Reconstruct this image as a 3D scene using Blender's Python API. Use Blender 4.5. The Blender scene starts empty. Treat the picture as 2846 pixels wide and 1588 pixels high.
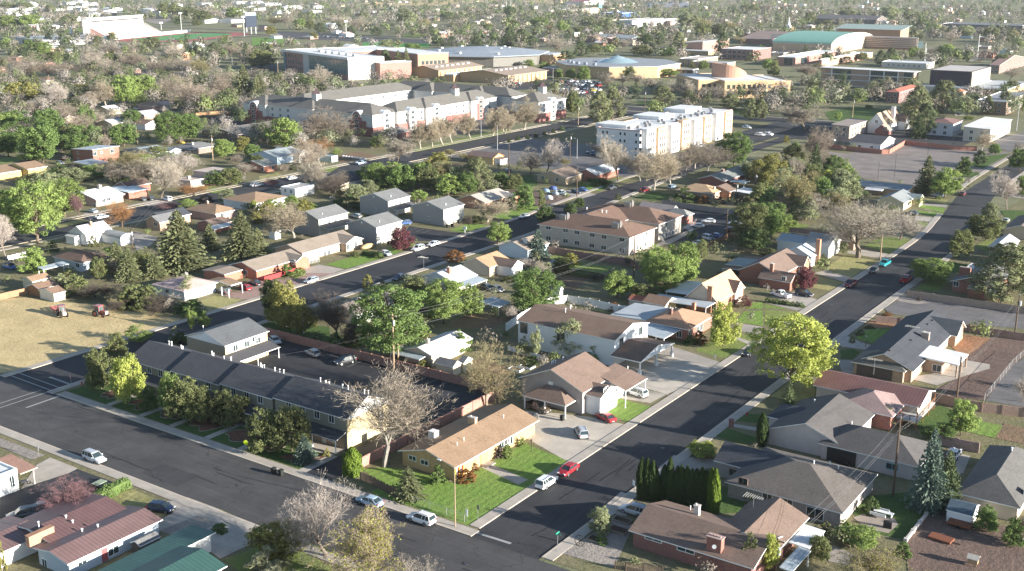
import bpy, math, random
from mathutils import Vector, Matrix
S=bpy.context.scene
COL=S.collection
# ---------------------------------------------------------------- camera model
FPX=3138.7
PITCH=math.atan((794 + 80) / FPX)
HEAD=math.atan((3681 - 1423) / (FPX / math.cos(PITCH)))
HC=81.0
CP, SP, CH, SH=math.cos(PITCH), math.sin(PITCH), math.cos(HEAD), math.sin(HEAD)
ROWS={1: (3.578,0),2: (3.421,340),3: (3.265,720),4: (2.944,1100)}
COLX=[0,700,1400,2126]
def nat(t, x, y):
 if t==0: return x * 2846 / 2575.0, y * 1588 / 1437.0
 r, c=divmod(t,10);s, y0=ROWS[r]
 return COLX[c] + x / s, y0 + y / s
def P(t, x, y, h=0.0):
 """measured point of the photograph -> place on the level z=h (world metres, axes along the streets)"""
 X, Y=nat(t, x, y);u=X - 1423;v=Y - 794
 k=(HC - h) / (FPX * SP + v * CP);F=(FPX * CP - v * SP) * k;R=u * k
 return (-SH * F + CH * R, CH * F + SH * R)
def proj(x, y, z):
 F=-SH * x + CH * y;R=CH * x + SH * y;d=HC - z
 zc=F * CP + d * SP;v=-F * SP + d * CP
 return 1423 + FPX * R / zc,794 + FPX * v / zc, zc
def height_at(t, x, ybase, ytop):
 """height in metres of an upright whose foot and top are at the given rows"""
 bx, by=P(t, x, ybase);yt=nat(t, x, ytop)[1]
 lo, hi=0.0,90.0
 for _ in range(40):
  m=(lo + hi) / 2
  if proj(bx, by, m)[1] > yt: lo=m
  else: hi=m
 return lo
def metres_per_px(t, x, y):
 X, Y=nat(t, x, y);bx, by=P(t, x, y)
 s=ROWS[t // 10][0] if t else 2575 / 2846.0
 return proj(bx, by,0)[2] / FPX / s
# ---------------------------------------------------------------- mesh helper
class MB:
 def __init__(s): s.v=[];s.f=[];s.m=[]
 def face(s, pts, mi=0):
  n=len(s.v);s.v.extend([tuple(p) for p in pts]);s.f.append(tuple(range(n, n + len(pts))));s.m.append(mi)
 def add(s, vs, fs, mi=0):
  n=len(s.v);s.v.extend([tuple(p) for p in vs])
  for f in fs: s.f.append(tuple(i + n for i in f));s.m.append(mi)
 def box(s, x0, x1, y0, y1, z0, z1, mi=0):
  vs=[(x0,y0,z0),(x1,y0,z0),(x1,y1,z0),(x0,y1,z0),(x0,y0,z1),(x1,y0,z1),(x1,y1,z1),(x0,y1,z1)]
  s.add(vs, [(3,2,1,0),(4,5,6,7),(0,1,5,4),(1,2,6,5),(2,3,7,6),(3,0,4,7)], mi)
 def rbox(s, c, sx, sy, z0, z1, a=0.0, mi=0, taper=1.0):
  ca, sa=math.cos(a), math.sin(a);vs=[]
  for z, k in ((z0,1.0),(z1, taper)):
   for px, py in ((-1,-1),(1,-1),(1,1),(-1,1)):
    dx, dy=px*sx/2*k, py*sy/2*k
    vs.append((c[0]+dx*ca-dy*sa, c[1]+dx*sa+dy*ca, z))
  s.add(vs, [(3,2,1,0),(4,5,6,7),(0,1,5,4),(1,2,6,5),(2,3,7,6),(3,0,4,7)], mi)
 def tube(s, p, q, r0, r1=None, n=6, mi=0, caps=True):
  p=Vector(p);q=Vector(q);r1=r0 if r1 is None else r1
  d=q - p
  if d.length < 1e-6: return
  d.normalize();a=d.orthogonal().normalized();b=d.cross(a)
  vs=[]
  for c, r in ((p, r0),(q, r1)):
   for i in range(n):
    t=2*math.pi*i/n;vs.append(c + a*(r*math.cos(t)) + b*(r*math.sin(t)))
  fs=[(i,(i+1) % n, n+(i+1) % n, n+i) for i in range(n)]
  if caps: fs+=[tuple(range(n-1,-1,-1)), tuple(range(n,2*n))]
  s.add(vs, fs, mi)
 def lathe(s, c, prof, n=12, mi=0, sx=1, sy=1):
  vs=[];m=len(prof)
  for r, z in prof:
   for i in range(n):
    t=2*math.pi*i/n;vs.append((c[0]+r*math.cos(t)*sx, c[1]+r*math.sin(t)*sy, c[2]+z))
  fs=[]
  for j in range(m-1):
   for i in range(n): fs.append((j*n+i, j*n+(i+1) % n,(j+1)*n+(i+1) % n,(j+1)*n+i))
  fs.append(tuple(range(n-1,-1,-1)));fs.append(tuple(range((m-1)*n, m*n)))
  s.add(vs, fs, mi)
 def slab(s, polys, t, mi=0, ms=1):
  """closed plate: top polygons given, walls and underside made"""
  cnt={}
  key=lambda p: (round(p[0],4), round(p[1],4), round(p[2],4))
  for pl in polys:
   s.face(pl, mi);s.face([(p[0], p[1], p[2]-t) for p in reversed(pl)], ms)
   for i in range(len(pl)):
    a, b=key(pl[i]), key(pl[(i+1) % len(pl)]);cnt[(a, b)]=cnt.get((a, b),0) + 1
  for (a, b) in cnt:
   if (b, a) not in cnt:
    s.face([b, a,(a[0], a[1], a[2]-t),(b[0], b[1], b[2]-t)], ms)
 def prism(s, pts, z0, z1, mi=0, side=None):
  n=len(pts);side=mi if side is None else side
  if sum(pts[i][0]*pts[(i+1) % n][1]-pts[(i+1) % n][0]*pts[i][1] for i in range(n)) < 0: pts=pts[::-1]
  s.face([(p[0], p[1], z1) for p in pts], mi);s.face([(p[0], p[1], z0) for p in reversed(pts)], side)
  for i in range(n):
   a, b=pts[i], pts[(i+1) % n]
   s.face([(a[0],a[1],z0),(b[0],b[1],z0),(b[0],b[1],z1),(a[0],a[1],z1)], side)
 def mesh(s, name, mats, org=(0,0,0), smooth=False):
  me=bpy.data.meshes.new(name)
  me.from_pydata([(a[0]-org[0], a[1]-org[1], a[2]-org[2]) for a in s.v], [], s.f)
  for m in (mats if isinstance(mats,(list, tuple)) else [mats]): me.materials.append(m)
  me.polygons.foreach_set('material_index', s.m)
  if smooth: me.polygons.foreach_set('use_smooth', [True]*len(s.f))
  me.update();return me
 def build(s, name, mats, parent=None, smooth=False, loc=None):
  """world-space geometry;the object sits at its parent's place (or loc)"""
  org=tuple(parent['_org']) if parent is not None else (loc or (0,0,0))
  o=bpy.data.objects.new(name, s.mesh(name, mats, org, smooth));COL.objects.link(o)
  if parent is not None:
   o.parent=parent
  else: o.location=org
  o['_org']=org
  return o
def tag(o, label=None, cat=None, group=None, kind=None):
 if label: o['label']=label
 if cat: o['category']=cat
 if group: o['group']=group
 if kind: o['kind']=kind
 return o
def thing(name, label, cat, loc, group=None):
 o=bpy.data.objects.new(name, None);COL.objects.link(o)
 o.location=loc if len(loc)==3 else (loc[0], loc[1],0);o['_org']=tuple(o.location);o.empty_display_size=.3
 return tag(o, label, cat, group)
def part(name, mesh, parent, mats=None, loc=(0,0,0), rot=(0,0,0), scale=(1,1,1)):
 o=bpy.data.objects.new(name, mesh);COL.objects.link(o);o.parent=parent
 o.location=loc;o.rotation_euler=rot;o.scale=scale
 for i, m in enumerate(mats or []):
  o.material_slots[i].link='OBJECT';o.material_slots[i].material=m
 return o
# ---------------------------------------------------------------- materials
MATS={}
def _new(name):
 m=bpy.data.materials.new(name);m.use_nodes=True;nt=m.node_tree
 b=nt.nodes['Principled BSDF'];return m, nt, b
def _n(nt, typ, **kw):
 n=nt.nodes.new(typ)
 for k, v in kw.items():
  if k.startswith('_'): setattr(n, k[1:], v)
  else: n.inputs[k].default_value=v
 return n
def _noise(nt, vec, scale, detail=4, rough=.6):
 n=_n(nt,'ShaderNodeTexNoise', Scale=scale, Detail=detail, Roughness=rough)
 if vec is not None: nt.links.new(vec, n.inputs['Vector'])
 return n.outputs['Fac']
def _mix(nt, fac, a, b):
 n=nt.nodes.new('ShaderNodeMix');n.data_type='RGBA'
 for i, v in ((0, fac),(6, a),(7, b)):
  if isinstance(v,(int, float)): n.inputs[i].default_value=v
  elif isinstance(v, tuple): n.inputs[i].default_value=v if len(v)==4 else (*v,1)
  else: nt.links.new(v, n.inputs[i])
 return n.outputs[2]
def _ramp(nt, fac, p0, p1):
 n=nt.nodes.new('ShaderNodeMapRange');n.clamp=True
 nt.links.new(fac, n.inputs[0]);n.inputs[1].default_value=p0;n.inputs[2].default_value=p1
 return n.outputs[0]
def _math(nt, op, a, b=0.0):
 n=nt.nodes.new('ShaderNodeMath');n.operation=op
 for i, v in ((0, a),(1, b)):
  if isinstance(v,(int, float)): n.inputs[i].default_value=v
  else: nt.links.new(v, n.inputs[i])
 return n.outputs[0]
def _bump(nt, b, fac, strength, dist=.05):
 n=_n(nt,'ShaderNodeBump', Strength=strength, Distance=dist);nt.links.new(fac, n.inputs['Height']);nt.links.new(n.outputs[0], b.inputs['Normal'])
def sc(c, k): return tuple(min(1, x*k) for x in c[:3])
def mat(kind, c, c2=None, k=1.0):
 key=(kind, tuple(c), tuple(c2) if c2 else None, k)
 if key in MATS: return MATS[key]
 m, nt, b=_new(kind + '_%02d' % len(MATS));L=nt.links.new
 geo=nt.nodes.new('ShaderNodeNewGeometry');pos=geo.outputs['Position']
 tc=nt.nodes.new('ShaderNodeTexCoord');ob=tc.outputs['Object']
 sep=nt.nodes.new('ShaderNodeSeparateXYZ');L(pos, sep.inputs[0])
 X, Y, Z=sep.outputs
 b.inputs['Roughness'].default_value=.85;b.inputs['Specular IOR Level'].default_value=.3
 col=None
 if kind=='shingle':
  big=_noise(nt, pos,.35,3);fine=_noise(nt, pos,5.5,2,.8)
  col=_mix(nt, _ramp(nt, big,.3,.7), sc(c,.72), sc(c,1.15));col=_mix(nt, _ramp(nt, fine,.35,.7), col, sc(c,1.45));
  f2=_noise(nt, pos,2.2,2,.8);col=_mix(nt, _math(nt,'MULTIPLY', _ramp(nt, f2,.5,.75),.5), col, sc(c,.55))
  rows=_math(nt,'FRACT', _math(nt,'MULTIPLY', Z,8.0));_bump(nt, b, rows,.25,.04)
 elif kind=='metal':        # standing ribs along the fall line
  ax=X if k==2 else Y
  w=_math(nt,'FRACT', _math(nt,'MULTIPLY', ax,1.6));rib=_math(nt,'LESS_THAN', w,.2)
  col=_mix(nt, _ramp(nt, _noise(nt, pos,.5),.3,.7), sc(c,.88), sc(c,1.1));col=_mix(nt, _math(nt,'MULTIPLY', rib,.6), col, sc(c,.45))
  b.inputs['Roughness'].default_value=.5
  _bump(nt, b, rib,.5,.05)
 elif kind=='membrane':
  col=_mix(nt, _ramp(nt, _noise(nt, pos,.22,5),.35,.7), sc(c,.8), c);col=_mix(nt, _math(nt,'MULTIPLY', _ramp(nt, _noise(nt, pos,1.3,4),.5,.8),.35), col, sc(c,.6))
 elif kind in ('stucco','wood'):
  col=_mix(nt, _ramp(nt, _noise(nt, pos,.6),.3,.7), sc(c,.9), sc(c,1.06));
  if kind=='wood':
   w=_noise(nt, pos,9,2);col=_mix(nt, _ramp(nt, w,.4,.65), col, sc(c,.6))
 elif kind=='siding':
  w=_math(nt,'FRACT', _math(nt,'MULTIPLY', Z,5.0));col=_mix(nt, _math(nt,'LESS_THAN', w,.16), c, sc(c,.72))
 elif kind=='brick':
  xy=_math(nt,'ADD', X, Y);cmb=nt.nodes.new('ShaderNodeCombineXYZ');L(xy, cmb.inputs[0]);L(Z, cmb.inputs[1])
  br=nt.nodes.new('ShaderNodeTexBrick');L(cmb.outputs[0], br.inputs['Vector'])
  br.inputs['Scale'].default_value=1;br.inputs['Brick Width'].default_value=.42;br.inputs['Row Height'].default_value=.16;br.inputs['Mortar Size'].default_value=.014
  br.inputs['Color1'].default_value=(*sc(c,.8),1);br.inputs['Color2'].default_value=(*sc(c,1.2),1);br.inputs['Mortar'].default_value=(*sc(c2 or (.45,.42,.38),.8),1)
  col=_mix(nt, _math(nt,'MULTIPLY', _ramp(nt, _noise(nt, pos,.7),.3,.8),.35), br.outputs['Color'], sc(c,.85))
 elif kind=='asphalt':
  big=_noise(nt, pos,.12,5,.65);col=_mix(nt, _ramp(nt, big,.32,.72), sc(c,.7), sc(c,1.35))
  mp=_n(nt,'ShaderNodeMapping');mp.inputs['Scale'].default_value=(1.2,.05,1) if k==1 else (.05,1.2,1);L(pos, mp.inputs[0])
  st=_noise(nt, mp.outputs[0],1.0,3);col=_mix(nt, _math(nt,'MULTIPLY', _ramp(nt, st,.5,.75),.35), col, sc(c,1.9))
  vo=_n(nt,'ShaderNodeTexVoronoi', Scale=.11, _feature='DISTANCE_TO_EDGE')
  wv=nt.nodes.new('ShaderNodeVectorMath');wv.operation='ADD';L(pos, wv.inputs[0])
  nz=_n(nt,'ShaderNodeTexNoise', Scale=.3, Detail=3);L(pos, nz.inputs['Vector']);ml=nt.nodes.new('ShaderNodeVectorMath');ml.operation='SCALE';ml.inputs['Scale'].default_value=5;L(nz.outputs['Color'], ml.inputs[0]);L(ml.outputs[0], wv.inputs[1]);L(wv.outputs[0], vo.inputs['Vector'])
  crack=_math(nt,'LESS_THAN', vo.outputs['Distance'],.006);col=_mix(nt, _math(nt,'MULTIPLY', crack,.6), col, sc(c,.35))
  fine=_noise(nt, pos,3.0,2,.8);col=_mix(nt, _math(nt,'MULTIPLY', _ramp(nt, fine,.4,.7),.3), col, sc(c,1.6))
  b.inputs['Roughness'].default_value=.8
 elif kind=='concrete':
  big=_noise(nt, pos,.3,5);col=_mix(nt, _ramp(nt, big,.3,.75), sc(c,.78), sc(c,1.1))
  gx=_math(nt,'LESS_THAN', _math(nt,'FRACT', _math(nt,'DIVIDE', X,3.05)),.018);gy=_math(nt,'LESS_THAN', _math(nt,'FRACT', _math(nt,'DIVIDE', Y,3.05)),.018)
  col=_mix(nt, _math(nt,'MULTIPLY', _math(nt,'MAXIMUM', gx, gy),.6), col, sc(c,.5))
  st=_noise(nt, pos,.9,5,.7);col=_mix(nt, _math(nt,'MULTIPLY', _ramp(nt, st,.55,.8),.5), col, sc(c,.55))
 elif kind in ('grass','dirt'):
  c2=c2 or sc(c,.6)
  big=_noise(nt, pos,.16,5,.6);col=_mix(nt, _ramp(nt, big,.36,.66), c, c2)
  mid=_noise(nt, pos,1.1,5,.75);col=_mix(nt, _math(nt,'MULTIPLY', _ramp(nt, mid,.42,.68),.6), col, sc(c,.55))
  fine=_noise(nt, pos,5,3,.8);col=_mix(nt, _math(nt,'MULTIPLY', _ramp(nt, fine,.48,.7),.5), col, sc(c,1.6))
  if k != 1.0:
   st=_math(nt,'FRACT', _math(nt,'DIVIDE', X if k==2 else Y,1.5));col=_mix(nt, _math(nt,'MULTIPLY', _math(nt,'LESS_THAN', st,.5),.3), col, sc(c,1.5))
  _bump(nt, b, mid,.9,.25)
  b.inputs['Roughness'].default_value=.95;b.inputs['Specular IOR Level'].default_value=.1
 elif kind in ('leaf','needle','twig','bark'):
  oi=nt.nodes.new('ShaderNodeObjectInfo');c2=c2 or sc(c,.6)
  n=_noise(nt, pos,.45,3);col=_mix(nt, _ramp(nt, n,.34,.66), c, c2)
  fine=_noise(nt, pos,3.5,2);col=_mix(nt, _math(nt,'MULTIPLY', _ramp(nt, fine,.4,.7),.45), col, sc(c,1.5))
  r=_math(nt,'MULTIPLY_ADD', oi.outputs['Random'],.35);
  r.node.inputs[2].default_value=.82
  hs=nt.nodes.new('ShaderNodeHueSaturation');L(col, hs.inputs['Color']);L(r, hs.inputs['Value']);col=hs.outputs[0]
  b.inputs['Roughness'].default_value=.75;b.inputs['Specular IOR Level'].default_value=.15
  if kind in ('leaf','needle'):
   tr=nt.nodes.new('ShaderNodeBsdfTranslucent');L(col, tr.inputs[0]);mx=nt.nodes.new('ShaderNodeMixShader');mx.inputs[0].default_value=.34 if kind=='leaf' else .12
   L(b.outputs[0], mx.inputs[1]);L(tr.outputs[0], mx.inputs[2]);L(mx.outputs[0], nt.nodes['Material Output'].inputs['Surface'])
 elif kind=='paint':
  b.inputs['Base Color'].default_value=(*c,1);b.inputs['Roughness'].default_value=.35;b.inputs['Specular IOR Level'].default_value=.5
  b.inputs['Coat Weight'].default_value=.6;b.inputs['Coat Roughness'].default_value=.12
 elif kind=='glass':
  b.inputs['Base Color'].default_value=(*c,1);b.inputs['Roughness'].default_value=.12;b.inputs['Specular IOR Level'].default_value=.7
 elif kind=='steel':
  b.inputs['Base Color'].default_value=(*c,1);b.inputs['Roughness'].default_value=.45;b.inputs['Metallic'].default_value=.7
 else:
  col=_mix(nt, _ramp(nt, _noise(nt, pos,1.5),.3,.7), sc(c,.92), sc(c,1.05))
 if col is not None: L(col, b.inputs['Base Color'])
 MATS[key]=m;return m
def shg(*a): return mat('shingle', *a)
def stc(*a): return mat('stucco', *a)
def brk(*a): return mat('brick', *a)
def pln(*a): return mat('plain', *a)
def wod(*a): return mat('wood', *a)
def mbr(*a): return mat('membrane', *a)
def mtl(*a): return mat('metal', *a)
def asp(*a): return mat('asphalt', *a)
def ccr(*a): return mat('concrete', *a)
def gra(*a): return mat('grass', *a)
def drt(*a): return mat('dirt', *a)
def stl(*a): return mat('steel', *a)
def gls(*a): return mat('glass', *a)
WHITE=(.8,.8,.78);GLASS=gls((.03,.045,.05));TRIM=pln(WHITE);GREYM=stl((.55,.56,.57));BLACK=pln((.02,.02,.022));CREAMT=pln((.62,.55,.42))
RECESS_SHADE=pln((.03,.028,.026))
# ---------------------------------------------------------------- buildings
RECTS=[]
LANDMARKS=[]          # (x, y, phrase) used to describe what trees and posts stand beside
def landmark(p, phrase): LANDMARKS.append((p[0], p[1], phrase))
_jit=[0]
def jit():
 _jit[0]=(_jit[0] * 7 + 3) % 11;return .002 + .0013 * _jit[0]
def cn(t, B, L, R, h):
 """eave rectangle from its three visible corners: B nearest, L along -X, R along +Y (a number is a length in metres)"""
 b=P(t, *B, h);xs=[b[0]];ys=[b[1]]
 if isinstance(L, tuple): l=P(t, *L, h);x0=l[0];ys.append(l[1])
 else: x0=None
 if isinstance(R, tuple): r=P(t, *R, h);y1=r[1];xs.append(r[0])
 else: y1=None
 x1=sum(xs)/len(xs);y0=sum(ys)/len(ys)
 if x0 is None: x0=x1 - L
 if y1 is None: y1=y0 + R
 return x0, x1, y0, y1
class BL:
 def __init__(s, name, label, cat, group=None, phrase=None):
  s.name, s.label, s.cat, s.group, s.phrase=name, label, cat, group, phrase
  s.root=None;s.wings=[]
 def _root(s, x, y):
  if s.root is None:
   s.root=thing(s.name, s.label, s.cat,(x, y,0), s.group)
   if s.phrase: landmark((x, y), s.phrase)
  return s.root
 def wing(s, t, B, L, R, h, roof='gy', rise=1.6, wall=None, rm=None, ov=.45, trim=None, z0=0.0, th=.16, walls=True, wl=None):
  return s.rect(*cn(t, B, L, R, h), h, roof, rise, wall, rm, ov, trim, z0, th, walls, wl)
 def rect(s, x0, x1, y0, y1, h, roof='gy', rise=1.6, wall=None, rm=None, ov=.45, trim=None, z0=0.0, th=.16, walls=True, wl=None):
  j=jit();x0+=j;x1 -= j;y0+=jit();y1 -= j;h+=j;trim=trim or TRIM
  root=s._root((x0+x1)/2,(y0+y1)/2);xm, ym=(x0+x1)/2,(y0+y1)/2
  hx, hy=(x1-x0)/2,(y1-y0)/2;hs=min(hx, hy)
  if roof=='gy': fz=lambda x, y: h + rise*(1-abs(x-xm)/hx)
  elif roof=='gx': fz=lambda x, y: h + rise*(1-abs(y-ym)/hy)
  elif roof=='hip': fz=lambda x, y: h + rise*min(x-x0, x1-x, y-y0, y1-y)/hs
  elif roof=='sx': fz=lambda x, y: h + rise*(x1-x)/(2*hx)      # falls toward +X
  elif roof=='sy': fz=lambda x, y: h + rise*(y-y0)/(2*hy)      # falls toward -Y
  elif roof=='sX': fz=lambda x, y: h + rise*(x-x0)/(2*hx)
  elif roof=='barrel': fz=lambda x, y: h + rise*math.sqrt(max(0,1-((y-ym)/hy)**2))
  else: fz=lambda x, y: h
  q=lambda x, y: (x, y, fz(x, y))
  if roof=='gy': tops=[[q(xm,y0),q(x1,y0),q(x1,y1),q(xm,y1)],[q(x0,y0),q(xm,y0),q(xm,y1),q(x0,y1)]]
  elif roof=='gx': tops=[[q(x0,y0),q(x1,y0),q(x1,ym),q(x0,ym)],[q(x0,ym),q(x1,ym),q(x1,y1),q(x0,y1)]]
  elif roof=='hip':
   if hx > hy: a, c=(xm-(hx-hs), ym),(xm+(hx-hs), ym)
   else: a, c=(xm, ym-(hy-hs)),(xm, ym+(hy-hs))
   z=h+rise;A, C=(*a, z),(*c, z)
   if hx > hy: tops=[[q(x0,y0),q(x1,y0),C,A],[q(x1,y0),q(x1,y1),C],[q(x1,y1),q(x0,y1),A,C],[q(x0,y1),q(x0,y0),A]]
   else: tops=[[q(x0,y0),q(x1,y0),A],[q(x1,y0),q(x1,y1),C,A],[q(x1,y1),q(x0,y1),C],[q(x0,y1),q(x0,y0),A,C]]
  elif roof=='barrel':
   ys=[ym-hy*math.cos(math.pi*i/14) for i in range(15)]
   tops=[[q(x0,ys[i]),q(x1,ys[i]),q(x1,ys[i+1]),q(x0,ys[i+1])] for i in range(14)]
  else: tops=[[q(x0,y0),q(x1,y0),q(x1,y1),q(x0,y1)]]
  if roof=='flat':
   m=MB();m.slab([[(p[0],p[1],p[2]-.3) for p in tops[0]]],.2,0,0)
   mw=MB();e=.25;za=h-.49
   for bx in ((x0-.02,x1+.02,y0-.02,y0+e),(x0-.02,x1+.02,y1-e,y1+.02),(x0-.02,x0+e,y0+e,y1-e),(x1-e,x1+.02,y0+e,y1-e)): mw.box(*bx, za, h)
   m.build('roof', [rm or TRIM], root);mw.build('parapet', [trim], root)
   wx0, wx1, wy0, wy1=x0, x1, y0, y1;top=lambda x, y: h-.5
  else:
   m=MB();m.slab(tops, th,0,1);m.build('roof', [rm or TRIM, trim], root)
   wx0, wx1, wy0, wy1=x0+ov, x1-ov, y0+ov, y1-ov;top=lambda x, y: fz(x, y)-th-.01
  RECTS.append((x0, x1, y0, y1));s.wings.append((x0, x1, y0, y1, wx0, wx1, wy0, wy1, fz, z0, walls))
  if walls and wall:
   m=MB();g=lambda x, y: (x, y, top(x, y))
   if roof=='barrel':
    ys=[wy0+(wy1-wy0)*i/10 for i in range(11)]
    m.face([(wx1,wy0,z0),(wx1,wy1,z0)]+[g(wx1,y) for y in reversed(ys)]);m.face([(wx0,wy1,z0),(wx0,wy0,z0)]+[g(wx0,y) for y in ys])
    m.face([(wx0,wy0,z0),(wx1,wy0,z0),g(wx1,wy0),g(wx0,wy0)]);m.face([(wx1,wy1,z0),(wx0,wy1,z0),g(wx0,wy1),g(wx1,wy1)])
   else:
    ex=[g(xm, wy0)] if roof=='gy' else []
    m.face([(wx0,wy0,z0),(wx1,wy0,z0),g(wx1,wy0)]+ex+[g(wx0,wy0)])
    ex=[g(xm, wy1)] if roof=='gy' else []
    m.face([(wx1,wy1,z0),(wx0,wy1,z0),g(wx0,wy1)]+ex+[g(wx1,wy1)])
    ex=[g(wx1, ym)] if roof=='gx' else []
    m.face([(wx1,wy0,z0),(wx1,wy1,z0),g(wx1,wy1)]+ex+[g(wx1,wy0)])
    ex=[g(wx0, ym)] if roof=='gx' else []
    m.face([(wx0,wy1,z0),(wx0,wy0,z0),g(wx0,wy0)]+ex+[g(wx0,wy1)])
   o=m.build('wall', [wall], root)
   if wl: o['label']=wl
  return s
 def hit(s, t, x, y, zmax=30, walls=False):
  z=zmax
  while z > 0:
   px, py=P(t, x, y, z)
   for w in s.wings:
    if walls:
     if w[10] and w[4] <= px <= w[5] and w[6] <= py <= w[7] and z <= w[8](px, py)-.1:
      return ('X', w[5], py, z) if (w[5]-px) < (py-w[6]) else ('Y', px, w[6], z)
    elif w[0] <= px <= w[1] and w[2] <= py <= w[3] and 0 <= w[8](px, py)-z < .5: return (px, py, z)
   z -= .04
  return None
 def win(s, t, pts, w=1.3, h=1.1, frame=None, glass=None, name='window', sill=True):
  for (x, y) in pts:
   r=s.hit(t, x, y, walls=True)
   if not r: continue
   s._win(r, w, h, frame, glass, name)
  return s
 def _win(s, r, w, h, frame=None, glass=None, name='window', mull=True):
  ax, a, b_, z=r
  fr=MB();gl=MB();f=.09;d=.07
  def bx(m, u0, u1, z0, z1, d0, d1):
   if ax=='X': m.box(a+d0, a+d1, b_+u0, b_+u1, z0, z1)
   else: m.box(a+u0, a+u1, b_-d1, b_-d0, z0, z1)
  z0, z1=z-h/2, z+h/2
  bx(fr,-w/2-f, w/2+f, z1, z1+f,-.05, d);bx(fr,-w/2-f, w/2+f, z0-f, z0,-.05, d+.03)
  bx(fr,-w/2-f,-w/2, z0, z1,-.05, d);bx(fr, w/2, w/2+f, z0, z1,-.05, d)
  if mull: bx(fr,-.035,.035, z0, z1,-.05, d-.01)
  o=fr.build(name, [frame or TRIM], s.root);bx(gl,-w/2, w/2, z0, z1,-.04,.03)
  g=gl.build('pane', [glass or GLASS], o);return o
 def door(s, t, pts, c=(.5,.48,.45), w=1.0, h=2.05):
  for (x, y) in pts:
   r=s.hit(t, x, y, walls=True)
   if not r: continue
   ax, a, b_, z=r;m=MB();z0=.12
   if ax=='X': m.box(a-.05, a+.05, b_-w/2, b_+w/2, z0, z0+h)
   else: m.box(a-w/2, a+w/2, b_-.05, b_+.05, z0, z0+h)
   d=m.build('door', [pln(c)], s.root)
   k=MB();
   if ax=='X': k.box(a+.05, a+.09, b_+w*.36, b_+w*.44, z0+.95, z0+1.05)
   else: k.box(a+w*.36, a+w*.44, b_-.09, b_-.05, z0+.95, z0+1.05)
   k.build('handle', [GREYM], d)
  return s
 def row(s, face, wi, n, z, w=1.3, h=1.1, u0=.1, u1=.9, frame=None, glass=None):
  """n windows evenly along one wall of wing wi"""
  W=s.wings[wi]
  for i in range(n):
   k=u0+(u1-u0)*(i+.5)/n
   if face=='X': s._win(('X', W[5], W[6]+(W[7]-W[6])*k, z), w, h, frame, glass)
   else: s._win(('Y', W[4]+(W[5]-W[4])*k, W[6], z), w, h, frame, glass)
  return s
 def chimney(s, t, x, y, w=.9, d=.7, h=1.2, m=None, cap=True, name='chimney', low=1.0):
  r=s.hit(t, x, y)
  if not r: return s
  b=MB();px, py, z=r
  b.box(px-w/2, px+w/2, py-d/2, py+d/2, z-low, z+h);o=b.build(name, [m or brk((.36,.13,.08))], s.root)
  if cap:
   c=MB();c.box(px-w/2-.06, px+w/2+.06, py-d/2-.06, py+d/2+.06, z+h, z+h+.1)
   c.tube((px-w*.2,py,z+h+.1),(px-w*.2,py,z+h+.35),.12,.11,8);c.build('chimney_cap', [pln((.5,.46,.42))], o)
  return s
 def pipes(s, t, pts, h=.7, r=.07, m=None, cap=True):
  for (x, y) in pts:
   q=s.hit(t, x, y)
   if not q: continue
   b=MB();b.tube((q[0],q[1],q[2]-.25),(q[0],q[1],q[2]+h), r, r,8)
   if cap: b.tube((q[0],q[1],q[2]+h-.05),(q[0],q[1],q[2]+h+.1), r*1.7, r*1.7,8)
   b.build('vent_pipe', [m or TRIM], s.root)
  return s
 def unit(s, t, pts, w=1.0, d=1.0, h=.9, m=None, name='cooler'):
  for (x, y) in pts:
   q=s.hit(t, x, y)
   if not q: continue
   b=MB();b.box(q[0]-w/2, q[0]+w/2, q[1]-d/2, q[1]+d/2, q[2]-.3, q[2]+h);b.box(q[0]-w/2-.03, q[0]+w/2+.03, q[1]-d/2-.03, q[1]+d/2+.03, q[2]+h, q[2]+h+.05)
   b.build(name, [m or pln((.66,.66,.64))], s.root)
  return s
 def porch(s, x0, x1, y0, y1, h, rise=.5, roof='sx', rm=None, trim=None, posts=(), name='porch_roof', th=.14, pr=.07):
  """a roof on posts attached to the building"""
  j=jit();fz={'sx': lambda x, y: h+rise*(x1-x)/(x1-x0),'sX': lambda x, y: h+rise*(x-x0)/(x1-x0),'sy': lambda x, y: h+rise*(y-y0)/(y1-y0),'sY': lambda x, y: h+rise*(y1-y)/(y1-y0)}[roof]
  root=s._root((x0+x1)/2,(y0+y1)/2);m=MB();m.slab([[(a, c, fz(a, c)+j) for a, c in ((x0,y0),(x1,y0),(x1,y1),(x0,y1))]], th,0,1)
  m.build(name, [rm or TRIM, trim or TRIM], root)
  for (px, py) in posts:
   b=MB();b.box(px-pr, px+pr, py-pr, py+pr,0, fz(px, py)-th+.02);b.box(px-pr*1.6, px+pr*1.6, py-pr*1.6, py+pr*1.6,0,.25);b.build('post', [trim or TRIM], root)
  s.wings.append((x0, x1, y0, y1, x0, x1, y0, y1, fz,0, False))
  return s
 def block(s, x0, x1, y0, y1, z0, z1, m, name='wall'):
  root=s._root((x0+x1)/2,(y0+y1)/2);b=MB();b.box(x0, x1, y0, y1, z0, z1);return b.build(name, [m], root)
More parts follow.
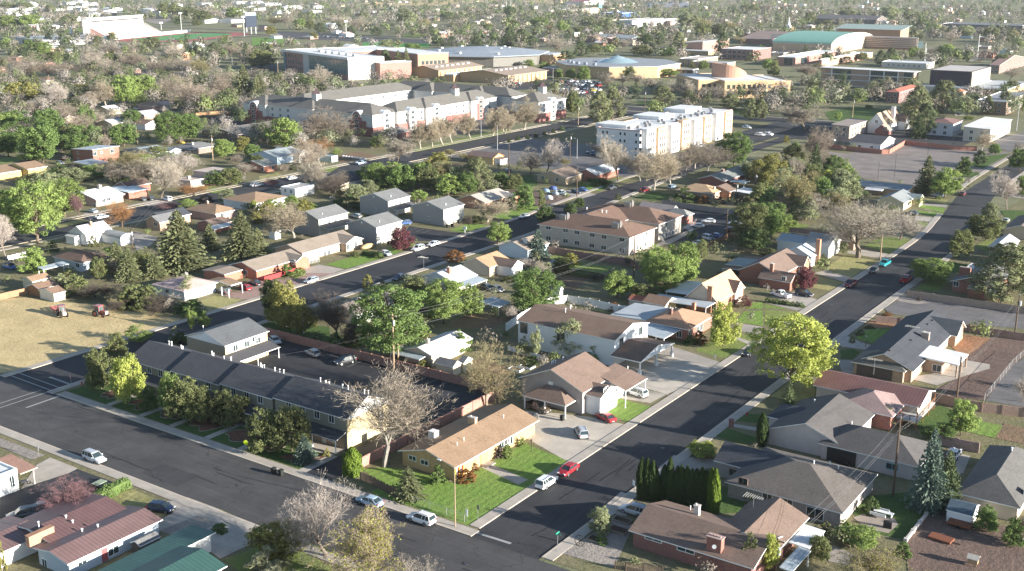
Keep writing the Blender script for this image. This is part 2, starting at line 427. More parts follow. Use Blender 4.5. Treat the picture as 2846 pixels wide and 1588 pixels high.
# ---------------------------------------------------------------- trees: unit meshes (height 1, width 1), many trees share one
def leafquad(m, c, nrm, sx, sy, rnd, mi=0):
 n=Vector(nrm);
 if n.length < 1e-4: n=Vector((0,0,1))
 n.normalize();a=n.orthogonal().normalized();th=rnd.random()*6.28
 b=n.cross(a);u=a*math.cos(th)+b*math.sin(th);w=n.cross(u);c=Vector(c)
 m.face([c-u*sx, c-w*sy*.9-u*sx*.1, c+u*sx, c+w*sy*.9+u*sx*.1], mi)
def fit(tr, cr):
 vs=tr.v + cr.v;zm=max(v[2] for v in vs)
 rs=sorted(math.hypot(v[0], v[1]) for v in cr.v);rm=rs[int(len(rs)*.95)]
 k=.5/rm
 for m in (tr, cr): m.v=[(v[0]*k, v[1]*k, v[2]/zm) for v in m.v]
def bare_tree(seed, twigs=1.0, leaf=0, spread=.62, upright=0.0, trunk_h=.2, forks=5, fuzz=10):
 rnd=random.Random(seed);tr=MB();cr=MB()
 def rot(d, ang, az):
  a=d.orthogonal().normalized();b=d.cross(a)
  return (d*math.cos(ang)+(a*math.cos(az)+b*math.sin(az))*math.sin(ang)).normalized()
 def sliver(p, d, k):
  for _ in range(k):
   e=(d+Vector((rnd.gauss(0,.75), rnd.gauss(0,.75), rnd.gauss(.15,.6)))).normalized();ln=rnd.uniform(.02,.05);w=e.orthogonal().normalized();w=(w*math.cos(ln*900)+e.cross(w)*math.sin(ln*900))*.0014
   b=p+Vector((rnd.gauss(0,.012), rnd.gauss(0,.012), rnd.gauss(0,.012)));cr.face([b-w, b+w, b+e*ln+w*.3, b+e*ln-w*.3])
 def grow(p, d, ln, r, lev):
  segs=3 if lev < 3 else 2 if lev==3 else 1;q=p
  for i in range(segs):
   d2=(d + Vector((rnd.gauss(0,.13), rnd.gauss(0,.13), rnd.gauss(.06,.08)))).normalized()
   e=q + d2*(ln/segs);r2=r*(1-.28/segs*(1 if lev < 4 else 2.4))
   if lev < 2: tr.tube(q, e, r, r2,7, caps=False)
   elif lev==2: tr.tube(q, e, r, r2,4, caps=False)
   else: cr.tube(q, e, r, r2,3, caps=False)
   if lev >= 3: sliver(e, d2, fuzz if lev==4 else fuzz//2)
   if lev==4 and leaf:
    for _ in range(leaf):
     c=e+Vector((rnd.gauss(0,.02), rnd.gauss(0,.02), rnd.gauss(0,.02)));leafquad(cr, c,(rnd.gauss(0,1), rnd.gauss(0,1), rnd.gauss(.5,1)),.011,.008, rnd,1)
   q, d, r=e, d2, r2
   if lev in (1,2,3) and i < segs-1:
    for _ in range(2 if lev < 3 else 1): grow(q, rot(d, rnd.uniform(.5,1.0), rnd.random()*6.28), ln*rnd.uniform(.5,.75), r*.55, lev+1)
  if lev >= 4: return
  n=[forks,3,3, int(4*twigs)][lev];az=rnd.random()*6.28
  for i in range(n):
   ang=rnd.uniform(.35,.95)*spread*(1.15 if lev==0 else 1.0)
   if lev and i==0: ang *= .35
   nd=rot(d, ang, az+6.28*i/n+rnd.gauss(0,.3));nd=(nd+Vector((0,0,upright+(.05 if lev < 3 else .16)))).normalized()
   grow(q, nd, ln*[1.25,.78,.72,.62][lev]*rnd.uniform(.75,1.2), r*[.62,.62,.55,.5][lev], lev+1)
 grow(Vector((0,0,-.01)), Vector((0,0,1)), trunk_h,.02,0)
 fit(tr, cr);return tr, cr
def leafy_tree(seed, n=75, per=46, shape='round', z0=.17, size=.024, gaps=.2):
 per=int(per*1.9)
 rnd=random.Random(seed);tr=MB();cr=MB();clumps=[]
 for i in range(n):
  for _ in range(60):
   x, y, z=rnd.uniform(-1,1), rnd.uniform(-1,1), rnd.uniform(0,1)
   if shape=='round': lim=math.sqrt(max(0,1-((z-.46)/.56)**2))
   elif shape=='egg': lim=math.sqrt(max(0,1-((z-.36)/.66)**2))*(1-.25*max(0,z-.4))
   elif shape=='tall': lim=(.75+.25*math.sin(z*7+seed))*min(1,(1-z)*2.3)**.6*min(1, z*5+.3)
   elif shape=='dome': lim=math.sqrt(max(0,1-z**2))
   else: lim=min(1,(1-z)*1.35)**.7*min(1, z*6+.4)
   lim *= .86+.16*math.sin(3*math.atan2(y, x)+seed)+.08*math.sin(7*z+seed*2)
   r=math.hypot(x, y)
   if r <= lim and (r > lim*.42 or rnd.random() < .3): break
  clumps.append((x*.42, y*.42, z0+z*(1-z0)*.94, rnd.uniform(.7,1.25)))
 for cx, cy, cz, s in clumps:
  R=(.08 if n < 200 else .055)*s*rnd.uniform(.75,1.35)
  for _ in range(int(per*s)):
   d=Vector((rnd.gauss(0,1), rnd.gauss(0,1), rnd.gauss(0,1))).normalized();rr=R*(rnd.random()**.4)
   c=Vector((cx,cy,cz))+Vector((d.x*rr*1.15, d.y*rr*1.15, d.z*rr*.8));nrm=d+Vector((rnd.gauss(0,.5), rnd.gauss(0,.5), rnd.gauss(.25,.5)))
   k=size*rnd.uniform(.6,1.25);leafquad(cr, c, nrm, k, k*.62, rnd)
 tr.tube((0,0,-.01),(.01,0,z0*1.5),.022,.016,8, caps=False);tr.tube((.01,0,z0*1.5),(0,.01,.8),.016,.005,6, caps=False)
 for cx, cy, cz, s in clumps[::4]:
  zb=max(z0*.8, cz-.2);tr.tube((.005,0,zb),(cx*.85,cy*.85,cz),.008,.003,4, caps=False)
 fit(tr, cr);return tr, cr
def spruce_tree(seed, layers=32, droop=.12, per=19, full=1.0, ragged=.2):
 rnd=random.Random(seed);tr=MB();cr=MB()
 tr.tube((0,0,-.01),(0,0,.97),.022,.004,7, caps=False)
 for i in range(layers):
  z=.05+.93*(i/(layers-1))**.93;R=.5*min(1,(1-z)*1.12)**.82*(1+rnd.uniform(-ragged, ragged*.4))+.012
  nb=max(5, int(per*(.45+R*1.5)));az=rnd.random()*6.28
  for j in range(nb):
   a=az+6.28*j/nb+rnd.gauss(0,.12);L=R*rnd.uniform(.72,1.08);n=max(2, int(L*13*full));dz=-droop*rnd.uniform(.6,1.5)
   u=Vector((math.cos(a), math.sin(a),0));w=Vector((-u.y, u.x,0))
   for k in range(n):
    t=(k+.5)/n;t2=(k+1.35)/n;wd=.034*(1.1-t*.75)*rnd.uniform(.7,1.3)
    c0=u*(L*t*.98)+Vector((0,0,z+dz*L*t*1.6+.03*t*t));c1=u*(L*min(1.06,t2))+Vector((0,0,z+dz*L*t2*1.6+.03*t2*t2+rnd.gauss(0,.006)))
    tl=Vector((0,0,rnd.gauss(0,.016)))
    cr.face([c0-w*wd*.5, c1-w*wd+tl, c1+u*.012-Vector((0,0,.008)), c1+w*wd-tl, c0+w*wd*.5])
 fit(tr, cr);return tr, cr
def pine_tree(seed, n=84, z0=.12):
 rnd=random.Random(seed);tr=MB();cr=MB()
 tr.tube((0,0,-.01),(.01,.01,.93),.026,.006,8, caps=False)
 for i in range(n):
  z=z0+(1-z0)*(i+.5)/n*.97;lim=.5*min(1,((1-z)/(1-z0))*1.7+.1)**.75*min(1,(z-z0)*4+.5);a=rnd.random()*6.28;r=lim*rnd.uniform(.55,1.05)
  c=Vector((math.cos(a)*r, math.sin(a)*r, z));tr.tube((0,0,z-.05), c,.006,.002,4, caps=False)
  for _ in range(85):
   d=Vector((rnd.gauss(0,1), rnd.gauss(0,1), rnd.gauss(0,.55))).normalized();rr=.1*(rnd.random()**.45)
   leafquad(cr, c+d*rr-Vector((c.x, c.y,0))*rnd.random()*.3, d+Vector((0,0,.6)),.024,.011, rnd)
 fit(tr, cr);return tr, cr
def arbor_tree(seed, base=.75, n=2300):
 rnd=random.Random(seed);tr=MB();cr=MB();ph=rnd.random()*6
 prof=lambda z, a: .5*(base+(1-base)*min(1,z*3))*min(1,(1-z)*2.6)**.7*(.9+.09*math.sin(5*a+ph+z*8)+.06*math.sin(11*a+z*25))
 tr.tube((0,0,-.01),(0,0,.5),.06,.02,6)
 rings=12;vs=[]
 for j in range(rings):
  z=.02+.92*j/(rings-1)
  for i in range(10): a=6.28*i/10;r=prof(z, a)*.82;vs.append((r*math.cos(a), r*math.sin(a), z))
 cr.add(vs, [(j*10+i, j*10+(i+1) % 10,(j+1)*10+(i+1) % 10,(j+1)*10+i) for j in range(rings-1) for i in range(10)])
 for _ in range(n):
  z=rnd.random()**1.1*.98;a=rnd.random()*6.28;r=prof(z, a)*rnd.uniform(.86,1.08)+.01
  d=Vector((math.cos(a), math.sin(a),.3+rnd.gauss(0,.4)))+Vector((rnd.gauss(0,.5), rnd.gauss(0,.5),0));leafquad(cr,(r*math.cos(a), r*math.sin(a), z), d,.03,.05, rnd)
 cr.face([(.012,0,.98),(-.012,.01,.98),(0,0,1.0)]);fit(tr, cr);return tr, cr
def shrub_mesh(seed, n=34, per=42):
 return leafy_tree(seed, n, per,'dome',.03,.04)
VAR={}
def variants(kind):
 if kind in VAR: return VAR[kind]
 g={'bare': lambda: [bare_tree(s,1.0,0,.62,0,.2) for s in (3,8,21)],
   'fan': lambda: [bare_tree(s,1.15,0,.5,.12,.16,6) for s in (5,13)],
   'wide': lambda: [bare_tree(s,1.3,0,.85,-.02,.2,5,4) for s in (31,)],'sparse': lambda: [bare_tree(s,1.2,0,.68,0,.2,5,5) for s in (19,23)],
   'bud': lambda: [bare_tree(s,.8,3,.62,0,.2) for s in (4,17)],
   'leafy': lambda: [leafy_tree(s,115,40,'round') for s in (1,2,3)],
   'grand': lambda: [leafy_tree(s,230,42,'round',.15,.0145) for s in (51,52)],
   'egg': lambda: [leafy_tree(s,110,40,'egg',.14) for s in (6,7)],
   'airy': lambda: [leafy_tree(s,80,36,'egg',.16,.02) for s in (9,10)],
   'tall': lambda: [leafy_tree(s,56,34,'tall',.1,.026) for s in (11,12)],
   'spruce': lambda: [spruce_tree(s) for s in (1,2)],
   'slim': lambda: [spruce_tree(s,26,.2,13,1.0,.3) for s in (5,)],
   'pine': lambda: [pine_tree(s) for s in (1,2)],
   'arbor': lambda: [arbor_tree(s) for s in (1,2,3)],
   'cone': lambda: [arbor_tree(4,1.0,2600)],
   'shrub': lambda: [shrub_mesh(s) for s in (41,42)]}[kind]()
 VAR[kind]=[(tr.mesh(kind+'_trunk', [mat('bark',(.16,.12,.09))]), cr.mesh(kind+'_crown', [mat('leaf',(.07,.11,.03)), mat('leaf',(.07,.11,.03))])) for tr, cr in g]
 return VAR[kind]
BARK=('bark',(.15,.115,.085));PALEBARK=('bark',(.42,.38,.33));
LOOKS={
 'tan': (('twig',(.34,.295,.235),(.26,.225,.18)), None,('bark',(.2,.16,.12)),'bare tan'),
 'pink': (('twig',(.4,.345,.3),(.31,.27,.235)), None,('bark',(.2,.16,.13)),'bare pinkish'),
 'brown': (('twig',(.255,.21,.165),(.19,.155,.12)), None,('bark',(.15,.12,.09)),'bare brown'),
 'rust': (('twig',(.3,.16,.07),(.22,.12,.06)), None,('bark',(.16,.12,.09)),'rust brown'),
 'greytan': (('twig',(.27,.225,.175),(.2,.17,.13)), None,('bark',(.3,.27,.23)),'bare grey-tan'),
 'dark': (('twig',(.1,.08,.065),(.075,.06,.05)), None,('bark',(.08,.065,.055)),'dark leafless'),
 'straw': (('twig',(.33,.275,.195),(.25,.21,.15)), None,('bark',(.42,.37,.3)),'bare straw coloured'),
 'oliv': (('twig',(.3,.25,.14),(.22,.19,.1)),('leaf',(.2,.2,.06)),('bark',(.24,.2,.15)),'budding olive'),
 'ybud': (('twig',(.34,.27,.19)),('leaf',(.3,.3,.06),(.22,.24,.05)),('bark',(.3,.26,.2)),'half bare yellow-green'),
 'green': (('leaf',(.155,.22,.068),(.105,.16,.05)), None, BARK,'green leafy'),
 'dkgreen': (('leaf',(.115,.155,.055),(.075,.11,.04)), None, BARK,'dark green'),
 'lime': (('leaf',(.37,.4,.1),(.27,.31,.08)), None, BARK,'bright lime green'),
 'lgreen': (('leaf',(.25,.315,.095),(.175,.24,.07)), None, BARK,'light green'),
 'sage': (('leaf',(.29,.31,.17),(.22,.245,.13)), None, BARK,'pale sage green'),
 'olive': (('leaf',(.19,.205,.085),(.13,.15,.06)), None, BARK,'olive green'),
 'gold': (('leaf',(.27,.25,.075),(.17,.175,.06)), None, PALEBARK,'yellowish green'),
 'silver': (('leaf',(.33,.33,.2),(.25,.26,.15)), None, PALEBARK,'pale silvery'),
 'plum': (('leaf',(.15,.055,.06),(.1,.035,.045)), None, BARK,'purple leaved'),
 'ptwig': (('twig',(.22,.125,.125),(.16,.09,.095)), None, BARK,'purple-red budding'),
 'orange': (('leaf',(.26,.13,.05),(.18,.09,.035)), None, BARK,'orange brown'),
 'blue': (('needle',(.12,.16,.125),(.085,.12,.095)), None, BARK,'blue grey'),
 'fir': (('needle',(.1,.125,.055),(.07,.095,.045)), None, BARK,'dark green'),
 'fir2': (('needle',(.165,.175,.085),(.115,.13,.06)), None, BARK,'grey green'),
 'arb': (('needle',(.045,.07,.02),(.03,.05,.015)), None, BARK,'dark green'),
 'arb2': (('needle',(.11,.16,.02),(.075,.115,.018)), None, BARK,'bright green')}
KINDNAME={'bare': ('bare_tree','tree','tree'),'fan': ('bare_tree','tree','tree with upswept limbs'),'wide': ('bare_tree','tree','tree with wide spreading limbs'),'sparse': ('bare_tree','tree','tree'),'bud': ('budding_tree','tree','tree'),
 'leafy': ('leafy_tree','tree','round tree'),'grand': ('leafy_tree','tree','tree'),'egg': ('leafy_tree','tree','tree'),'airy': ('leafy_tree','tree','open crowned tree'),'tall': ('poplar_tree','tree','upright tree'),
 'spruce': ('spruce_tree','conifer','spruce'),'slim': ('spruce_tree','conifer','slender conifer'),'pine': ('pine_tree','conifer','pine'),'arbor': ('columnar_cypress','conifer','columnar cypress'),'cone': ('conical_cypress','conifer','conical cypress'),'shrub': ('shrub','shrub','shrub')}
TREES=[];_vi=[0]
def tree(kind, look, loc, h, w, words=None, group=None):
 vs=variants(kind);_vi[0]+=1;tm, cm=vs[_vi[0] % len(vs)]
 cm1, cm2, bm, adj=LOOKS[look];nm, cat, noun=KINDNAME[kind]
 r=thing(nm, None, cat,(loc[0], loc[1],0), group);rz=random.Random(_vi[0]).random()*6.28
 c1=mat(*cm1);b=mat(*bm)
 part('trunk', tm, r, [b], rot=(0,0,rz), scale=(w, w, h))
 part('crown', cm, r, [c1, mat(*cm2) if cm2 else c1], rot=(0,0,rz), scale=(w, w, h))
 TREES.append(dict(o=r, x=loc[0], y=loc[1], h=h, w=w, text=words, adj=adj, noun=noun));return r
def pt(t, kind, look, x, yb, yt, wpx, words=None, group=None):
 """tree measured on the photograph: foot (x, yb), top row yt, crown width wpx"""
 loc=P(t, x, yb);h=max(.6, height_at(t, x, yb, yt));w=max(.5, wpx*metres_per_px(t, x, yb)*(1.22 if kind in ('bare','bud') else 1.06))
 return tree(kind, look, loc, h, w, words, group)
def pts(t, rows):
 for r in rows: pt(t, *r)
def hedge(name, label, pts_, w, h, look='green', cat='hedge', dens=60):
 """clipped or rambling hedge along a line on the ground"""
 rnd=random.Random(len(label));m=MB();cx=sum(p[0] for p in pts_)/len(pts_);cy=sum(p[1] for p in pts_)/len(pts_)
 core=MB()
 for (x0, y0),(x1, y1) in zip(pts_, pts_[1:]):
  L=math.hypot(x1-x0, y1-y0);ux, uy=(x1-x0)/L,(y1-y0)/L
  core.rbox(((x0+x1)/2,(y0+y1)/2), L*.96, w*.7,0, h*.8, math.atan2(uy, ux))
  for _ in range(int(L*dens)):
   s=rnd.uniform(-.02,1.02)*L;a=rnd.uniform(0,3.14);rr=rnd.uniform(.88,1.08)*(1+.12*math.sin(s*2.1))
   d=-math.cos(a)*w/2*rr;z=math.sin(a)**.6*h*rr
   leafquad(m,(x0+ux*s-uy*d, y0+uy*s+ux*d, max(.03, z*rnd.uniform(.35,1))),(-uy*d*2+rnd.gauss(0,.4), ux*d*2+rnd.gauss(0,.4), math.sin(a)+rnd.gauss(0,.4)),.16,.11, rnd)
 n=len(m.v);m.add(core.v, core.f)
 o=m.build(name, [mat(*LOOKS[look][0])], None, loc=(cx, cy,0));return tag(o, label, cat)
def label_trees():
 """say what each tree stands beside, named by the buildings and streets around it"""
 used={}
 def rel(t, l):
  dx, dy=l[0]-t['x'], l[1]-t['y'];f=-SH*dx+CH*dy;r=CH*dx+SH*dy
  return 'in front of' if f > abs(r)*.8 else 'behind' if -f > abs(r)*.8 else 'beside'
 n_=lambda s: len(s.replace('-',' ').split())
 for t in TREES:
  o=t['o'];near=sorted(LANDMARKS, key=lambda l: (l[0]-t['x'])**2+(l[1]-t['y'])**2)[:14]
  size='tall ' if t['h'] > 13.5 else 'small ' if t['h'] < 4.5 and t['noun'] != 'shrub' else 'broad ' if t['w'] > 12 else ''
  base=size+t['adj']+' '+t['noun'];cands=[]
  if t['text']: cands.append(t['text'])
  a=near[0];cands.append(f"{base} {rel(t,a)} {a[2]}")
  for b in near[1:4]: cands.append(f"{base} {rel(t,b)} {b[2]}")
  for i in range(0,5):
   for b in near[i+1:i+6]: cands.append(f"{base} between {near[i][2]} and {b[2]}")
  for l in near[1:]: cands.append(f"{base} nearest to {l[2]}")
  for k in ('taller','lower','wider','narrower','thinner','fuller'):
   for l in near[:6]: cands.append(f"{k} {t['adj']} {t['noun']} {rel(t,l)} {l[2]}")
  for c in cands:
   if c not in used and n_(c) <= 15: o['label']=c;used[c]=1;break
  else:
   o['label']=cands[-1]
# ---------------------------------------------------------------- vehicles
def _loft(m, secs, mi=0):
 """secs: (x, half width, z low, z high) along the length -> rounded body"""
 rings=[]
 for x, w, zl, zh in secs:
  h=zh-zl
  rings.append([(x,-w*.92,zl),(x,-w,zl+h*.3),(x,-w*.985,zl+h*.68),(x,-w*.86,zl+h*.97),(x,-w*.45,zh+h*.02),(x,w*.45,zh+h*.02),(x,w*.86,zl+h*.97),(x,w*.985,zl+h*.68),(x,w,zl+h*.3),(x,w*.92,zl)])
 n=len(m.v)
 for r in rings: m.v.extend(r)
 k=10
 for j in range(len(rings)-1):
  for i in range(k): m.f.append((n+j*k+i, n+(j+1)*k+i, n+(j+1)*k+(i+1) % k, n+j*k+(i+1) % k));m.m.append(mi)
 m.f.append(tuple(n+i for i in range(k)));m.m.append(mi);m.f.append(tuple(n+(len(rings)-1)*k+i for i in reversed(range(k))));m.m.append(mi)
CARS={}
def car_kind(k):
 if k in CARS: return CARS[k]
 D={'sedan': (4.7,1.82,2.75,.92,1.44,(-2.0,-1.15,.35,1.25)),'suv': (4.7,1.88,2.7,1.05,1.74,(-2.28,-2.02,.3,1.15)),'hatch': (4.2,1.76,2.55,.98,1.52,(-2.05,-1.6,.35,1.25)),
   'van': (5.0,1.95,3.0,1.1,1.78,(-2.45,-2.2,.75,1.6)),'pickup': (5.6,1.95,3.5,1.12,1.85,(-.75,-.55,.6,1.35))}[k]
 L, W, wb, zb, zr, cab=D;w=W/2;f=L/2;body=MB();zl=.3;hood=zb-.06
 if k=='pickup':
  _loft(body, [(-.62,w,zl,zb),(.9,w,zl,zb),(1.35,w,zl,zb-.02),(2.2,w*.97,zl,hood-.08),(2.62,w*.93,zl,hood-.2),(f,w*.84,zl+.1,.72)])
  for s in (-1,1): body.box(-f+.05,-.6, min(s*w, s*(w-.1)), max(s*w, s*(w-.1)), zl+.05, zb)
  body.box(-f,-f+.09,-w, w, zl+.1, zb-.02);body.box(-f+.08,-.6,-w+.08, w-.08,.55,.64)
 else:
  rear={'sedan': .96,'suv': zb,'hatch': zb,'van': zb}[k]
  _loft(body, [(-f,w*.82,zl+.12,rear-.18),(-f+.14,w*.93,zl,rear-.03),(-f+.55,w,zl,rear),(-.6,w,zl-.02,zb),(.8,w,zl-.02,zb),(1.3,w,zl,zb-.01),(f-.55,w*.97,zl,hood-.1),(f-.15,w*.9,zl,hood-.24),(f,w*.78,zl+.12,.62)])
 a, b, c, d=cab;wt=w*.74;wbm=w*.92
 roof=MB();_loft(roof, [(b-.05,wt*.9,zr-.1,zr-.03),(b+.12,wt,zr-.1,zr),((b+c)/2,wt*1.02,zr-.1,zr+.02),(c-.1,wt,zr-.1,zr-.005),(c+.06,wt*.92,zr-.12,zr-.06)])
 for s in (-1,1):     # pillars
  for (x0, x1) in ((a, b),(d, c),((a+d)/2-.1,(b+c)/2-.05)) + (((b+(a+d)/2)/2-.1,(b+(b+c)/2)/2-.05),)*(k in ('suv','van')): roof.tube((x0, s*wbm, zb-.03),(x1, s*wt, zr-.06),.05,.045,4)
 n0=len(body.v);body.add(roof.v, roof.f,0)
 if k in ('suv','van'):
  for s in (-1,1): body.tube((b+.2, s*wt*.85, zr+.06),(c-.2, s*wt*.85, zr+.06),.025,.025,5,1)
 for s in (-1,1): body.rbox((c-.25+.75, s*(w+.09)),.16,.2, zb+.02, zb+.16,0,0)
 body.box(-f+.02, f-.03,-w*.86, w*.86,.2,.34,1)            # dark sill under the doors
 body.box(f-.08, f+.01,-w*.5, w*.5,.5,.62,1)               # grille
 for x in (f-.02,-f-.02): body.box(x, x+.04,-.26,.26,.42,.53,2)
 for xw in (-wb/2, wb/2):
  for s in (-1,1): body.lathe((xw,0,0), [(0,0)],3) if False else None
 glass=MB();e=.03
 q=[(a+e,-wbm+.03,zb-.02),(d-e,-wbm+.03,zb-.02),(c-e,-wt+.03,zr-.05),(b+e,-wt+.03,zr-.05)];p=[(x,-y,z) for x, y, z in q]
 glass.face(q);glass.face(p[::-1]);glass.face([q[1],p[1],p[2],q[2]]);glass.face([p[0],q[0],q[3],p[3]]);glass.face([q[3],q[2],p[2],p[3]]);glass.face([q[0],p[0],p[1],q[1]])
 tyre=MB();R=.37 if k in ('suv','pickup') else .33
 vs=[];N=16;prof=[(R*.7,-.11),(R*.96,-.11),(R,-.06),(R,.06),(R*.96,.11),(R*.7,.11)]
 for r, y in prof:
  for i in range(N): t=2*math.pi*i/N;vs.append((r*math.cos(t), y, r*math.sin(t)))
 tyre.add(vs, [(j*N+i, j*N+(i+1) % N,((j+1) % 6)*N+(i+1) % N,((j+1) % 6)*N+i) for j in range(6) for i in range(N)])
 rim=MB();vs=[(R*.7*math.cos(2*math.pi*i/N), y, R*.7*math.sin(2*math.pi*i/N)) for y in (-.085,.085) for i in range(N)]
 rim.add(vs, [tuple(range(N)), tuple(range(2*N-1, N-1,-1))]+[(i, N+i, N+(i+1) % N,(i+1) % N) for i in range(N)])
 for i in range(5):
  t=2*math.pi*i/5;
  for s in (-1,1): rim.box(R*.35*math.cos(t)-.05, R*.35*math.cos(t)+.05, s*.09-.012, s*.09+.012, R*.35*math.sin(t)-.05, R*.35*math.sin(t)+.05,1)
 hl=MB();hl.rbox((0,0),.14,.36,-.08,.08);tl=MB();tl.rbox((0,0),.1,.26,-.12,.12)
 CARS[k]=dict(body=body.mesh(k+'_body', [TRIM, BLACK, pln((.6,.6,.6))], smooth=False), glass=glass.mesh(k+'_glass', [GLASS]), tyre=tyre.mesh(k+'_tyre', [pln((.02,.02,.02))]), rim=rim.mesh(k+'_rim', [GREYM, BLACK]), hl=hl.mesh(k+'_headlight', [gls((.7,.72,.75))]), tl=tl.mesh(k+'_taillight', [mat('paint',(.35,.01,.01))]), D=D, R=R)
 return CARS[k]
PAINT={'white': (.78,.78,.78),'silver': (.45,.47,.49),'grey': (.16,.17,.18),'dark grey': (.06,.065,.07),'black': (.015,.015,.018),'red': (.36,.015,.02),'dark red': (.13,.012,.015),'blue': (.04,.1,.28),'dark blue': (.015,.025,.06),'teal': (.02,.3,.34),'tan': (.4,.34,.25),'yellow': (.75,.5,.03),'bronze': (.1,.075,.05),'pale blue': (.35,.45,.55)}
NOUN={'sedan': ('parked_car','car','sedan'),'suv': ('parked_car','car','SUV'),'hatch': ('parked_car','car','hatchback'),'van': ('parked_van','van','van'),'pickup': ('pickup_truck','truck','pickup truck')}
HEADS={'+X': 0,'+Y': 90,'-X': 180,'-Y': 270}
def car(k, colour, loc, head, label, small=False, group='vehicles parked around the neighbourhood', scale=1.0, name=None):
 K=car_kind(k);L, W, wb=K['D'][:3];w=W/2;f=L/2;a=math.radians(HEADS.get(head, head) if isinstance(head, str) else head)
 r=thing(name or NOUN[k][0], label, NOUN[k][1],(loc[0], loc[1],.02), group);r.rotation_euler=(0,0,a);r.scale=(scale,)*3
 pm=mat('paint', PAINT[colour])
 part('body', K['body'], r, [pm, BLACK, pln((.6,.6,.6))]);part('window', K['glass'], r)
 if small:
  return r
 for x in (-wb/2, wb/2):
  for s in (-1,1):
   wh=part('wheel', K['tyre'], r, loc=(x, s*(w-.08), K['R']));part('rim', K['rim'], wh)
 for s in (-1,1):
  part('headlight', K['hl'], r, loc=(f-.1, s*w*.66,.68), rot=(0,0,s*-.35));part('taillight', K['tl'], r, loc=(-f+.02 if k=='pickup' else -f+.07, s*w*.8,.82))
 return r
def pcar(t, k, colour, x, y, head, label, small=False, **kw): return car(k, colour, P(t, x, y), head, label, small, **kw)
# ---------------------------------------------------------------- ground, streets, yards
def struct(name, m, mats, label=None):
 o=m.build(name, mats);o['kind']='structure';return o
def sheet(name, pts_, z, m):
 b=MB()
 if sum(pts_[i][0]*pts_[(i+1) % len(pts_)][1]-pts_[(i+1) % len(pts_)][0]*pts_[i][1] for i in range(len(pts_))) < 0: pts_=pts_[::-1]
 b.face([(p[0], p[1], z) for p in pts_]);return struct(name, b, [m])
ASPH=asp((.04,.04,.042));ASPHX=asp((.064,.061,.06), None,2);ASPHN=asp((.034,.034,.037));ASPHL=asp((.14,.13,.125), None,2)
CONC=ccr((.44,.39,.33));CONCP=ccr((.52,.46,.38));PAVE=ccr((.36,.32,.28));KERB=stc((.5,.43,.35))
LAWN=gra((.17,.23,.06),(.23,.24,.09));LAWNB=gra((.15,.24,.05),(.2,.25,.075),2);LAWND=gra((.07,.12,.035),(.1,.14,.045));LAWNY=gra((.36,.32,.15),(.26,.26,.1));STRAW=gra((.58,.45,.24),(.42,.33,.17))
DIRT=drt((.24,.16,.1),(.17,.125,.085));DIRTR=drt((.185,.13,.105),(.135,.095,.08));GRAV=drt((.33,.29,.25),(.25,.22,.2));YARD=drt((.17,.165,.085),(.24,.2,.125));MULCH=drt((.2,.1,.065),(.15,.08,.055));PINKG=drt((.36,.25,.21),(.3,.2,.17));BARK_C=drt((.36,.2,.11),(.28,.15,.09))
WHITEP=pln((.32,.32,.31));YELP=pln((.65,.5,.06))
g=MB();N=24;E0=9000.0
for i in range(N):
 for j in range(N):
  a=lambda k: -E0+2*E0*k/N
  g.face([(a(i),a(j),0),(a(i+1),a(j),0),(a(i+1),a(j+1),0),(a(i),a(j+1),0)])
struct('ground', g, [drt((.23,.22,.135),(.14,.15,.075))])
def ribbon(pl, w, z0=None):
 """left and right edge of a street along its centre line"""
 out=[]
 for i, p in enumerate(pl):
  a=pl[max(0,i-1)];b=pl[min(len(pl)-1,i+1)];d=Vector((b[0]-a[0], b[1]-a[1])).normalized();out.append(((p[0]-d.y*w, p[1]+d.x*w),(p[0]+d.y*w, p[1]-d.x*w)))
 return out
def smooth(pl, n=6):
 if len(pl) < 3: return pl
 out=[]
 for i in range(len(pl)-1):
  p0, p1, p2, p3=pl[max(0,i-1)], pl[i], pl[i+1], pl[min(len(pl)-1,i+2)]
  for k in range(n):
   t=k/n;out.append(tuple(.5*((2*p1[c])+(-p0[c]+p2[c])*t+(2*p0[c]-5*p1[c]+4*p2[c]-p3[c])*t*t+(-p0[c]+3*p1[c]-3*p2[c]+p3[c])*t**3) for c in (0,1)))
 return out+[pl[-1]]
_rz=[0]
def street(name, pl, w, m, walk=(), gap=0.0, ww=1.6):
 """road sheet;walk lists (side, from, to) runs in metres where kerb and pavement go along it"""
 _rz[0]+=1;pl=smooth(pl);b=MB();rb=ribbon(pl, w/2);z=.006+.002*_rz[0]
 for (l0, r0),(l1, r1) in zip(rb, rb[1:]): b.face([(*r0,z),(*r1,z),(*l1,z),(*l0,z)])
 struct(name, b, [m])
 for side, a0, a1 in walk:
  for nm, o0, o1, zt, mm in (('kerb', w/2, w/2+.32,.13, KERB),('pavement', w/2+.33+gap, w/2+.33+gap+ww,.122, CONC)):
   s=1 if side=='l' else -1;bb=MB();A=ribbon(pl, s*o0);Bv=ribbon(pl, s*o1);dist=0
   for i in range(len(pl)-1):
    L=math.dist(pl[i], pl[i+1]);t0=max(0,(a0-dist)/L);t1=min(1,(a1-dist)/L)
    if t1 > t0 and t0 < 1 and t1 > 0:
     lp=lambda p, q, t: (p[0]+(q[0]-p[0])*t, p[1]+(q[1]-p[1])*t)
     quad=[lp(A[i][0],A[i+1][0],t0), lp(A[i][0],A[i+1][0],t1), lp(Bv[i][0],Bv[i+1][0],t1), lp(Bv[i][0],Bv[i+1][0],t0)]
     bb.prism(quad,-.05, zt)
    dist+=L
   if bb.f: struct(nm, bb, [mm])
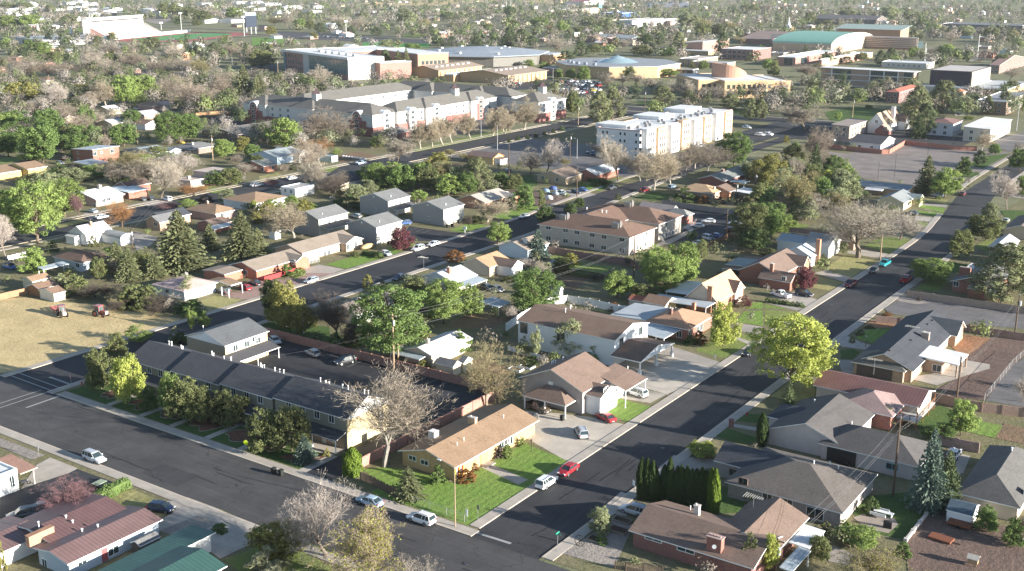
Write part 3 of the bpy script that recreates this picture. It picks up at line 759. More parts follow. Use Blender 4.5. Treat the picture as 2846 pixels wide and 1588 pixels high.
street('road', [(-85.6,-80),(-85.6,100),(-85.6,250),(-85.2,350),(-88.5,392),(-92.5,425),(-96.5,470),(-97,560),(-97,700)],12.4, ASPH, [('l',203.9,480),('r',202,440),('l',530,680),('r',530,680)])
street('road', [(-520,113.4),(60,113.4)],15.6, ASPHX, [('l',326,428.6),('r',0,421)],0,1.7)
street('road', [(-204.2,121),(-204.2,290),(-206.5,330),(-211,385),(-212.5,430),(-213,600)],14.6, ASPHN, [('l',0,290),('r',0,300)])
street('road', [(-326,121),(-327,350),(-327,602)],17, ASPH, [('l',60,475),('r',60,475)],2.2)
street('road', [(-900,612),(-300,611.5),(240,611)],17, ASPH, [('l',0,1100),('r',0,1100)],2.0)
street('road', [(-96,452),(60,447)],9, ASPHX, [('r',12,150)])
street('road', [(-450,121),(-450,420)],10, ASPH);street('road', [(-560,60),(-562,602)],12, ASPH);street('road', [(-900,240),(-333,240)],9, ASPH);street('road', [(-640,430),(-500,430)],9, ASPH)
street('road', [(-900,820),(-250,815)],12, ASPH);street('road', [(-700,620),(-705,1250)],12, ASPH)
street('road', [(-3200,1130),(-1400,1125),(-300,1150),(300,1150)],15, ASPHX);street('road', [(-1120,-100),(-1115,1900)],14, ASPHX);street('road', [(-2600,1750),(-600,1640),(900,1640)],22, ASPHX);street('road', [(-60,600),(-70,1400),(-300,2500)],13, ASPHX)
_gz=[0]
def patch(name, m, t, pts_, z=None):
 _gz[0]+=1;return sheet(name, [P(t, *p) for p in pts_],(.036+.0004*_gz[0]) if z is None else z, m)
def rpatch(name, m, x0, x1, y0, y1, z=None):
 _gz[0]+=1;return sheet(name, [(x0,y0),(x1,y0),(x1,y1),(x0,y1)],(.036+.0004*_gz[0]) if z is None else z, m)
def line(p, q, w=.12, m=None, z=.05, name='painted_line'):
 d=Vector((q[0]-p[0], q[1]-p[1]));n=Vector((-d.y, d.x)).normalized()*w/2
 return sheet(name, [(p[0]+n.x,p[1]+n.y),(q[0]+n.x,q[1]+n.y),(q[0]-n.x,q[1]-n.y),(p[0]-n.x,p[1]-n.y)], z, m or WHITEP)
def pline(t, a, b, w=.12, z=.05, m=None): return line(P(t,*a), P(t,*b), w, m, z)
rpatch('yard', YARD,-196.2,-91.9,121.7,345);rpatch('yard', YARD,-318,-213,121.7,600);rpatch('yard', YARD,-78.6,40,122,445);rpatch('yard', YARD,-196,-100,345,600);rpatch('yard', YARD,-555,-337,125,430)
rpatch('yard', YARD,-200,-92,40,105);
# --- block between the two near streets
rpatch('parking_lot', ASPHN,-190,-121.6,145.6,171.1);rpatch('parking_lot', ASPHN,-127.6,-121.6,121.8,145.59);rpatch('driveway', CONC,-194,-188.2,145.7,151)
for i in range(9): x=-168.5+i*2.75+(12 if i > 4 else 0);line((x,166),(x,170.8),.11, z=.09)
for i in range(4): line((-127.5,147+2.8*i),(-122,147+2.8*i),.11, z=.09)
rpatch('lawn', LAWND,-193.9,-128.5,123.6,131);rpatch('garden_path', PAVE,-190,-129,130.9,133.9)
for (a, b) in ((-186.5,-183.2),(-178,-173),(-169,-164.5),(-160,-155),(-150.5,-145),(-143,-138.6)):
 n=12;cx=(a+b)/2;sheet('planting_bed', [(cx+(b-a)*.62*math.cos(6.28*i/n),127.9+2.3*math.sin(6.28*i/n)*(1+.3*math.sin(i*2.3+a))+.4*math.sin(i*1.7)) for i in range(n)],.075, MULCH)
 e=MB();ps=[(cx+(b-a)*.64*math.cos(6.28*i/24),127.9+2.42*math.sin(6.28*i/24)*(1+.3*math.sin(i*1.15+a))+.4*math.sin(i*.85)) for i in range(25)]
 for p, q_ in zip(ps, ps[1:]): e.tube((*p,.07),(*q_,.07),.07,.07,4, caps=False)
 struct('kerb', e, [stc((.3,.26,.21))])
for x in (-180.8,-171,-162.2,-152.5,-143.8): rpatch('garden_path', CONC, x-.75, x+.75,123.5,131)
rpatch('garden_path', CONC,-135.4,-128.6,130.5,134);patch('planting_bed', MULCH,41, [(215,500),(330,480),(640,490),(480,575),(410,565)]);rpatch('garden_path', CONC,-129.3,-127.5,122.9,131)
rpatch('lawn', LAWNB,-113.5,-93.7,123.7,134.2);rpatch('lawn', LAWNB,-104.3,-93.7,134.2,153);
patch('lawn', LAWNB,41, [(900,600),(1080,590),(1220,600),(1480,690),(1640,740),(1700,690),(1880,590),(2130,660),(2050,830),(1750,1030),(1180,840)])
patch('lawn', LAWNB,42, [(0,560),(90,440),(190,400),(500,530),(290,660),(160,620)]);patch('garden_path', CONC,41, [(1880,590),(1950,560),(2260,690),(2180,730)])
patch('driveway', CONCP,42, [(150,330),(130,120),(480,150),(700,175),(1000,240),(610,540),(500,528)]);patch('lawn', LAWNB,42, [(800,105),(920,20),(1210,95),(1000,220)]);patch('driveway', CONC,32, [(1050,1140),(1480,1230),(1330,1310),(1020,1260)])
patch('driveway', CONCP,32, [(960,960),(1300,860),(1500,800),(1920,960),(1650,1160),(1480,1230),(1130,1130)])
patch('driveway', PAVE,32, [(1330,830),(1480,780),(2000,950),(1930,1000)]);patch('lawn', LAWN,32, [(1730,830),(1960,700),(2100,710),(2230,770),(2010,905)]);patch('garden_path', CONC,32, [(2070,715),(2100,700),(2290,765),(2240,785)])
patch('lawn', LAWN,32, [(2130,680),(2200,690),(2310,715),(2250,755),(2100,705)]);patch('driveway', PAVE,32, [(2110,580),(2351,620),(2351,690),(2120,650)])
patch('lawn', LAWNB,32, [(2180,480),(2351,470),(2351,610),(2110,570)]);patch('lawn', LAWNB,32, [(2210,400),(2351,395),(2351,455),(2200,450)]);patch('lawn', LAWN,33, [(0,465),(270,480),(220,560),(100,600),(0,610)]);patch('lawn', LAWN,33, [(0,410),(230,455),(0,452)])
patch('driveway', PAVE,33, [(0,375),(370,455),(290,470),(0,400)]);patch('driveway', CONC,33, [(40,340),(260,300),(470,370),(400,440)])
patch('lawn', LAWNY,33, [(300,240),(440,150),(710,215),(590,290),(420,260)]);patch('lawn', LAWNY,33, [(560,90),(620,50),(880,100),(760,190)]);patch('driveway', CONC,33, [(450,130),(560,100),(780,170),(720,210)]);patch('lawn', LAWN,33, [(660,10),(830,0),(1020,30),(950,90)])
patch('lawn', LAWNY,23, [(620,1350),(760,1270),(1090,1320),(980,1390),(850,1437),(640,1437)]);patch('lawn', LAWN,23, [(940,1180),(1010,1150),(1280,1190),(1190,1250)]);patch('lawn', LAWN,23, [(1020,1140),(1120,1090),(1400,1120),(1290,1185)]);patch('driveway', CONC,23, [(770,1230),(940,1210),(1240,1270),(1180,1310),(800,1250)])
patch('lawn', LAWNB,23, [(1400,850),(1430,835),(1690,870),(1650,910)]);patch('lawn', LAWN,23, [(1440,950),(1610,960),(1580,1000),(1450,990)]);patch('lawn', LAWNB,23, [(1420,800),(1450,785),(1710,815),(1700,865)]);patch('lawn', LAWNY,23, [(1460,745),(1530,725),(1740,740),(1720,780)]);patch('driveway', CONC,23, [(1430,890),(1660,915),(1600,955),(1420,930)]);patch('driveway', PAVE,23, [(1460,770),(1740,785),(1720,812),(1450,785)])
patch('lawn', LAWN,32, [(550,100),(650,30),(900,60),(1080,80),(890,130),(700,120)]);patch('lawn', LAWND,32, [(1400,300),(1550,250),(1760,260),(1680,310),(1450,320)]);patch('lawn', LAWNY,32, [(560,390),(900,450),(1180,520),(1130,520),(820,470)])
patch('lawn', LAWND,31, [(80,600),(250,560),(700,620),(720,760),(470,720),(200,650)]);patch('yard', DIRT,32, [(420,200),(600,130),(760,180),(640,300),(480,260)]);patch('yard', DIRT,31, [(1880,540),(2000,500),(2351,540),(2150,640),(1800,620)])
patch('yard', DIRT,31, [(1800,980),(2100,900),(2351,1000),(2351,1180),(2240,1170)])
# --- field and houses along the dark street
patch('dry_field', STRAW,30, [(0,365),(250,350),(420,390),(620,400),(1000,420),(1300,500),(1660,545),(1340,680),(860,830),(740,850),(330,985),(180,1010),(0,1040)]);rpatch('dry_field', STRAW,-300,-214,122.5,150)
patch('lawn', LAWNY,30, [(1820,380),(1960,330),(2070,430),(1900,490)]);patch('lawn', LAWNY,30, [(1980,340),(2200,370),(2080,430),(1940,390)]);patch('driveway', PINKG,30, [(2000,330),(2351,250),(2351,360),(2200,370)]);patch('driveway', PINKG,31, [(0,180),(300,190),(560,100),(800,130),(540,230),(100,320),(0,330)])
patch('driveway', CONC,21, [(500,1390),(640,1355),(880,1400),(770,1437),(500,1437)]);patch('lawn', LAWNB,21, [(700,1355),(1040,1255),(1240,1290),(910,1395)]);patch('lawn', LAWNB,21, [(1270,1200),(1480,1150),(1560,1160),(1350,1260)])
patch('parking_lot', ASPHN,21, [(1500,990),(1560,1000),(2000,1060),(1830,1140),(1530,1130),(1400,1110)]);patch('lawn', LAWNB,21, [(1880,1030),(2060,960),(2260,985),(2010,1050)]);patch('lawn', LAWNB,21, [(2250,900),(2320,830),(2463,830),(2463,930)]);patch('parking_lot', ASPHN,21, [(890,900),(1040,870),(1290,930),(1420,1000),(1200,1000)])
for k in range(3): pline(21,(1500+60*k,1030+14*k),(1580+60*k,1005+12*k),.12,.09)
patch('lawn', LAWNB,22, [(0,830),(180,790),(330,800),(310,850),(0,930)]);patch('yard', DIRTR,22, [(0,650),(250,640),(420,690),(700,700),(620,740),(440,830),(330,800),(180,780),(0,740)]);patch('driveway', PAVE,22, [(560,650),(700,640),(880,690),(700,740)])
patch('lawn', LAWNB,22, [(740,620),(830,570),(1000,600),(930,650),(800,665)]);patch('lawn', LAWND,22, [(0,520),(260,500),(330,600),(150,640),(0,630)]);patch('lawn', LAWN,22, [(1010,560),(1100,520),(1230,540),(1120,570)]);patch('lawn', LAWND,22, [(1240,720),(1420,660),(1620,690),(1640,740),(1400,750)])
patch('parking_lot', ASPHN,22, [(1600,790),(1800,830),(2250,880),(2300,950),(2100,1090),(1700,1130),(1500,1140),(1800,980)]);patch('garden_path', CONC,22, [(1440,1170),(1690,1060),(1760,1030),(1700,1000),(1840,920),(1790,1050),(1600,1150),(1200,1260)])
patch('lawn', LAWN,22, [(430,1290),(500,1260),(760,1340),(1080,1390),(900,1437),(600,1400)]);patch('lawn', LAWN,23, [(130,1000),(220,965),(420,975),(330,1060),(140,1050)]);patch('lawn', LAWNB,20, [(420,500),(500,440),(640,490),(520,520)]);patch('lawn', LAWN,20, [(0,340),(80,330),(200,360),(100,390),(0,400)]);patch('lawn', LAWN,21, [(620,460),(700,415),(830,430),(740,480)]);patch('lawn', LAWNY,21, [(60,520),(240,480),(330,520),(100,570)])
patch('lawn', LAWN,20, [(1850,640),(2020,610),(2200,640),(2040,680)]);patch('driveway', PAVE,20, [(1100,1060),(1300,1040),(1500,1100),(1420,1180),(1300,1230),(1270,1120)]);patch('driveway', PAVE,20, [(790,870),(870,840),(1010,870),(860,930)]);patch('lawn', LAWNY,20, [(540,980),(760,920),(860,940),(560,1010)])
patch('yard', DIRT,21, [(800,330),(1000,280),(1240,330),(1000,380),(850,400)]);patch('driveway', PAVE,20, [(1360,760),(1500,730),(1650,760),(1400,800)])
# --- campus side
rpatch('parking_lot', ASPHL,-316,-222,400,470);rpatch('parking_lot', ASPH,-238,-130,545,598);rpatch('parking_lot', ASPH,-232,-215,470,545)
patch('parking_lot', ASPHX,11, [(1450,1250),(1600,1250),(2463,1130),(2576,1200),(2300,1290),(1500,1437)]);patch('verge', LAWN,21, [(1480,260),(2463,60),(2463,100),(1560,285)])
patch('parking_lot', asp((.2,.17,.15), None,2),23, [(570,280),(780,300),(1310,200),(2000,240),(2330,290),(2000,520),(1840,575),(1440,600),(860,530),(780,400)]);patch('lawn', LAWND,23, [(1950,420),(2010,330),(2330,300),(2080,440)]);patch('lawn', LAWND,23, [(1820,520),(1880,470),(2060,480),(1960,530)])
patch('parking_lot', ASPHL,23, [(2180,180),(2463,90),(2463,210),(2330,290),(2230,250)]);patch('lawn', LAWND,13, [(580,1120),(900,1060),(1200,1090),(1180,1200),(700,1240)]);patch('lawn', LAWND,12, [(1240,1010),(1700,1030),(2200,1080),(2576,1120),(2576,1180),(1500,1060)])
patch('parking_lot', ASPH,12, [(0,840),(460,780),(960,820),(950,900),(740,980),(600,900),(300,890),(0,900)]);patch('parking_lot', ASPH,11, [(0,590),(260,640),(240,720),(0,690)]);patch('parking_lot', ASPH,10, [(1950,1160),(2300,1130),(2576,1140),(2576,1260),(2100,1250)])
patch('parking_lot', ASPHX,11, [(250,320),(1800,400),(1840,440),(1100,420),(300,380)]);patch('lawn', gra((.16,.27,.06),(.13,.22,.05)),11, [(0,370),(420,395),(500,410),(0,460)]);patch('lawn', gra((.1,.3,.08),(.08,.24,.06)),11, [(1100,425),(1450,425),(1780,440),(1760,470),(1110,480)]);patch('infield', DIRTR,11, [(1450,415),(1560,418),(1500,440),(1420,440)])
patch('lawn', LAWN,10, [(620,290),(760,260),(980,265),(960,310),(640,330)]);patch('lawn', LAWN,11, [(1480,345),(1780,335),(1790,370),(1500,370)]);patch('lawn', LAWN,13, [(2250,560),(2420,520),(2300,580)]);patch('lawn', LAWN,13, [(1990,555),(2140,545),(2000,600)])
patch('dry_field', STRAW,11, [(1050,40),(1500,5),(2300,-8),(2576,5),(1700,60)]);patch('dry_field', STRAW,12, [(150,20),(400,-10),(800,-8),(500,40)]);patch('yard', GRAV,10, [(1480,60),(1750,170),(1600,250),(1400,200)])
patch('garden_path', CONC,13, [(1860,1060),(2040,1040),(1990,1150),(1890,1160)]);patch('garden_path', PAVE,13, [(2050,540),(2150,515),(2240,540),(2030,620)])
# --- yards on the sunny side, lower right
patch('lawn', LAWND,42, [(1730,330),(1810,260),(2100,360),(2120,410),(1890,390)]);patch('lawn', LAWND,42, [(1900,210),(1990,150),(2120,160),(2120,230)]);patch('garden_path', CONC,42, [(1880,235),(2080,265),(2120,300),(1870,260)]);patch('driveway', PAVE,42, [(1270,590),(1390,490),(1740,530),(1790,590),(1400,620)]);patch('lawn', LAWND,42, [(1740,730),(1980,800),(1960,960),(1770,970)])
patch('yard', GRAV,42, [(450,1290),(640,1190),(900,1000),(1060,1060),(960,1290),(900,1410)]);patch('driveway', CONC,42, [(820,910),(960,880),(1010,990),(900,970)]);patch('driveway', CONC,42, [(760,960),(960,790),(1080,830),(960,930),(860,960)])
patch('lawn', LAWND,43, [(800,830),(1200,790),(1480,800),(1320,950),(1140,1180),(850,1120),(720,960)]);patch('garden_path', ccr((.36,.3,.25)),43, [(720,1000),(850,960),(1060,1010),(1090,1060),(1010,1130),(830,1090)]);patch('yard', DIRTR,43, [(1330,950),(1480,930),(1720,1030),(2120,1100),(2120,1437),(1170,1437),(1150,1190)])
patch('lawn', LAWNB,43, [(1620,290),(1720,200),(1950,250),(1880,350)]);patch('yard', DIRT,43, [(1880,350),(1960,230),(2120,270),(2120,400)]);patch('lawn', LAWND,43, [(1230,240),(1420,80),(1560,130),(1500,330),(1330,330)]);patch('garden_path', PAVE,43, [(500,1290),(560,1230),(720,1300),(680,1390),(520,1360)]);patch('driveway', CONC,43, [(1560,470),(1680,500),(1620,640),(1570,650)])
patch('lawn', LAWNB,33, [(820,720),(940,640),(1150,640),(1000,775)]);patch('garden_path', CONC,33, [(650,770),(720,690),(870,760),(980,790),(930,830),(700,800)]);patch('lawn', LAWND,33, [(680,830),(800,820),(860,850),(790,915),(690,910)]);patch('planting_bed', BARK_C,33, [(880,620),(960,560),(1240,580),(1200,630),(960,630)]);patch('driveway', PAVE,33, [(660,920),(780,920),(830,1050),(700,1030)])
patch('parking_lot', ASPHL,33, [(1080,450),(1180,390),(1480,360),(2351,500),(2351,640),(1640,570),(1130,500)]);patch('gravel_bed', GRAV,33, [(1190,380),(1260,320),(1700,370),(2300,470),(1500,400),(1380,415)]);patch('yard', BARK_C,33, [(1680,690),(1770,685),(2060,720),(1960,900),(1800,920),(1660,760)]);patch('yard', DIRTR,33, [(1800,920),(2060,710),(2351,740),(2351,880),(1990,1290),(1750,1260),(1550,1190),(1760,1080)]);patch('garden_path', CONC,33, [(1260,1080),(1500,1050),(1810,920),(2040,960),(2040,1000),(1830,1060),(1560,1150)])
patch('yard', ASPHL,33, [(2000,1290),(2240,980),(2351,900),(2351,1350)]);patch('lawn', LAWNY,33, [(50,1250),(200,1140),(450,1110),(450,1250),(260,1300)]);patch('lawn', LAWN,33, [(1370,270),(1480,200),(1650,230),(1560,300)]);patch('lawn', LAWND,23, [(1700,1437),(1760,1330),(1940,1360),(1880,1437)]);patch('lawn', LAWN,23, [(1990,1180),(2090,1130),(2220,1130),(2100,1230)]);patch('lawn', LAWND,23, [(2240,840),(2463,840),(2463,950),(2300,930)])
for k in range(7): pline(33,(1500+125*k,450+18*k),(1560+125*k,390+17*k),.12,.09)
# --- lower left
patch('parking_lot', ASPH,40, [(0,840),(300,720),(630,605),(930,710),(700,740),(460,900),(0,1090)]);patch('parking_lot', CONC,40, [(300,570),(410,510),(640,600),(560,640),(310,720),(170,770)]);patch('gravel_bed', GRAV,40, [(0,350),(370,490),(260,530),(0,420)]);patch('lawn', LAWNY,40, [(680,960),(760,860),(1080,770),(1300,860),(1080,960),(820,985)])
patch('driveway', CONC,40, [(1480,860),(1530,835),(1800,935),(1700,960),(1860,1050),(2120,1120),(2050,1220),(1800,1340),(1650,1230),(1300,1110),(1240,1060),(1420,960),(1330,870)]);patch('gravel_bed', GRAV,40, [(1300,1110),(1620,985),(1800,1050),(1660,1110),(1530,1080),(1390,1140)]);patch('verge', LAWNY,40, [(1140,740),(1190,725),(1510,845),(1470,870)]);patch('verge', LAWNY,40, [(1700,950),(1800,935),(1970,1010),(1900,1040)]);patch('lawn', LAWN,40, [(1830,1350),(2120,1240),(2120,1437),(1950,1437)]);patch('lawn', LAWN,41, [(0,1330),(420,1280),(700,1437),(0,1437)]);patch('verge', LAWN,41, [(400,1210),(450,1200),(950,1410),(880,1437)])
# --- paint on the roads
for dx in (0,1.9): line((-195.9+0*dx,121.9+dx),(-212,121.9+dx+.4),.3, z=.06)
line((-196.5,126.2),(-204,126.4),.55, z=.06)
for dx in (0,2.1): line((-196.6-dx*1.0,105.9),(-196.6-dx,121),.3, z=.06)
line((-192.5,113.6),(-192.7,121),.5, z=.06);line((-92,122.6),(-85.3,122.8),.55, z=.06)
for t,x,y in ((41,1755,1375),(40,1955,735),(42,1300,430),(33,600,420),(31,1500,95)):
 q=P(t,x,y);o=MB();o.lathe((q[0],q[1],.03),[(.42,0),(.42,.035),(.36,.04),(.36,.032),(.02,.034)],16);o=o.build('manhole_cover',[stl((.12,.12,.12))],None,loc=(*q,0));tag(o,'iron manhole cover in the asphalt '+{41:'at the corner junction',40:'of the wide street',42:'before the wide concrete drive',33:'near the curve beyond the lime tree',31:'of the dark street'}[t],'manhole cover')
rnd=random.Random(8)
for i in range(46):
 if i < 22: x, y, w_, d_=rnd.uniform(-88,-82), rnd.uniform(125,340),.12, rnd.uniform(3,14)
 elif i < 36: x, y, w_, d_=rnd.uniform(-185,-60), rnd.uniform(107,120), rnd.uniform(3,16),.12
 else: x, y, w_, d_=rnd.uniform(-208,-200), rnd.uniform(150,300),.12, rnd.uniform(3,12)
 ps=[(x,y)];n=7
 for k in range(n): ps.append((ps[-1][0]+w_/n+rnd.gauss(0,.12), ps[-1][1]+d_/n+rnd.gauss(0,.12)))
 b=MB()
 for p, q in zip(ps, ps[1:]): L_=math.dist(p,q);nx, ny=-(q[1]-p[1])/L_*.05,(q[0]-p[0])/L_*.05;b.face([(p[0]-nx,p[1]-ny,.044),(q[0]-nx,q[1]-ny,.044),(q[0]+nx,q[1]+ny,.044),(p[0]+nx,p[1]+ny,.044)])
 struct('tar_seam', b, [pln((.016,.016,.017))])
for x0,x1,y0,y1 in ((-150,-141,107.5,112),(-118,-114,114,119.5),(-84.5,-80.5,180,190),(-90.5,-87,225,233),(-202,-198,215,228)): rpatch('road_patch', asp((.05,.049,.05)), x0, x1, y0, y1,.042)
# ---------------------------------------------------------------- near buildings
def apex(t, x, y, wx, wy):
 """height of a ridge end standing over (wx, wy), from its row on the photograph"""
 yt=nat(t, x, y)[1];lo, hi=0.0,40.0
 for _ in range(40):
  m=(lo+hi)/2
  if proj(wx, wy, m)[1] > yt: lo=m
  else: hi=m
 return lo
TANR=shg((.245,.165,.105));BRNR=shg((.2,.13,.09));BRNR2=shg((.165,.115,.09));DKBR=shg((.115,.075,.06));GRYR=shg((.15,.15,.15));DKGR=shg((.052,.056,.064));CHAR=shg((.062,.062,.068));LTGR=shg((.4,.4,.4));TAUPE=shg((.24,.195,.155));OLVR=shg((.2,.185,.15));PINKR=shg((.42,.3,.27));REDR=shg((.27,.12,.08));MAROON=shg((.13,.055,.05))
MEMB=mbr((.72,.72,.7));MEMBG=mbr((.45,.48,.5));BLUEM=mtl((.34,.39,.42));BLUEX=mtl((.34,.39,.42), None,2);REDM=mtl((.19,.1,.09), None,2);REDMX=mtl((.2,.125,.115));GREENM=mtl((.045,.105,.09));SLATE=shg((.24,.27,.28))
YELB=brk((.5,.33,.15),(.5,.4,.28));TANB=brk((.42,.28,.19));REDB=brk((.3,.1,.06));DREDB=brk((.2,.06,.05));GREYB=brk((.33,.3,.28));ORNB=brk((.42,.19,.1));PINKB=brk((.45,.27,.22))
WST=stc((.72,.71,.69));CREAM=stc((.6,.52,.36));YCREAM_SHADE=mat('siding',(.27,.25,.19));YCREAM=mat('siding',(.58,.47,.28));GREIGE=stc((.36,.33,.31));LILAC=stc((.5,.44,.42));BEIGE=stc((.55,.46,.36));BLUEW=mat('siding',(.5,.56,.6));WSID=mat('siding',(.72,.73,.73));SAGEW=mat('siding',(.5,.53,.46));LTAN=stc((.52,.42,.31));BLGREY=stc((.4,.43,.46));YELW=stc((.6,.43,.16))  # olive siding is the cream townhouse siding with shade put into its colour
HOUSE='houses of the neighbourhood'
b=BL('brick_house','low yellow brick house with tan shingle roof on the street corner','house', HOUSE,'the yellow brick corner house')
b.rect(-116.7,-104.4,134.3,159.4,2.7,'gy',1.75, YELB, TANR,.6)
b.chimney(41,1805,225,1.6,.7,1.1, brk((.5,.36,.22))).unit(41, [(1487,345)],1.3,1.3,1.3).pipes(41, [(1735,372),(1680,410),(2060,185)],.6,.05)
b.win(41, [(1315,510),(1415,545)],1.5,.75).win(41, [(1310,632),(1450,678)],1.3,.5).win(41, [(2040,398),(2085,378),(2110,368)],1.3,1.3).win(42, [(25,365)],1.6,1.2).door(41, [(1885,500)],(.15,.1,.07))
m=MB();X=-103.9;
for i in range(7): m.box(-104.9,-104.82,134.9+i*.36,135.06+i*.36,.1,2.45, i % 3)
m.build('garden_screen', [pln((.65,.45,.05)), TRIM, pln((.35,.05,.04))], b.root)
m=MB();m.box(-105.05,-104.9,142.2,144.2,.1,2.3);m.build('recess_panel', [brk((.42,.26,.1))], b.root);m=MB();m.box(-104.9,-103.4,142,144.4,0,.18);m.build('porch_step', [CONC], b.root)
m=MB();p_=P(42,175,300);m.box(p_[0]-.08,p_[0]+.08,p_[1]-.08,p_[1]+.08,0,2.7);m.build('post', [TRIM], b.root)
b=BL('townhouse_block','long two-storey townhouse block with stepped charcoal roof along the wide street','apartment building', None,'the long townhouse block')
for i,(x0, x1) in enumerate(((-187.8,-174.6),(-174.6,-160.3),(-160.3,-146.0),(-146.0,-128.0))):
 b.rect(x0-(.25 if i==0 else -.003), x1+(.3 if i==3 else 0),133.8,145.4,4.95+.35*i,'gx',2.5, YCREAM_SHADE, CHAR,.32 if i not in (0,3) else .3)
 b.row('Y', i,3 if i < 3 else 4,4.0+.35*i,1.2,1.35)
m=MB();ym=(133.8+145.4)/2;W=b.wings[3];xe=W[5]+.03
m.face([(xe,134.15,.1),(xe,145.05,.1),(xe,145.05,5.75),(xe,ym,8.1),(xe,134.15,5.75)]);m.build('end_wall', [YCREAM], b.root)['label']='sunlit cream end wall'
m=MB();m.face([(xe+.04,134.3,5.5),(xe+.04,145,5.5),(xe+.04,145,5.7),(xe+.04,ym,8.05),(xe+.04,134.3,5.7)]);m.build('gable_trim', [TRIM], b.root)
b._win(('X', xe,143.2,3.3),1.0,1.3)
for i,(x0, x1) in enumerate(((-187.3,-174.7),(-174.4,-160.5),(-160.1,-146.2),(-145.8,-128.2))):
 ps=[(x0+.4+(x1-x0-.8)*k/3,131.75) for k in range(4)]
 b.porch(x0, x1,131.5,134.1,2.35+.1*i,.75,'sy', CHAR, TRIM, ps)
 m=MB();m.box(x0+.4, x1-.4,134.02,134.1,.1,2.6);m.build('ground_floor_wall', [brk((.33,.24,.16))], b.root)
 for k in range(2):
  xx=x0+(x1-x0)*(.3+.4*k);d=MB();d.box(xx-.5, xx+.5,133.94,134.02,.1,2.15);d.build('door', [pln((.6,.58,.54))], b.root);b._win(('Y', xx+1.7,134.02,1.4),1.2,1.1)
rr=random.Random(5)
for gx in (-184.5,-180.5,-171.5,-167,-157.5,-152.6,-141,-135.5,-131):
 for k in range(3):
  x=gx+k*.75+rr.uniform(-.2,.2);y=141.2+rr.uniform(-.5,.9);W=[w for w in b.wings[:4] if w[0] <= x <= w[1]][0];z=W[8](x, y);m=MB();h=rr.uniform(.5,.95)
  m.tube((x,y,z-.2),(x,y,z+h),.075,.075,8);m.tube((x,y,z+h-.12),(x,y,z+h+.05),.14,.14,8);m.build('vent_pipe', [TRIM], b.root)
b=BL('townhouse','two-storey cream townhouse with grey gable roof behind the long townhouse block','apartment building', None,'the cream townhouse by the car park')
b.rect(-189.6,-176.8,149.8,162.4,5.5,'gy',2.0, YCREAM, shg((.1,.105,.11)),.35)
m=MB();W=b.wings[0];m.face([(W[4],W[6]-.03,.1),(W[5],W[6]-.03,.1),(W[5],W[6]-.03,5.3),(W[4],W[6]-.03,5.3)]);m.build('side_wall', [YCREAM_SHADE], b.root);m=MB();m.face([(W[4],W[6]-.05,5.25),(W[5],W[6]-.05,5.25),(-183.2,W[6]-.05,7.2)]);m.build('gable_trim', [TRIM], b.root)
b.row('X',0,3,4.2,1.2,1.2).row('X',0,2,1.4,1.2,1.2);b.porch(-177.2,-173.6,149.6,162.3,2.5,.9,'sx', CHAR, TRIM, [(-173.9,150.2),(-173.9,156),(-173.9,162)]);b.pipes(30, [(2065,560),(2140,545),(2155,530),(1735,660),(1825,640),(1845,640)],.8,.08)
b.win(31, [(20,720)],1.3,1.2)
b=BL('brown_roof_house','two-storey mauve house with brown shingle roof and hipped carport','house', HOUSE,'the brown roofed house with the hipped carport')
b.rect(-117,-102.2,171,183.8,4.7,'gy',3.2, GREIGE, BRNR2,.5).rect(-103.8,-99.2,172.4,179.6,3.9,'gx',1.3, WST, BRNR2,.35).rect(-104.6,-100.9,179.2,187.2,4.7,'sx',.8, WST, BRNR2,.3, BRNR2)
b.porch(-101.2,-97.4,178.9,187.4,3.7,1.05,'sx', BRNR2, TRIM, [(-97.7,179.2),(-97.7,187.1)])
b.pipes(32, [(437,955),(450,945),(470,945),(538,915)],.5,.09).win(32, [(860,1190),(895,1180)],1.0,1.2);m=MB();W=b.wings[0];m.box(-110.3,-109.3,W[6]-.06,W[6],4.5,5.2);m.build('gable_vent', [TRIM], b.root)
c0=cn(32,(560,1335),(170,1240),(735,1240),2.7);b.rect(*c0,2.7,'hip',1.9, None, BRNR2,.2, None,0,.2, False)
for (px, py) in ((c0[0]+.3,c0[2]+.3),((c0[0]+c0[1])/2,c0[2]+.3),(c0[1]-.3,c0[2]+.3),(c0[1]-.3,c0[3]-.3)): m=MB();m.box(px-.1,px+.1,py-.1,py+.1,0,2.6);m.build('post', [TRIM], b.root)
m=MB();s_=P(32,745,1350)
for i in range(6): m.box(s_[0]-.2-.3*i, s_[0]+.1-.3*i, s_[1]-.6, s_[1]+.6,0,.2+.2*i)
m.build('stair', [BEIGE], b.root)
pp=P(32,1120,1137);m=MB();m.box(pp[0]-.08,pp[0]+.08,pp[1]-.08,pp[1]+.08,0,3.9);m.build('post', [TRIM], b.root);m=MB();q0=P(32,1030,1105);m.box(q0[0],pp[0],pp[1]-.05,pp[1]+.05,.2,1.5);m.build('lattice', [TRIM], b.root)
b=BL('white_house','large white house with dark brown shingle roof and gabled double carport','house', HOUSE,'the large white house with the gabled carport')
b.rect(-136.2,-110.9,198.2,213.6,6.0,'gx',1.85, WSID, shg((.17,.115,.085)),.3)
b.win(32, [(185,620),(520,690)],1.8,2.6, pln((.2,.2,.2))).win(32, [(1065,755),(1240,652)],1.5,1.7, pln((.3,.3,.3))).pipes(32, [(560,485),(606,455)],.9,.09)
c0=cn(32,(1240,940),(1000,880),(1550,762),3.1);b.rect(-111.1, c0[1], c0[2], c0[3],3.1,'gx',1.6, None, shg((.15,.1,.075)),.2, None,0,.25, False)
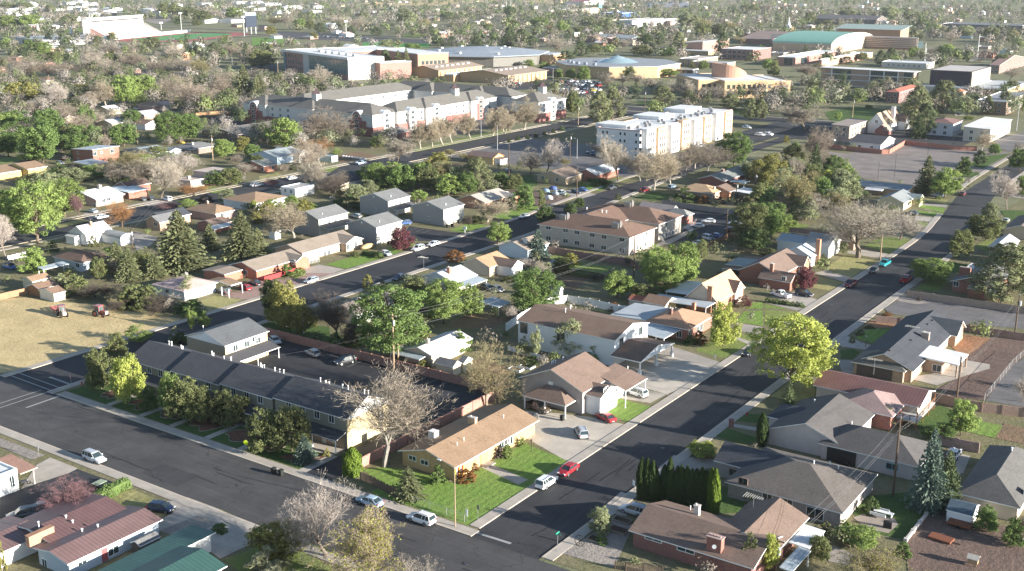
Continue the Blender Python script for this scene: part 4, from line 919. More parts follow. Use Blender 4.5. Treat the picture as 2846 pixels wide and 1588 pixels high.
ym=(c0[2]+c0[3])/2;m=MB();m.face([(c0[1]-.1,c0[2]+.1,2.85),(c0[1]-.1,c0[3]-.1,2.85),(c0[1]-.1,ym,4.5)]);m.face([(c0[1]-.16,c0[3]-.1,2.85),(c0[1]-.16,c0[2]+.1,2.85),(c0[1]-.16,ym,4.5)]);m.build('gable_board', [WSID], b.root)
for py in (c0[2]+.4, ym, c0[3]-.4): m=MB();m.box(c0[1]-.55,c0[1]-.25,py-.15,py+.15,0,2.9);m.box(c0[1]-.7,c0[1]-.1,py-.3,py+.3,0,1.1);m.build('post', [WST], b.root)
b=BL('brick_house','red brick house with tan hip roof and white metal carport','house', HOUSE,'the red brick house with the tan hip roof')
c0=cn(32,(1665,655),(1290,556),(1915,512),2.9);b.rect(*c0,2.9,'hip',2.2, REDB, shg((.34,.2,.13)),.5)
b.win(32, [(1593,680)],1.2,1.5, TRIM).win(32, [(1690,680),(1765,640),(1790,620)],1.5,1.5).win(32, [(1575,762)],1.2,.5).chimney(32,1515,497,.8,.8,1.3, brk((.16,.06,.045)))
ca=cn(32,(1470,720),(1305,690),(1568,650),2.6);b.porch(c0[0]+1, ca[1], ca[2], c0[2]+.4,2.5,.35,'sx', BLUEX, TRIM, [(ca[1]-.2,ca[2]+.2),(ca[0]+2,ca[2]+.2)])
b.rect(c0[0]-9.5, c0[0]+.3, c0[2]+1, c0[3]-.5,2.6,'sX',.3, BLGREY, MEMBG,.2)
b=BL('tan_gable_house','tan roofed house with steep front gable and tall red chimney','house', HOUSE,'the tan gabled house with the red chimney')
c0=cn(32,(1925,405),(1660,335),(2190,255),3.0);b.rect(*c0,3.0,'gy',4.2, ORNB, shg((.42,.27,.17)),.35)
xm=(c0[0]+c0[1])/2;ym=c0[2]+(c0[3]-c0[2])*.72;b.rect(xm+1.2, c0[1]+.6, ym-2.6, ym+2.6,3.2,'gx',2.6, BEIGE, BRNR2,.3)
m=MB();W=b.wings[0];m.face([(W[4],W[6]-.03,2.9),(W[5],W[6]-.03,2.9),(xm,W[6]-.03,6.8)]);m.build('gable_wall', [BEIGE], b.root)
kx=P(32,1842,385,2.2)[0];m=MB();kx=c0[1]-2.1;m.box(kx-.6,kx+.6,c0[2]-.15,c0[2]+.33,0,6.6);m.box(kx-.7,kx+.7,c0[2]-.22,c0[2]+.4,6.6,6.75);m.build('chimney', [ORNB], b.root)
b.win(32, [(2105,385),(2085,390),(1905,440)],1.2,1.3);b.porch(c0[0]-7, c0[1]-.3, c0[2]-5.5, c0[2]-.1,2.7,.3,'sX', MEMBG, TRIM, [(c0[1]-.6,c0[2]-5.2),(c0[0]-6.6,c0[2]-5.2)]);b.porch(c0[0]-7,c0[0]-.5,c0[2]+3,c0[3]-1,2.6,.2,'sX',MEMB,TRIM,[(c0[0]-6.7,c0[2]+3.3),(c0[0]-6.7,c0[3]-1.3)],'awning')
m=MB();cx, cy, cz=P(32,1725,440,3.0)+(3.0,);m.box(cx-.4,cx+.4,cy-.4,cy+.4,2.4,4.2);m.build('stove_chimney', [ORNB], b.root)
b=BL('garden_shed','low shed with brown gable roof behind the white vinyl fence','shed', None,'the brown roofed shed by the vinyl fence');c0=cn(32,(1480,420),(1240,395),7.0,2.4);b.rect(*c0,2.4,'gx',1.3, CREAM, BRNR,.3).rect(c0[0]-4.5,c0[0]-.6,c0[2]+1,c0[3]-2,2.1,'gx',.8,BEIGE,shg((.3,.1,.06)),.2)
b=BL('brick_house','red brick house with steep brown cross gables and two brick chimneys','house', HOUSE,'the cross gabled brick house')
c0=cn(33,(130,175),(-230,90),(365,20),3.0);b.rect(*c0,3.0,'gy',3.0, REDB, shg((.17,.12,.095)),.4);xm=(c0[0]+c0[1])/2
b.rect(xm+.5, c0[1]+1.6, c0[3]-6.6, c0[3]-1.2,3.1,'gx',2.4, ORNB, shg((.17,.12,.095)),.35).rect(xm+1, c0[1]+4.2, c0[2]-2.6, c0[2]+3.4,2.6,'gx',1.9, REDB, shg((.17,.12,.095)),.4)
b.chimney(33,62,110,.9,.9,2.0).win(33, [(330,95),(300,120),(180,180)],1.0,1.4);b.porch(c0[0]-5, c0[0]+.4, c0[2]+1, c0[3]-2,2.5,.5,'sX', BRNR, TRIM, [(c0[0]-4.7,c0[2]+1.4)])
b=BL('flat_roof_house','pale blue-grey flat roofed annex behind the cross gabled brick house','house', HOUSE,'the blue-grey flat annex');c0=cn(32,(2180,70),(2000,50),(2351,20),3.0);b.rect(*c0,3.0,'sX',.3, BLUEW, mbr((.3,.34,.32)),.4).win(32, [(2130,120)],3.4,1.7, pln((.1,.1,.1))).chimney(22,2395,1260,.9,.9,.9,BEIGE)
b=BL('white_house','white gabled cottage with tall brick chimney and ribbed grey roof by the big bare tree','house', HOUSE,'the white cottage by the big bare tree')
c0=cn(23,(610,1200),(525,1185),(700,1140),3.2);b.rect(c0[0]-5, c0[1]+.3, c0[2], c0[3]+1,3.6,'gx',2.6, WST, mtl((.3,.31,.31)),.3);c1=cn(23,(455,1290),(160,1245),(520,1240),3.0);b.rect(*c1,3.0,'gy',2.3, WSID, mtl((.55,.58,.6), None,2),.35)
b.rect(c0[0]-14, c0[0]-4.6, c0[2]+1, c0[3]+2,3.2,'gx',1.3, WSID, BLUEX,.4);kp=P(23,495,1355);m=MB();m.box(kp[0]-.6,kp[0]+.6,kp[1]-.6,kp[1]+.6,0,7.5);m.build('chimney', [ORNB], b.root);b.win(23, [(640,1260),(660,1150)],.9,1.3)
b=BL('brown_roof_house','brown hip roofed house half hidden behind the big bare tree','house', HOUSE,'the brown house behind the big bare tree');c0=cn(23,(830,1160),(600,1080),(900,1110),2.8);b.rect(*c0,2.8,'hip',1.9, TANB, TAUPE,.5).rect(c0[0]-12, c0[0]+1, c0[2]+2, c0[3]-2,2.7,'gx',1.5, TANB, shg((.25,.17,.14)),.4)
# --- right side of the near street
b=BL('dark_roof_house','tan brick house with charcoal roof and white patio cover','house', HOUSE,'the charcoal roofed house with the white patio cover')
x1, y1=P(33,1830,622,2.7);c1=P(33,1270,1030,2.7);xl, yl=P(33,780,932,2.7)
b.rect(xl, xl+12.5, yl+1.2, y1+1,2.7,'gy',2.6, TANB, DKGR,.5);b.rect(xl, c1[0], yl, yl+8.2,2.7,'hip',2.2, TANB, shg((.12,.115,.1)),.5);b.rect(xl+5.5, x1, y1-8, y1,2.7,'gx',2.5, TANB, shg((.085,.092,.098)),.5)
w0=P(33,1755,960,3.0);w1=P(33,1850,860,3.0);w2=P(33,1365,852,3.0);b.rect(w2[0], w0[0], w0[1], w1[1],2.9,'sx',.5, None, MEMB,.2, TRIM,0,.2, False)
b.rect(w2[0]-1.2, w0[0]-3.2, w0[1]+.6, w1[1]-1,2.7,'sx',.3, TANB, MEMB,.02)
for (px, py) in ((w0[0]-.3,w0[1]+.3),(w0[0]-.3,(w0[1]+w1[1])/2),(w0[0]-.3,w1[1]-.3)): m=MB();m.box(px-.15,px+.15,py-.15,py+.15,0,2.8);m.build('post', [TANB], b.root)
b.chimney(33,1455,720,1.6,1.0,1.3, brk((.33,.24,.2))).win(33, [(1560,990)],1.7,1.4).pipes(33, [(1520,565),(1475,600),(1130,840),(1325,745)],.25,.13, BLACK);m=MB();gx0=P(33,850,1000,1.5)[0];m.box(xl+1.2, xl+8.5, yl+.38, yl+.44,.1,2.3);m.build('garage_opening', [pln((.1,.08,.075))], b.root)  # dark panel for the open garage, its inner shade put into the colour
b=BL('red_metal_roof_house','long house with ribbed red metal roof and white raised deck','house', HOUSE,'the long house with the red metal roof')
l0=P(33,440,1140,3.2);r0=P(33,1405,1355,3.2);y1=P(33,1590,1185,3.2)[1];b.rect(l0[0], r0[0],(l0[1]+r0[1])/2,(l0[1]+r0[1])/2+10.5,3.2,'gx',1.7, BEIGE, REDM,.6)
cm=P(33,810,1340,3.0);cr=P(33,1225,1370,3.0);b.rect(cm[0]-3.5, cr[0], cm[1]-1.0,(l0[1]+r0[1])/2+5,3.0,'hip',2.0, brk((.3,.1,.07)), shg((.27,.19,.175)),.5)
dk0=P(33,1210,1400,1.6);dk1=P(33,1545,1300,1.6);dl=P(33,1395,1437,1.6);m=MB();m.box(dk0[0], dk1[0], dk0[1]-2.4, dk1[1],1.4,1.6);m.build('deck', [wod((.6,.58,.55))], b.root);ORW=wod((.36,.17,.07))
for i in range(4):
 for (px, py) in ((dk0[0]+.2+(dk1[0]-dk0[0]-.4)*i/3, dk0[1]-2.2),(dk1[0]-.1, dk0[1]-2.2+(dk1[1]-dk0[1]+2)*i/3)): m=MB();m.box(px-.06,px+.06,py-.06,py+.06,0,2.6 if i % 3 else 3.4);m.build('post', [ORW], b.root)
m=MB();m.box(dk0[0]+.2,dk1[0]-.1,dk0[1]-2.25,dk0[1]-2.15,2.5,2.58);m.box(dk1[0]-.15,dk1[0]-.05,dk0[1]-2.2,dk1[1],2.5,2.58);m.build('railing', [ORW], b.root)
b=BL('stucco_house','lilac stucco house with large grey hip roof and recessed back porch','house', HOUSE,'the lilac stucco house');GR2=shg((.095,.087,.083))
wa=cn(43,(630,420),(20,265),17.5,3.0);b.rect(*wa,3.0,'gy',2.6, LILAC, GR2,.4);wb=cn(43,(1210,585),(480,400),(1465,408),2.9);b.rect(wa[1]-4, wb[1], wb[2]+.3, wb[3],2.9,'hip',2.5, LILAC, GR2,.5)
wc=P(33,90,1410,2.9);b.rect(wc[0]-1, wc[0]+8, wc[1]-1.5, wc[1]+6,2.8,'hip',1.8, LILAC, DKGR,.4);pc=P(43,490,480,1.5);pd=P(43,740,520,1.5)
m=MB();m.box(pc[0], pd[0], wb[2]+.6, wb[2]+.78,.1,2.5);m.build('recess_panel', [RECESS_SHADE], b.root);m=MB();m.box(pc[0]+2, pc[0]+4, wb[2]+.1, wb[2]+.55,.1,.5);m.box(pc[0]+2, pc[0]+4, wb[2]+.45, wb[2]+.58,.5,1.0);m.build('bench', [BLACK], b.root)  # flat near-black panel; the porch recess's shade is put into its colour
b.win(43, [(1040,580)],1.9,1.0, pln((.3,.5,.55))).pipes(43, [(710,235),(405,55)],.5,.08)
b=BL('stone_house','grey stone house with sprawling grey hip roof beside the row of cypresses','house', HOUSE,'the grey stone house');g0=P(42,1715,535,2.7)
GR3=shg((.115,.1,.088));wb=cn(43,(625,968),(-330,700),(935,645),2.8);b.rect(*wb,2.8,'hip',2.7, GREYB, GR3,.5);b.rect(g0[0], wb[0]+6, g0[1], g0[1]+8.5,2.8,'gx',2.0, GREYB, DKGR,.5)
b.win(42, [(1880,628),(2000,665)],1.4,1.0, pln((.3,.2,.16))).win(43, [(20,835),(185,875)],1.5,1.3).win(43, [(410,965)],2.6,1.7).pipes(43, [(530,565),(600,600),(400,560)],.5,.08)
b=BL('brick_house','dark red brick house with brown roof, red chimney and satellite dish by the corner','house', HOUSE,'the brown roofed brick house on the corner')
l0=P(42,1030,1092,2.7);r0=P(42,1925,1395,2.7);y1=P(42,1320,855,2.7)[1];y0=(l0[1]+r0[1])/2;b.rect(l0[0], r0[0]+2, y0, y1,2.7,'gx',1.8, DREDB, BRNR2,.55)
wb=cn(43,(160,1190),9.5,(345,1048),2.7);b.rect(wb[0], wb[1], y0+5.5, wb[3]+2,2.75,'gy',1.9, DREDB, BRNR2,.5)
b.win(42, [(1225,1165),(1490,1258)],2.6,.75).win(42, [(1245,1305),(1460,1385)],1.3,.6, pln((.2,.16,.14))).chimney(42,1580,975,.8,.7,1.5, stc((.55,.5,.45))).pipes(42, [(1527,935)],.6,.06)
k0=b.hit(42,1720,1270);
if k0:
 m=MB();m.box(k0[0]-1.1,k0[0]+1.1,k0[1]-.2,k0[1]+.9,0,k0[2]+2.0);kk=m.build('chimney', [brk((.27,.08,.055))], b.root);m=MB();m.box(k0[0]-1.2,k0[0]+1.2,k0[1]-.3,k0[1]+1,k0[2]+2,k0[2]+2.12)
 for i in range(4): m.tube((k0[0]-.75+.5*i,k0[1]+.3,k0[2]+2.12),(k0[0]-.75+.5*i,k0[1]+.3,k0[2]+2.4),.12,.11,8)
 m.build('chimney_cap', [pln((.42,.3,.26))], kk);m=MB();m.lathe((0,0,0), [(.02,0),(.15,.02),(.28,.07),(.31,.11)],16);o=part('satellite_dish', m.mesh('dish', [pln((.3,.32,.34))]), b.root, loc=(k0[0]+.2-b.root['_org'][0], k0[1]-.45-b.root['_org'][1], k0[2]+.9), rot=(math.radians(70),0,math.radians(30)))
p0=cn(43,(370,1215),(190,1205),(510,1105),2.6);b.porch(p0[0], p0[1], p0[2]-.5, p0[3],2.5,.15,'sx', MEMB, TRIM, [(p0[1]-.2,p0[2]),(p0[1]-.2,p0[3]-.2)],'patio_roof');p1=cn(43,(230,1437),(120,1400),(345,1290),2.5);b.porch(p1[0], p1[1], p1[2], p0[2]-.6,2.35,.15,'sx', BLUEX, TRIM, [(p1[1]-.2,p1[2]+.2),(p1[1]-.2,p0[2]-1)],'patio_roof')
b=BL('dark_roof_house','tan house with long charcoal hip roof behind the blue spruce pair','house', HOUSE,'the charcoal hip roofed house by the spruces');c0=cn(43,(2025,905),(1560,798),(2330,640),2.7);b.rect(c0[0], c0[1], c0[2], P(43,1780,390,2.7)[1],2.7,'hip',2.6, BEIGE, shg((.1,.095,.09)),.5).pipes(43, [(2020,450)],.5,.1).win(43, [(2090,780)],1.4,1.2)
b=BL('garden_shed','small shed with slate blue roof and white wall beside the red utility trailer','shed', None,'the white shed with the blue roof');c0=cn(43,(1700,985),(1478,935),(1765,895),2.0);b.rect(*c0,2.0,'gx',.9, WSID, shg((.07,.1,.13)),.15)
b=BL('brick_house','red brick house with wide brick chimney half hidden by the big pine','house', HOUSE,'the brick house beside the big pine');c0=cn(33,(2080,270),(1695,190),(2200,170),2.8);b.rect(c0[0], c0[1], c0[2], c0[3]+9,2.8,'gy',2.0, REDB, GRYR,.5);b.rect(c0[0]+5, c0[1]+1.5, c0[2]-3.5, c0[2]+2,2.5,'sy',.9, REDB, GRYR,.3);kp=P(33,1800,260);m=MB();m.box(kp[0]-1.4,kp[0]+1.4,kp[1]-.5,kp[1]+.5,0,5.6);m.build('chimney', [REDB], b.root);b.unit(33, [(1900,70)],3,6,.12, MEMB,'roof_panel').win(33,[(1735,225)],1.3,1.2)
b=BL('white_roof_house','house with pale grey roof and brick chimney beside the curving street','house', HOUSE,'the pale roofed house by the curve');c0=cn(23,(2290,1210),(2120,1180),(2463,1130),2.8);b.rect(*c0,2.8,'gy',1.7, WST, LTGR,.4).chimney(23,2220,1180,.9,.9,1.4, REDB).rect(c0[0]+3,c0[1]+5,c0[2]-9,c0[2]-.3,2.7,'gx',1.6,REDB,DKBR,.4)
b=BL('dark_roof_house','dark roofed house beyond the pale roofed house by the curve','house', HOUSE,'the dark house by the curve');c0=cn(23,(2300,1040),(2270,1000),(2463,900),2.7);b.rect(c0[0], c0[1]+9, c0[2], c0[3],2.7,'gy',1.9, BEIGE, shg((.15,.12,.1)),.5)
# --- lower left
b=BL('red_metal_roof_house','pale blue house with ribbed dusty red metal roof and broad brick chimney','house', HOUSE,'the pale blue house with the dusty red roof');c0=cn(40,(575,1385),(255,1250),(1320,1008),2.6)
b.rect(*c0,2.6,'gy',.75, BLUEW, REDMX,.5);b.rect(c0[0]-9, c0[0]+1.8, c0[2]+2, c0[2]+15,2.75,'gy',.8, WST, mtl((.16,.09,.085)),.4);b.rect(c0[0]-12, c0[0]-2.5, c0[2]-5, c0[2]+4,2.5,'gy',.6, WST, REDMX,.4)
k0=b.hit(40,330,1160);
if k0: m=MB();m.box(k0[0]-.45,k0[0]+.45,k0[1]-2.0,k0[1]+2.0,k0[2]-.6,k0[2]+.95);m.box(k0[0]-.5,k0[0]+.5,k0[1]-2.05,k0[1]+2.05,k0[2]+.95,k0[2]+1.05);m.build('chimney', [brk((.38,.2,.12))], b.root)
b.pipes(40, [(320,1090)],1.1,.08).pipes(40, [(540,1000),(595,1040),(800,1075),(672,1110)],.35,.1).door(40, [(857,1310)],(.4,.1,.1)).win(40, [(925,1268)],1.7,1.1).win(40, [(670,1368)],1.3,.5).win(40, [(370,1380)],1.0,1.6)
b=BL('garden_shed','low grey shed between the red and green metal roofed houses','shed', None,'the low grey shed');c0=cn(40,(1150,1235),(1060,1200),(1315,1150),1.9);b.rect(*c0,1.9,'gy',.5, wod((.12,.1,.085)), shg((.16,.155,.15)),.15)
b=BL('green_metal_roof_house','house with ribbed dark green metal roof at the bottom edge','house', HOUSE,'the green metal roofed house');R_=P(40,1770,1135,2.7);T_=P(40,1535,1072,2.7);B_=P(40,820,1437,2.7)
b.rect(T_[0], R_[0], B_[1]-12, R_[1],2.7,'sX',.35, WST, GREENM,.6);b.rect(R_[0]-1.5, R_[0]+8.5, B_[1]-12, P(40,1600,1250,2.7)[1]-1,2.9,'gy',1.1, WST, GREENM,.6)
b=BL('white_office','white flat roofed office with brown carport canopy at the left edge','office', None,'the white flat roofed office');q0=P(40,160,775);b.rect(q0[0]-14, q0[0], q0[1]-16, q0[1],3.9,'flat',0, WST, MEMB,.1, TRIM);r1=P(40,285,725);b.porch(q0[0]-7, r1[0]+.4, q0[1]+.3, r1[1]+.6,2.9,.5,'sx', shg((.27,.16,.12)), CREAMT, [(r1[0],r1[1]),(r1[0]-6.5,r1[1])],'carport_roof');b.win(40, [(95,700)],.8,1.8).door(40, [(60,720)],(.6,.6,.58))
# --- middle of the block
b=BL('white_roof_house','small house with worn white roof and blue lean-to behind the brick wall','house', HOUSE,'the worn white roofed house');c0=cn(31,(1660,905),(1400,810),(1880,740),2.7);b.rect(c0[0], c0[1], c0[2], c0[3]+3,2.7,'gy',1.2, BEIGE, mbr((.62,.6,.56)),.3).chimney(31,1598,770,.6,.6,1.0,BEIGE);l0=cn(31,(1530,920),(1250,845),(1640,855),2.2);b.porch(l0[0], l0[1], l0[2], l0[3],2.2,.4,'sy', BLUEM, TRIM, [(l0[0]+.3,l0[2]+.2),(l0[1]-.3,l0[2]+.2)],'lean_to_roof')
for lab, B_, L_, R_, g_ in (('cream shed with grey gable roof near the worn white roofed house',(1830,990),(1670,940),(1895,945),'the cream shed'),('cream shed with white door by the bare tree behind the brick wall',(1930,960),(1880,930),(1990,905),'the second cream shed')):
 b=BL('garden_shed', lab,'shed', None, g_);c0=cn(31, B_, L_, R_,2.1);b.rect(*c0,2.1,'gx',1.0, CREAM, GRYR,.15)
b=BL('sage_house','sage green house with grey-brown roof hidden among big trees','house', HOUSE,'the sage house among the trees');c0=cn(31,(990,540),(690,430),(1340,330),2.9);b.rect(*c0,2.9,'gy',1.6, SAGEW, shg((.2,.17,.145)),.4).chimney(31,985,400,1.6,.7,1.2,BEIGE)
b=BL('pale_roof_house','house with pale grey gable roof and blue metal porch beside the dark street','house', HOUSE,'the pale grey gabled house');c0=cn(31,(1890,260),(1570,150),(2120,160),2.8);b.rect(c0[0], c0[1]-3, c0[2], c0[3],2.9,'gy',2.0, WST, LTGR,.4).chimney(31,1790,130,.9,.9,1.6);b.porch(c0[1]-3.2, c0[1]+.5, c0[2]+1, c0[3]-.5,2.2,.6,'sx', BLUEM, TRIM, [(c0[1]+.3,c0[3]-.8),(c0[1]+.3,c0[2]+3)])
b=BL('brown_roof_house','white house with orange-brown roof next to the pale grey gabled house','house', HOUSE,'the orange-brown roofed house');c0=cn(21,(2180,1395),(2040,1360),(2463,1330),2.8);b.rect(c0[0]-3, c0[1], c0[2]+2, c0[3]+2,2.8,'gy',2.0, BEIGE, shg((.36,.22,.13)),.4).rect(c0[0]+2, c0[1]+5, c0[3]-5, c0[3]+1,2.7,'gx',1.6, WST, BRNR2,.3).chimney(21,2245,1235,.7,.7,1.2,ORNB)
b=BL('pale_blue_house','pale blue house with taupe roof and white chimney by the silver conifer','house', HOUSE,'the pale blue house with the taupe roof');c0=cn(22,(215,1240),(-20,1160),(415,1145),2.9);b.rect(*c0,2.9,'gy',1.9, mat('siding',(.55,.63,.68)), TAUPE,.35).chimney(22,205,1150,1.0,.7,1.3,WST)
b=BL('garden_shed','white shed with grey roof beyond the wooden fence','shed', None,'the white shed');c0=cn(22,(505,1360),(440,1340),(548,1335),2.1);b.rect(*c0,2.1,'gx',.9, WST, SLATE,.15)
b=BL('garden_shed','white shed with blue roof at the end of the vinyl fence','shed', None,'the blue roofed shed');c0=cn(32,(490,285),(430,270),(560,275),2.4);b.rect(*c0,2.4,'gx',.9, WST, SLATE,.15)
b=BL('open_carport','open carport with corrugated blue-white roof over the back yard','carport', None,'the corrugated open carport');c0=cn(31,(2250,450),(2080,400),(2300,400),2.3);b.porch(c0[0], c0[1], c0[2], c0[3]+1.5,2.3,.5,'sx', BLUEM, TRIM, [(c0[0]+.2,c0[2]+.2),(c0[1]-.2,c0[2]+.2),(c0[0]+.2,c0[3]+1),(c0[1]-.2,c0[3]+1)],'roof')
# ---------------------------------------------------------------- middle distance
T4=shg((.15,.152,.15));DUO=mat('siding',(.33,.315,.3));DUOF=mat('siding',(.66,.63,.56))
for nm,(x0,x1,y0,y1), pr, lab, ph in (('H1',(-260,-248.4,251.5,265.6),1,'two-tone grey and cream house with porch roof behind the brown gabled house','the two-tone house with the bare tree'),
 ('H2',(-263.4,-249.8,286.5,298.7),1,'two-tone grey and cream house farthest from the dark street with porch over its door','the two-tone house by the hedge trees'),
 ('H3',(-239.4,-225.5,286,297.7),0,'two-tone grey and cream house beside the small parking lot, bins on its lit side','the two-tone house with the bins'),
 ('H4',(-238.4,-225.9,253.3,265.9),0,'two-tone grey and cream house behind the small plum tree, tree shadow on its wall','the two-tone house behind the plum tree')):
 b=BL('two_storey_house', lab,'house','two-storey houses with grey gable roofs', ph);b.rect(x0,x1,y0,y1,5.5,'gy',2.15,DUOF,T4,.35)
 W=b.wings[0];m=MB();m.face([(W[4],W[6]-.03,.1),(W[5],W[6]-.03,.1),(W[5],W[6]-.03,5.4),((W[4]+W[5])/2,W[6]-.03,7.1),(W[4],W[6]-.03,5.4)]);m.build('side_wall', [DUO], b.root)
 m=MB();m.tube(((x0+x1)/2,W[6]-.1,6.3),((x0+x1)/2,W[6]-.02,6.3),.3,.3,10);m.build('gable_vent', [TRIM], b.root);b._win(('Y',(x0+x1)/2+.5,W[6]-.03,1.9 if nm != 'H1' else 3.5),.7,.9)
 for u in (.35,.55): b._win(('X',W[5],W[6]+(W[7]-W[6])*u,4.0),.8,1.1)
 if pr: b.porch(x1-.5, x1+3.4, y0+.5, y1-.3,2.7,.9,'sx', shg((.08,.08,.085)), TRIM, [(x1+3.1,y0+.8),(x1+3.1,y1-.8)])
 m=MB();q=(x1-2.2, y0+4,5.9);m.tube(q,(q[0],q[1],6.8),.1,.1,8);m.build('vent_pipe',[TRIM],b.root)
b=BL('brick_house','long beige brick house with taupe gable roof and arched white gate','house', HOUSE,'the long beige brick house');c0=cn(21,(515,1258),(205,1195),(880,1120),2.7);xm=(c0[0]+c0[1])/2;y1=P(21,1040,1105,2.7)[1]
b.rect(c0[0], c0[1], c0[2], y1-.5,2.7,'gy',1.9, brk((.5,.37,.26)), TAUPE,.45).rect(xm+.6, c0[1]+2.3, y1-8, y1,2.8,'gx',1.5, brk((.5,.37,.26)), TAUPE,.4).win(21, [(690,1255),(730,1245)],1.0,1.7).win(21, [(840,1225),(910,1185),(985,1160)],1.0,1.7)
p0=P(21,470,1370);p1=P(21,640,1330);m=MB();
for i in range(14): t_=i/13;hh=1.3+(.9*math.sin(math.pi*max(0,(t_-.35)/.6)) if .35 < t_ < .95 else 0);x_, y_=p0[0]+(p1[0]-p0[0])*t_, p0[1]+(p1[1]-p0[1])*t_;m.tube((x_,y_,0),(x_,y_,hh),.05,.05,5)
m.tube((*p0,1.0),(*p1,1.0),.05,.05,5);o=m.build('garden_gate', [TRIM], None, loc=(*p0,0));tag(o,'white arched garden gate beside the long beige brick house','gate')
b=BL('brick_house','orange-red brick house with brown roof, red porch deck and low carport wing','house', HOUSE,'the red brick house with the red deck');c0=cn(30,(2320,185),(2050,50),(2700,100),2.7);e1=cn(21,(60,1425),(-300,1350),(480,1278),2.7)
b.rect(e1[1]-11.5, e1[1], e1[2]+.5, e1[3],2.7,'gy',1.7, brk((.42,.13,.07)), TAUPE,.5).rect(e1[1]-6, e1[1]+2.2, e1[3]-6, e1[3],2.75,'gx',1.4, brk((.42,.13,.07)), TAUPE,.4).win(21, [(395,1330)],1.3,1.3);cc=cn(30,(2055,150),(1835,100),(2195,92),2.4);b.rect(cc[0], cc[1], cc[2], e1[2]+.4,2.45,'gy',.5, brk((.42,.13,.07)), TAUPE,.3);b.win(30, [(2230,125)],1.2,1.2)
m=MB();q0=P(30,2351,215);m.box(e1[1]+.1, e1[1]+2.4, e1[2]+1, e1[3]-6.5,0,.5);m.box(e1[1]+2.3, e1[1]+2.4, e1[2]+1, e1[3]-6.5,.5,1.3);m.build('porch_deck', [wod((.4,.06,.06))], b.root);b.chimney(20,2165,1310,1.4,.8,1.0,REDB)
b=BL('pink_roof_house','low white house with dusty pink hip roof beside the dark thicket','house', HOUSE,'the pink roofed house');c0=cn(30,(1960,250) if False else (1660,305),(1385,225),(1975,210),2.7);b.rect(*c0,2.7,'hip',1.8, WST, PINKR,.5).win(30, [(1520,295)],1.3,1.0).chimney(30,1690,160,.6,.6,.9,BEIGE)
c0=cn(30,(2085,240),(1890,190),(2200,212),2.5);b=BL('open_carport','white carport with tan roof standing over the red car','carport', None,'the carport over the red car');b.rect(*c0,2.5,'gy',.5, None, TANR,.1, TRIM,0,.3, False)
for (x, y) in ((2015,335),(2080,355),(2200,310)): q=P(30,x,y);m=MB();m.box(q[0]-.09,q[0]+.09,q[1]-.09,q[1]+.09,0,2.4);m.build('post',[TRIM],b.root)
for lab, B_, L_, R_, h_, w_, r_, ph, gb in (('small cream shed with orange-brown roof by the wooden fence',(300,210),(190,185),(462,165),2.6, CREAM, TANR,'the orange roofed shed','gy'),('barn shaped brown wooden shed next to the cream barn shed',(345,290),(260,240),(520,230),2.1, wod((.3,.17,.09)), BRNR,'the brown barn shed','gy'),('cream barn shaped shed with brown roof at the field edge',(450,330),(383,275),(600,290),2.2, stc((.66,.6,.5)), BRNR,'the cream barn shed','gy')):
 b=BL('garden_shed', lab,'shed','garden sheds', ph);b.rect(*cn(30, B_, L_, R_, h_), h_, gb,1.0, w_, r_,.2)
b=BL('dark_roof_house','white house with dark brown hip roof behind the white carport','house', HOUSE,'the dark brown hip roofed house');c0=cn(20,(820,1360),(510,1275),(985,1260),2.7);b.rect(*c0,2.7,'hip',1.9, BLUEW, shg((.13,.085,.065)),.4).win(20,[(740,1360)],1.6,1.2)
b=BL('open_carport','white flat carport with pale blue roof over parked cars','carport', None,'the pale blue carport');c0=cn(20,(440,1400),(340,1390),(645,1340),2.5);b.porch(c0[0], c0[1], c0[2], c0[3],2.4,.35,'sx', BLUEX, TRIM, [(c0[0]+.2,c0[2]+.2),(c0[1]-.2,c0[2]+.2),(c0[1]-.2,c0[3]-.2),(c0[0]+.2,c0[3]-.2)],'roof')
b=BL('white_cottage','small white cottage with white roof beside the curved grey shed','house', HOUSE,'the small white cottage');c0=cn(20,(810,1085),(665,1040),(1060,1020),3.2);b.rect(*c0,3.2,'gy',2.4, WST, LTGR,.3).chimney(20,865,985,.6,.6,1.2,ORNB).win(20,[(870,1090)],.9,1.2).rect(c0[0]+1,c0[1]-3,c0[2]-2,c0[2]+.5,2.6,'sy',.5,WST,LTGR,.2)
b=BL('barrel_shed','grey round-roofed shed joined to the yard of the white cottage','shed', None,'the round roofed shed');c0=cn(20,(1150,1110),(955,1075),(1245,1090),2.2);b.rect(c0[0],c0[1],c0[2],c0[2]+5,2.2,'barrel',1.3,WST,mtl((.33,.33,.31)),.1)
b=BL('grey_gable_house','brick house with two grey gables across the street from the white cottage','house', HOUSE,'the grey twin gabled house');c0=cn(20,(1560,965),(1370,930),(1700,900),2.9);b.rect(*c0,2.9,'gy',1.8, TANB, GRYR,.4).rect(c0[0]-4,c0[1]-3,c0[2]+4,c0[3]+6,2.8,'gy',1.8,TANB,DKGR,.4).win(20,[(1480,970)],1.5,1.2)
b=BL('tan_hip_house','tan hip roofed brick house beyond the two big firs','house', HOUSE,'the tan hip house by the firs');c0=cn(20,(2010,885),(1800,815),(2262,825),2.8);b.rect(*c0,2.8,'hip',2.0, PINKB, TANR,.5).win(20,[(2110,880),(2050,905)],1.3,1.3).chimney(20,1975,775,.6,.6,.8,TANB)
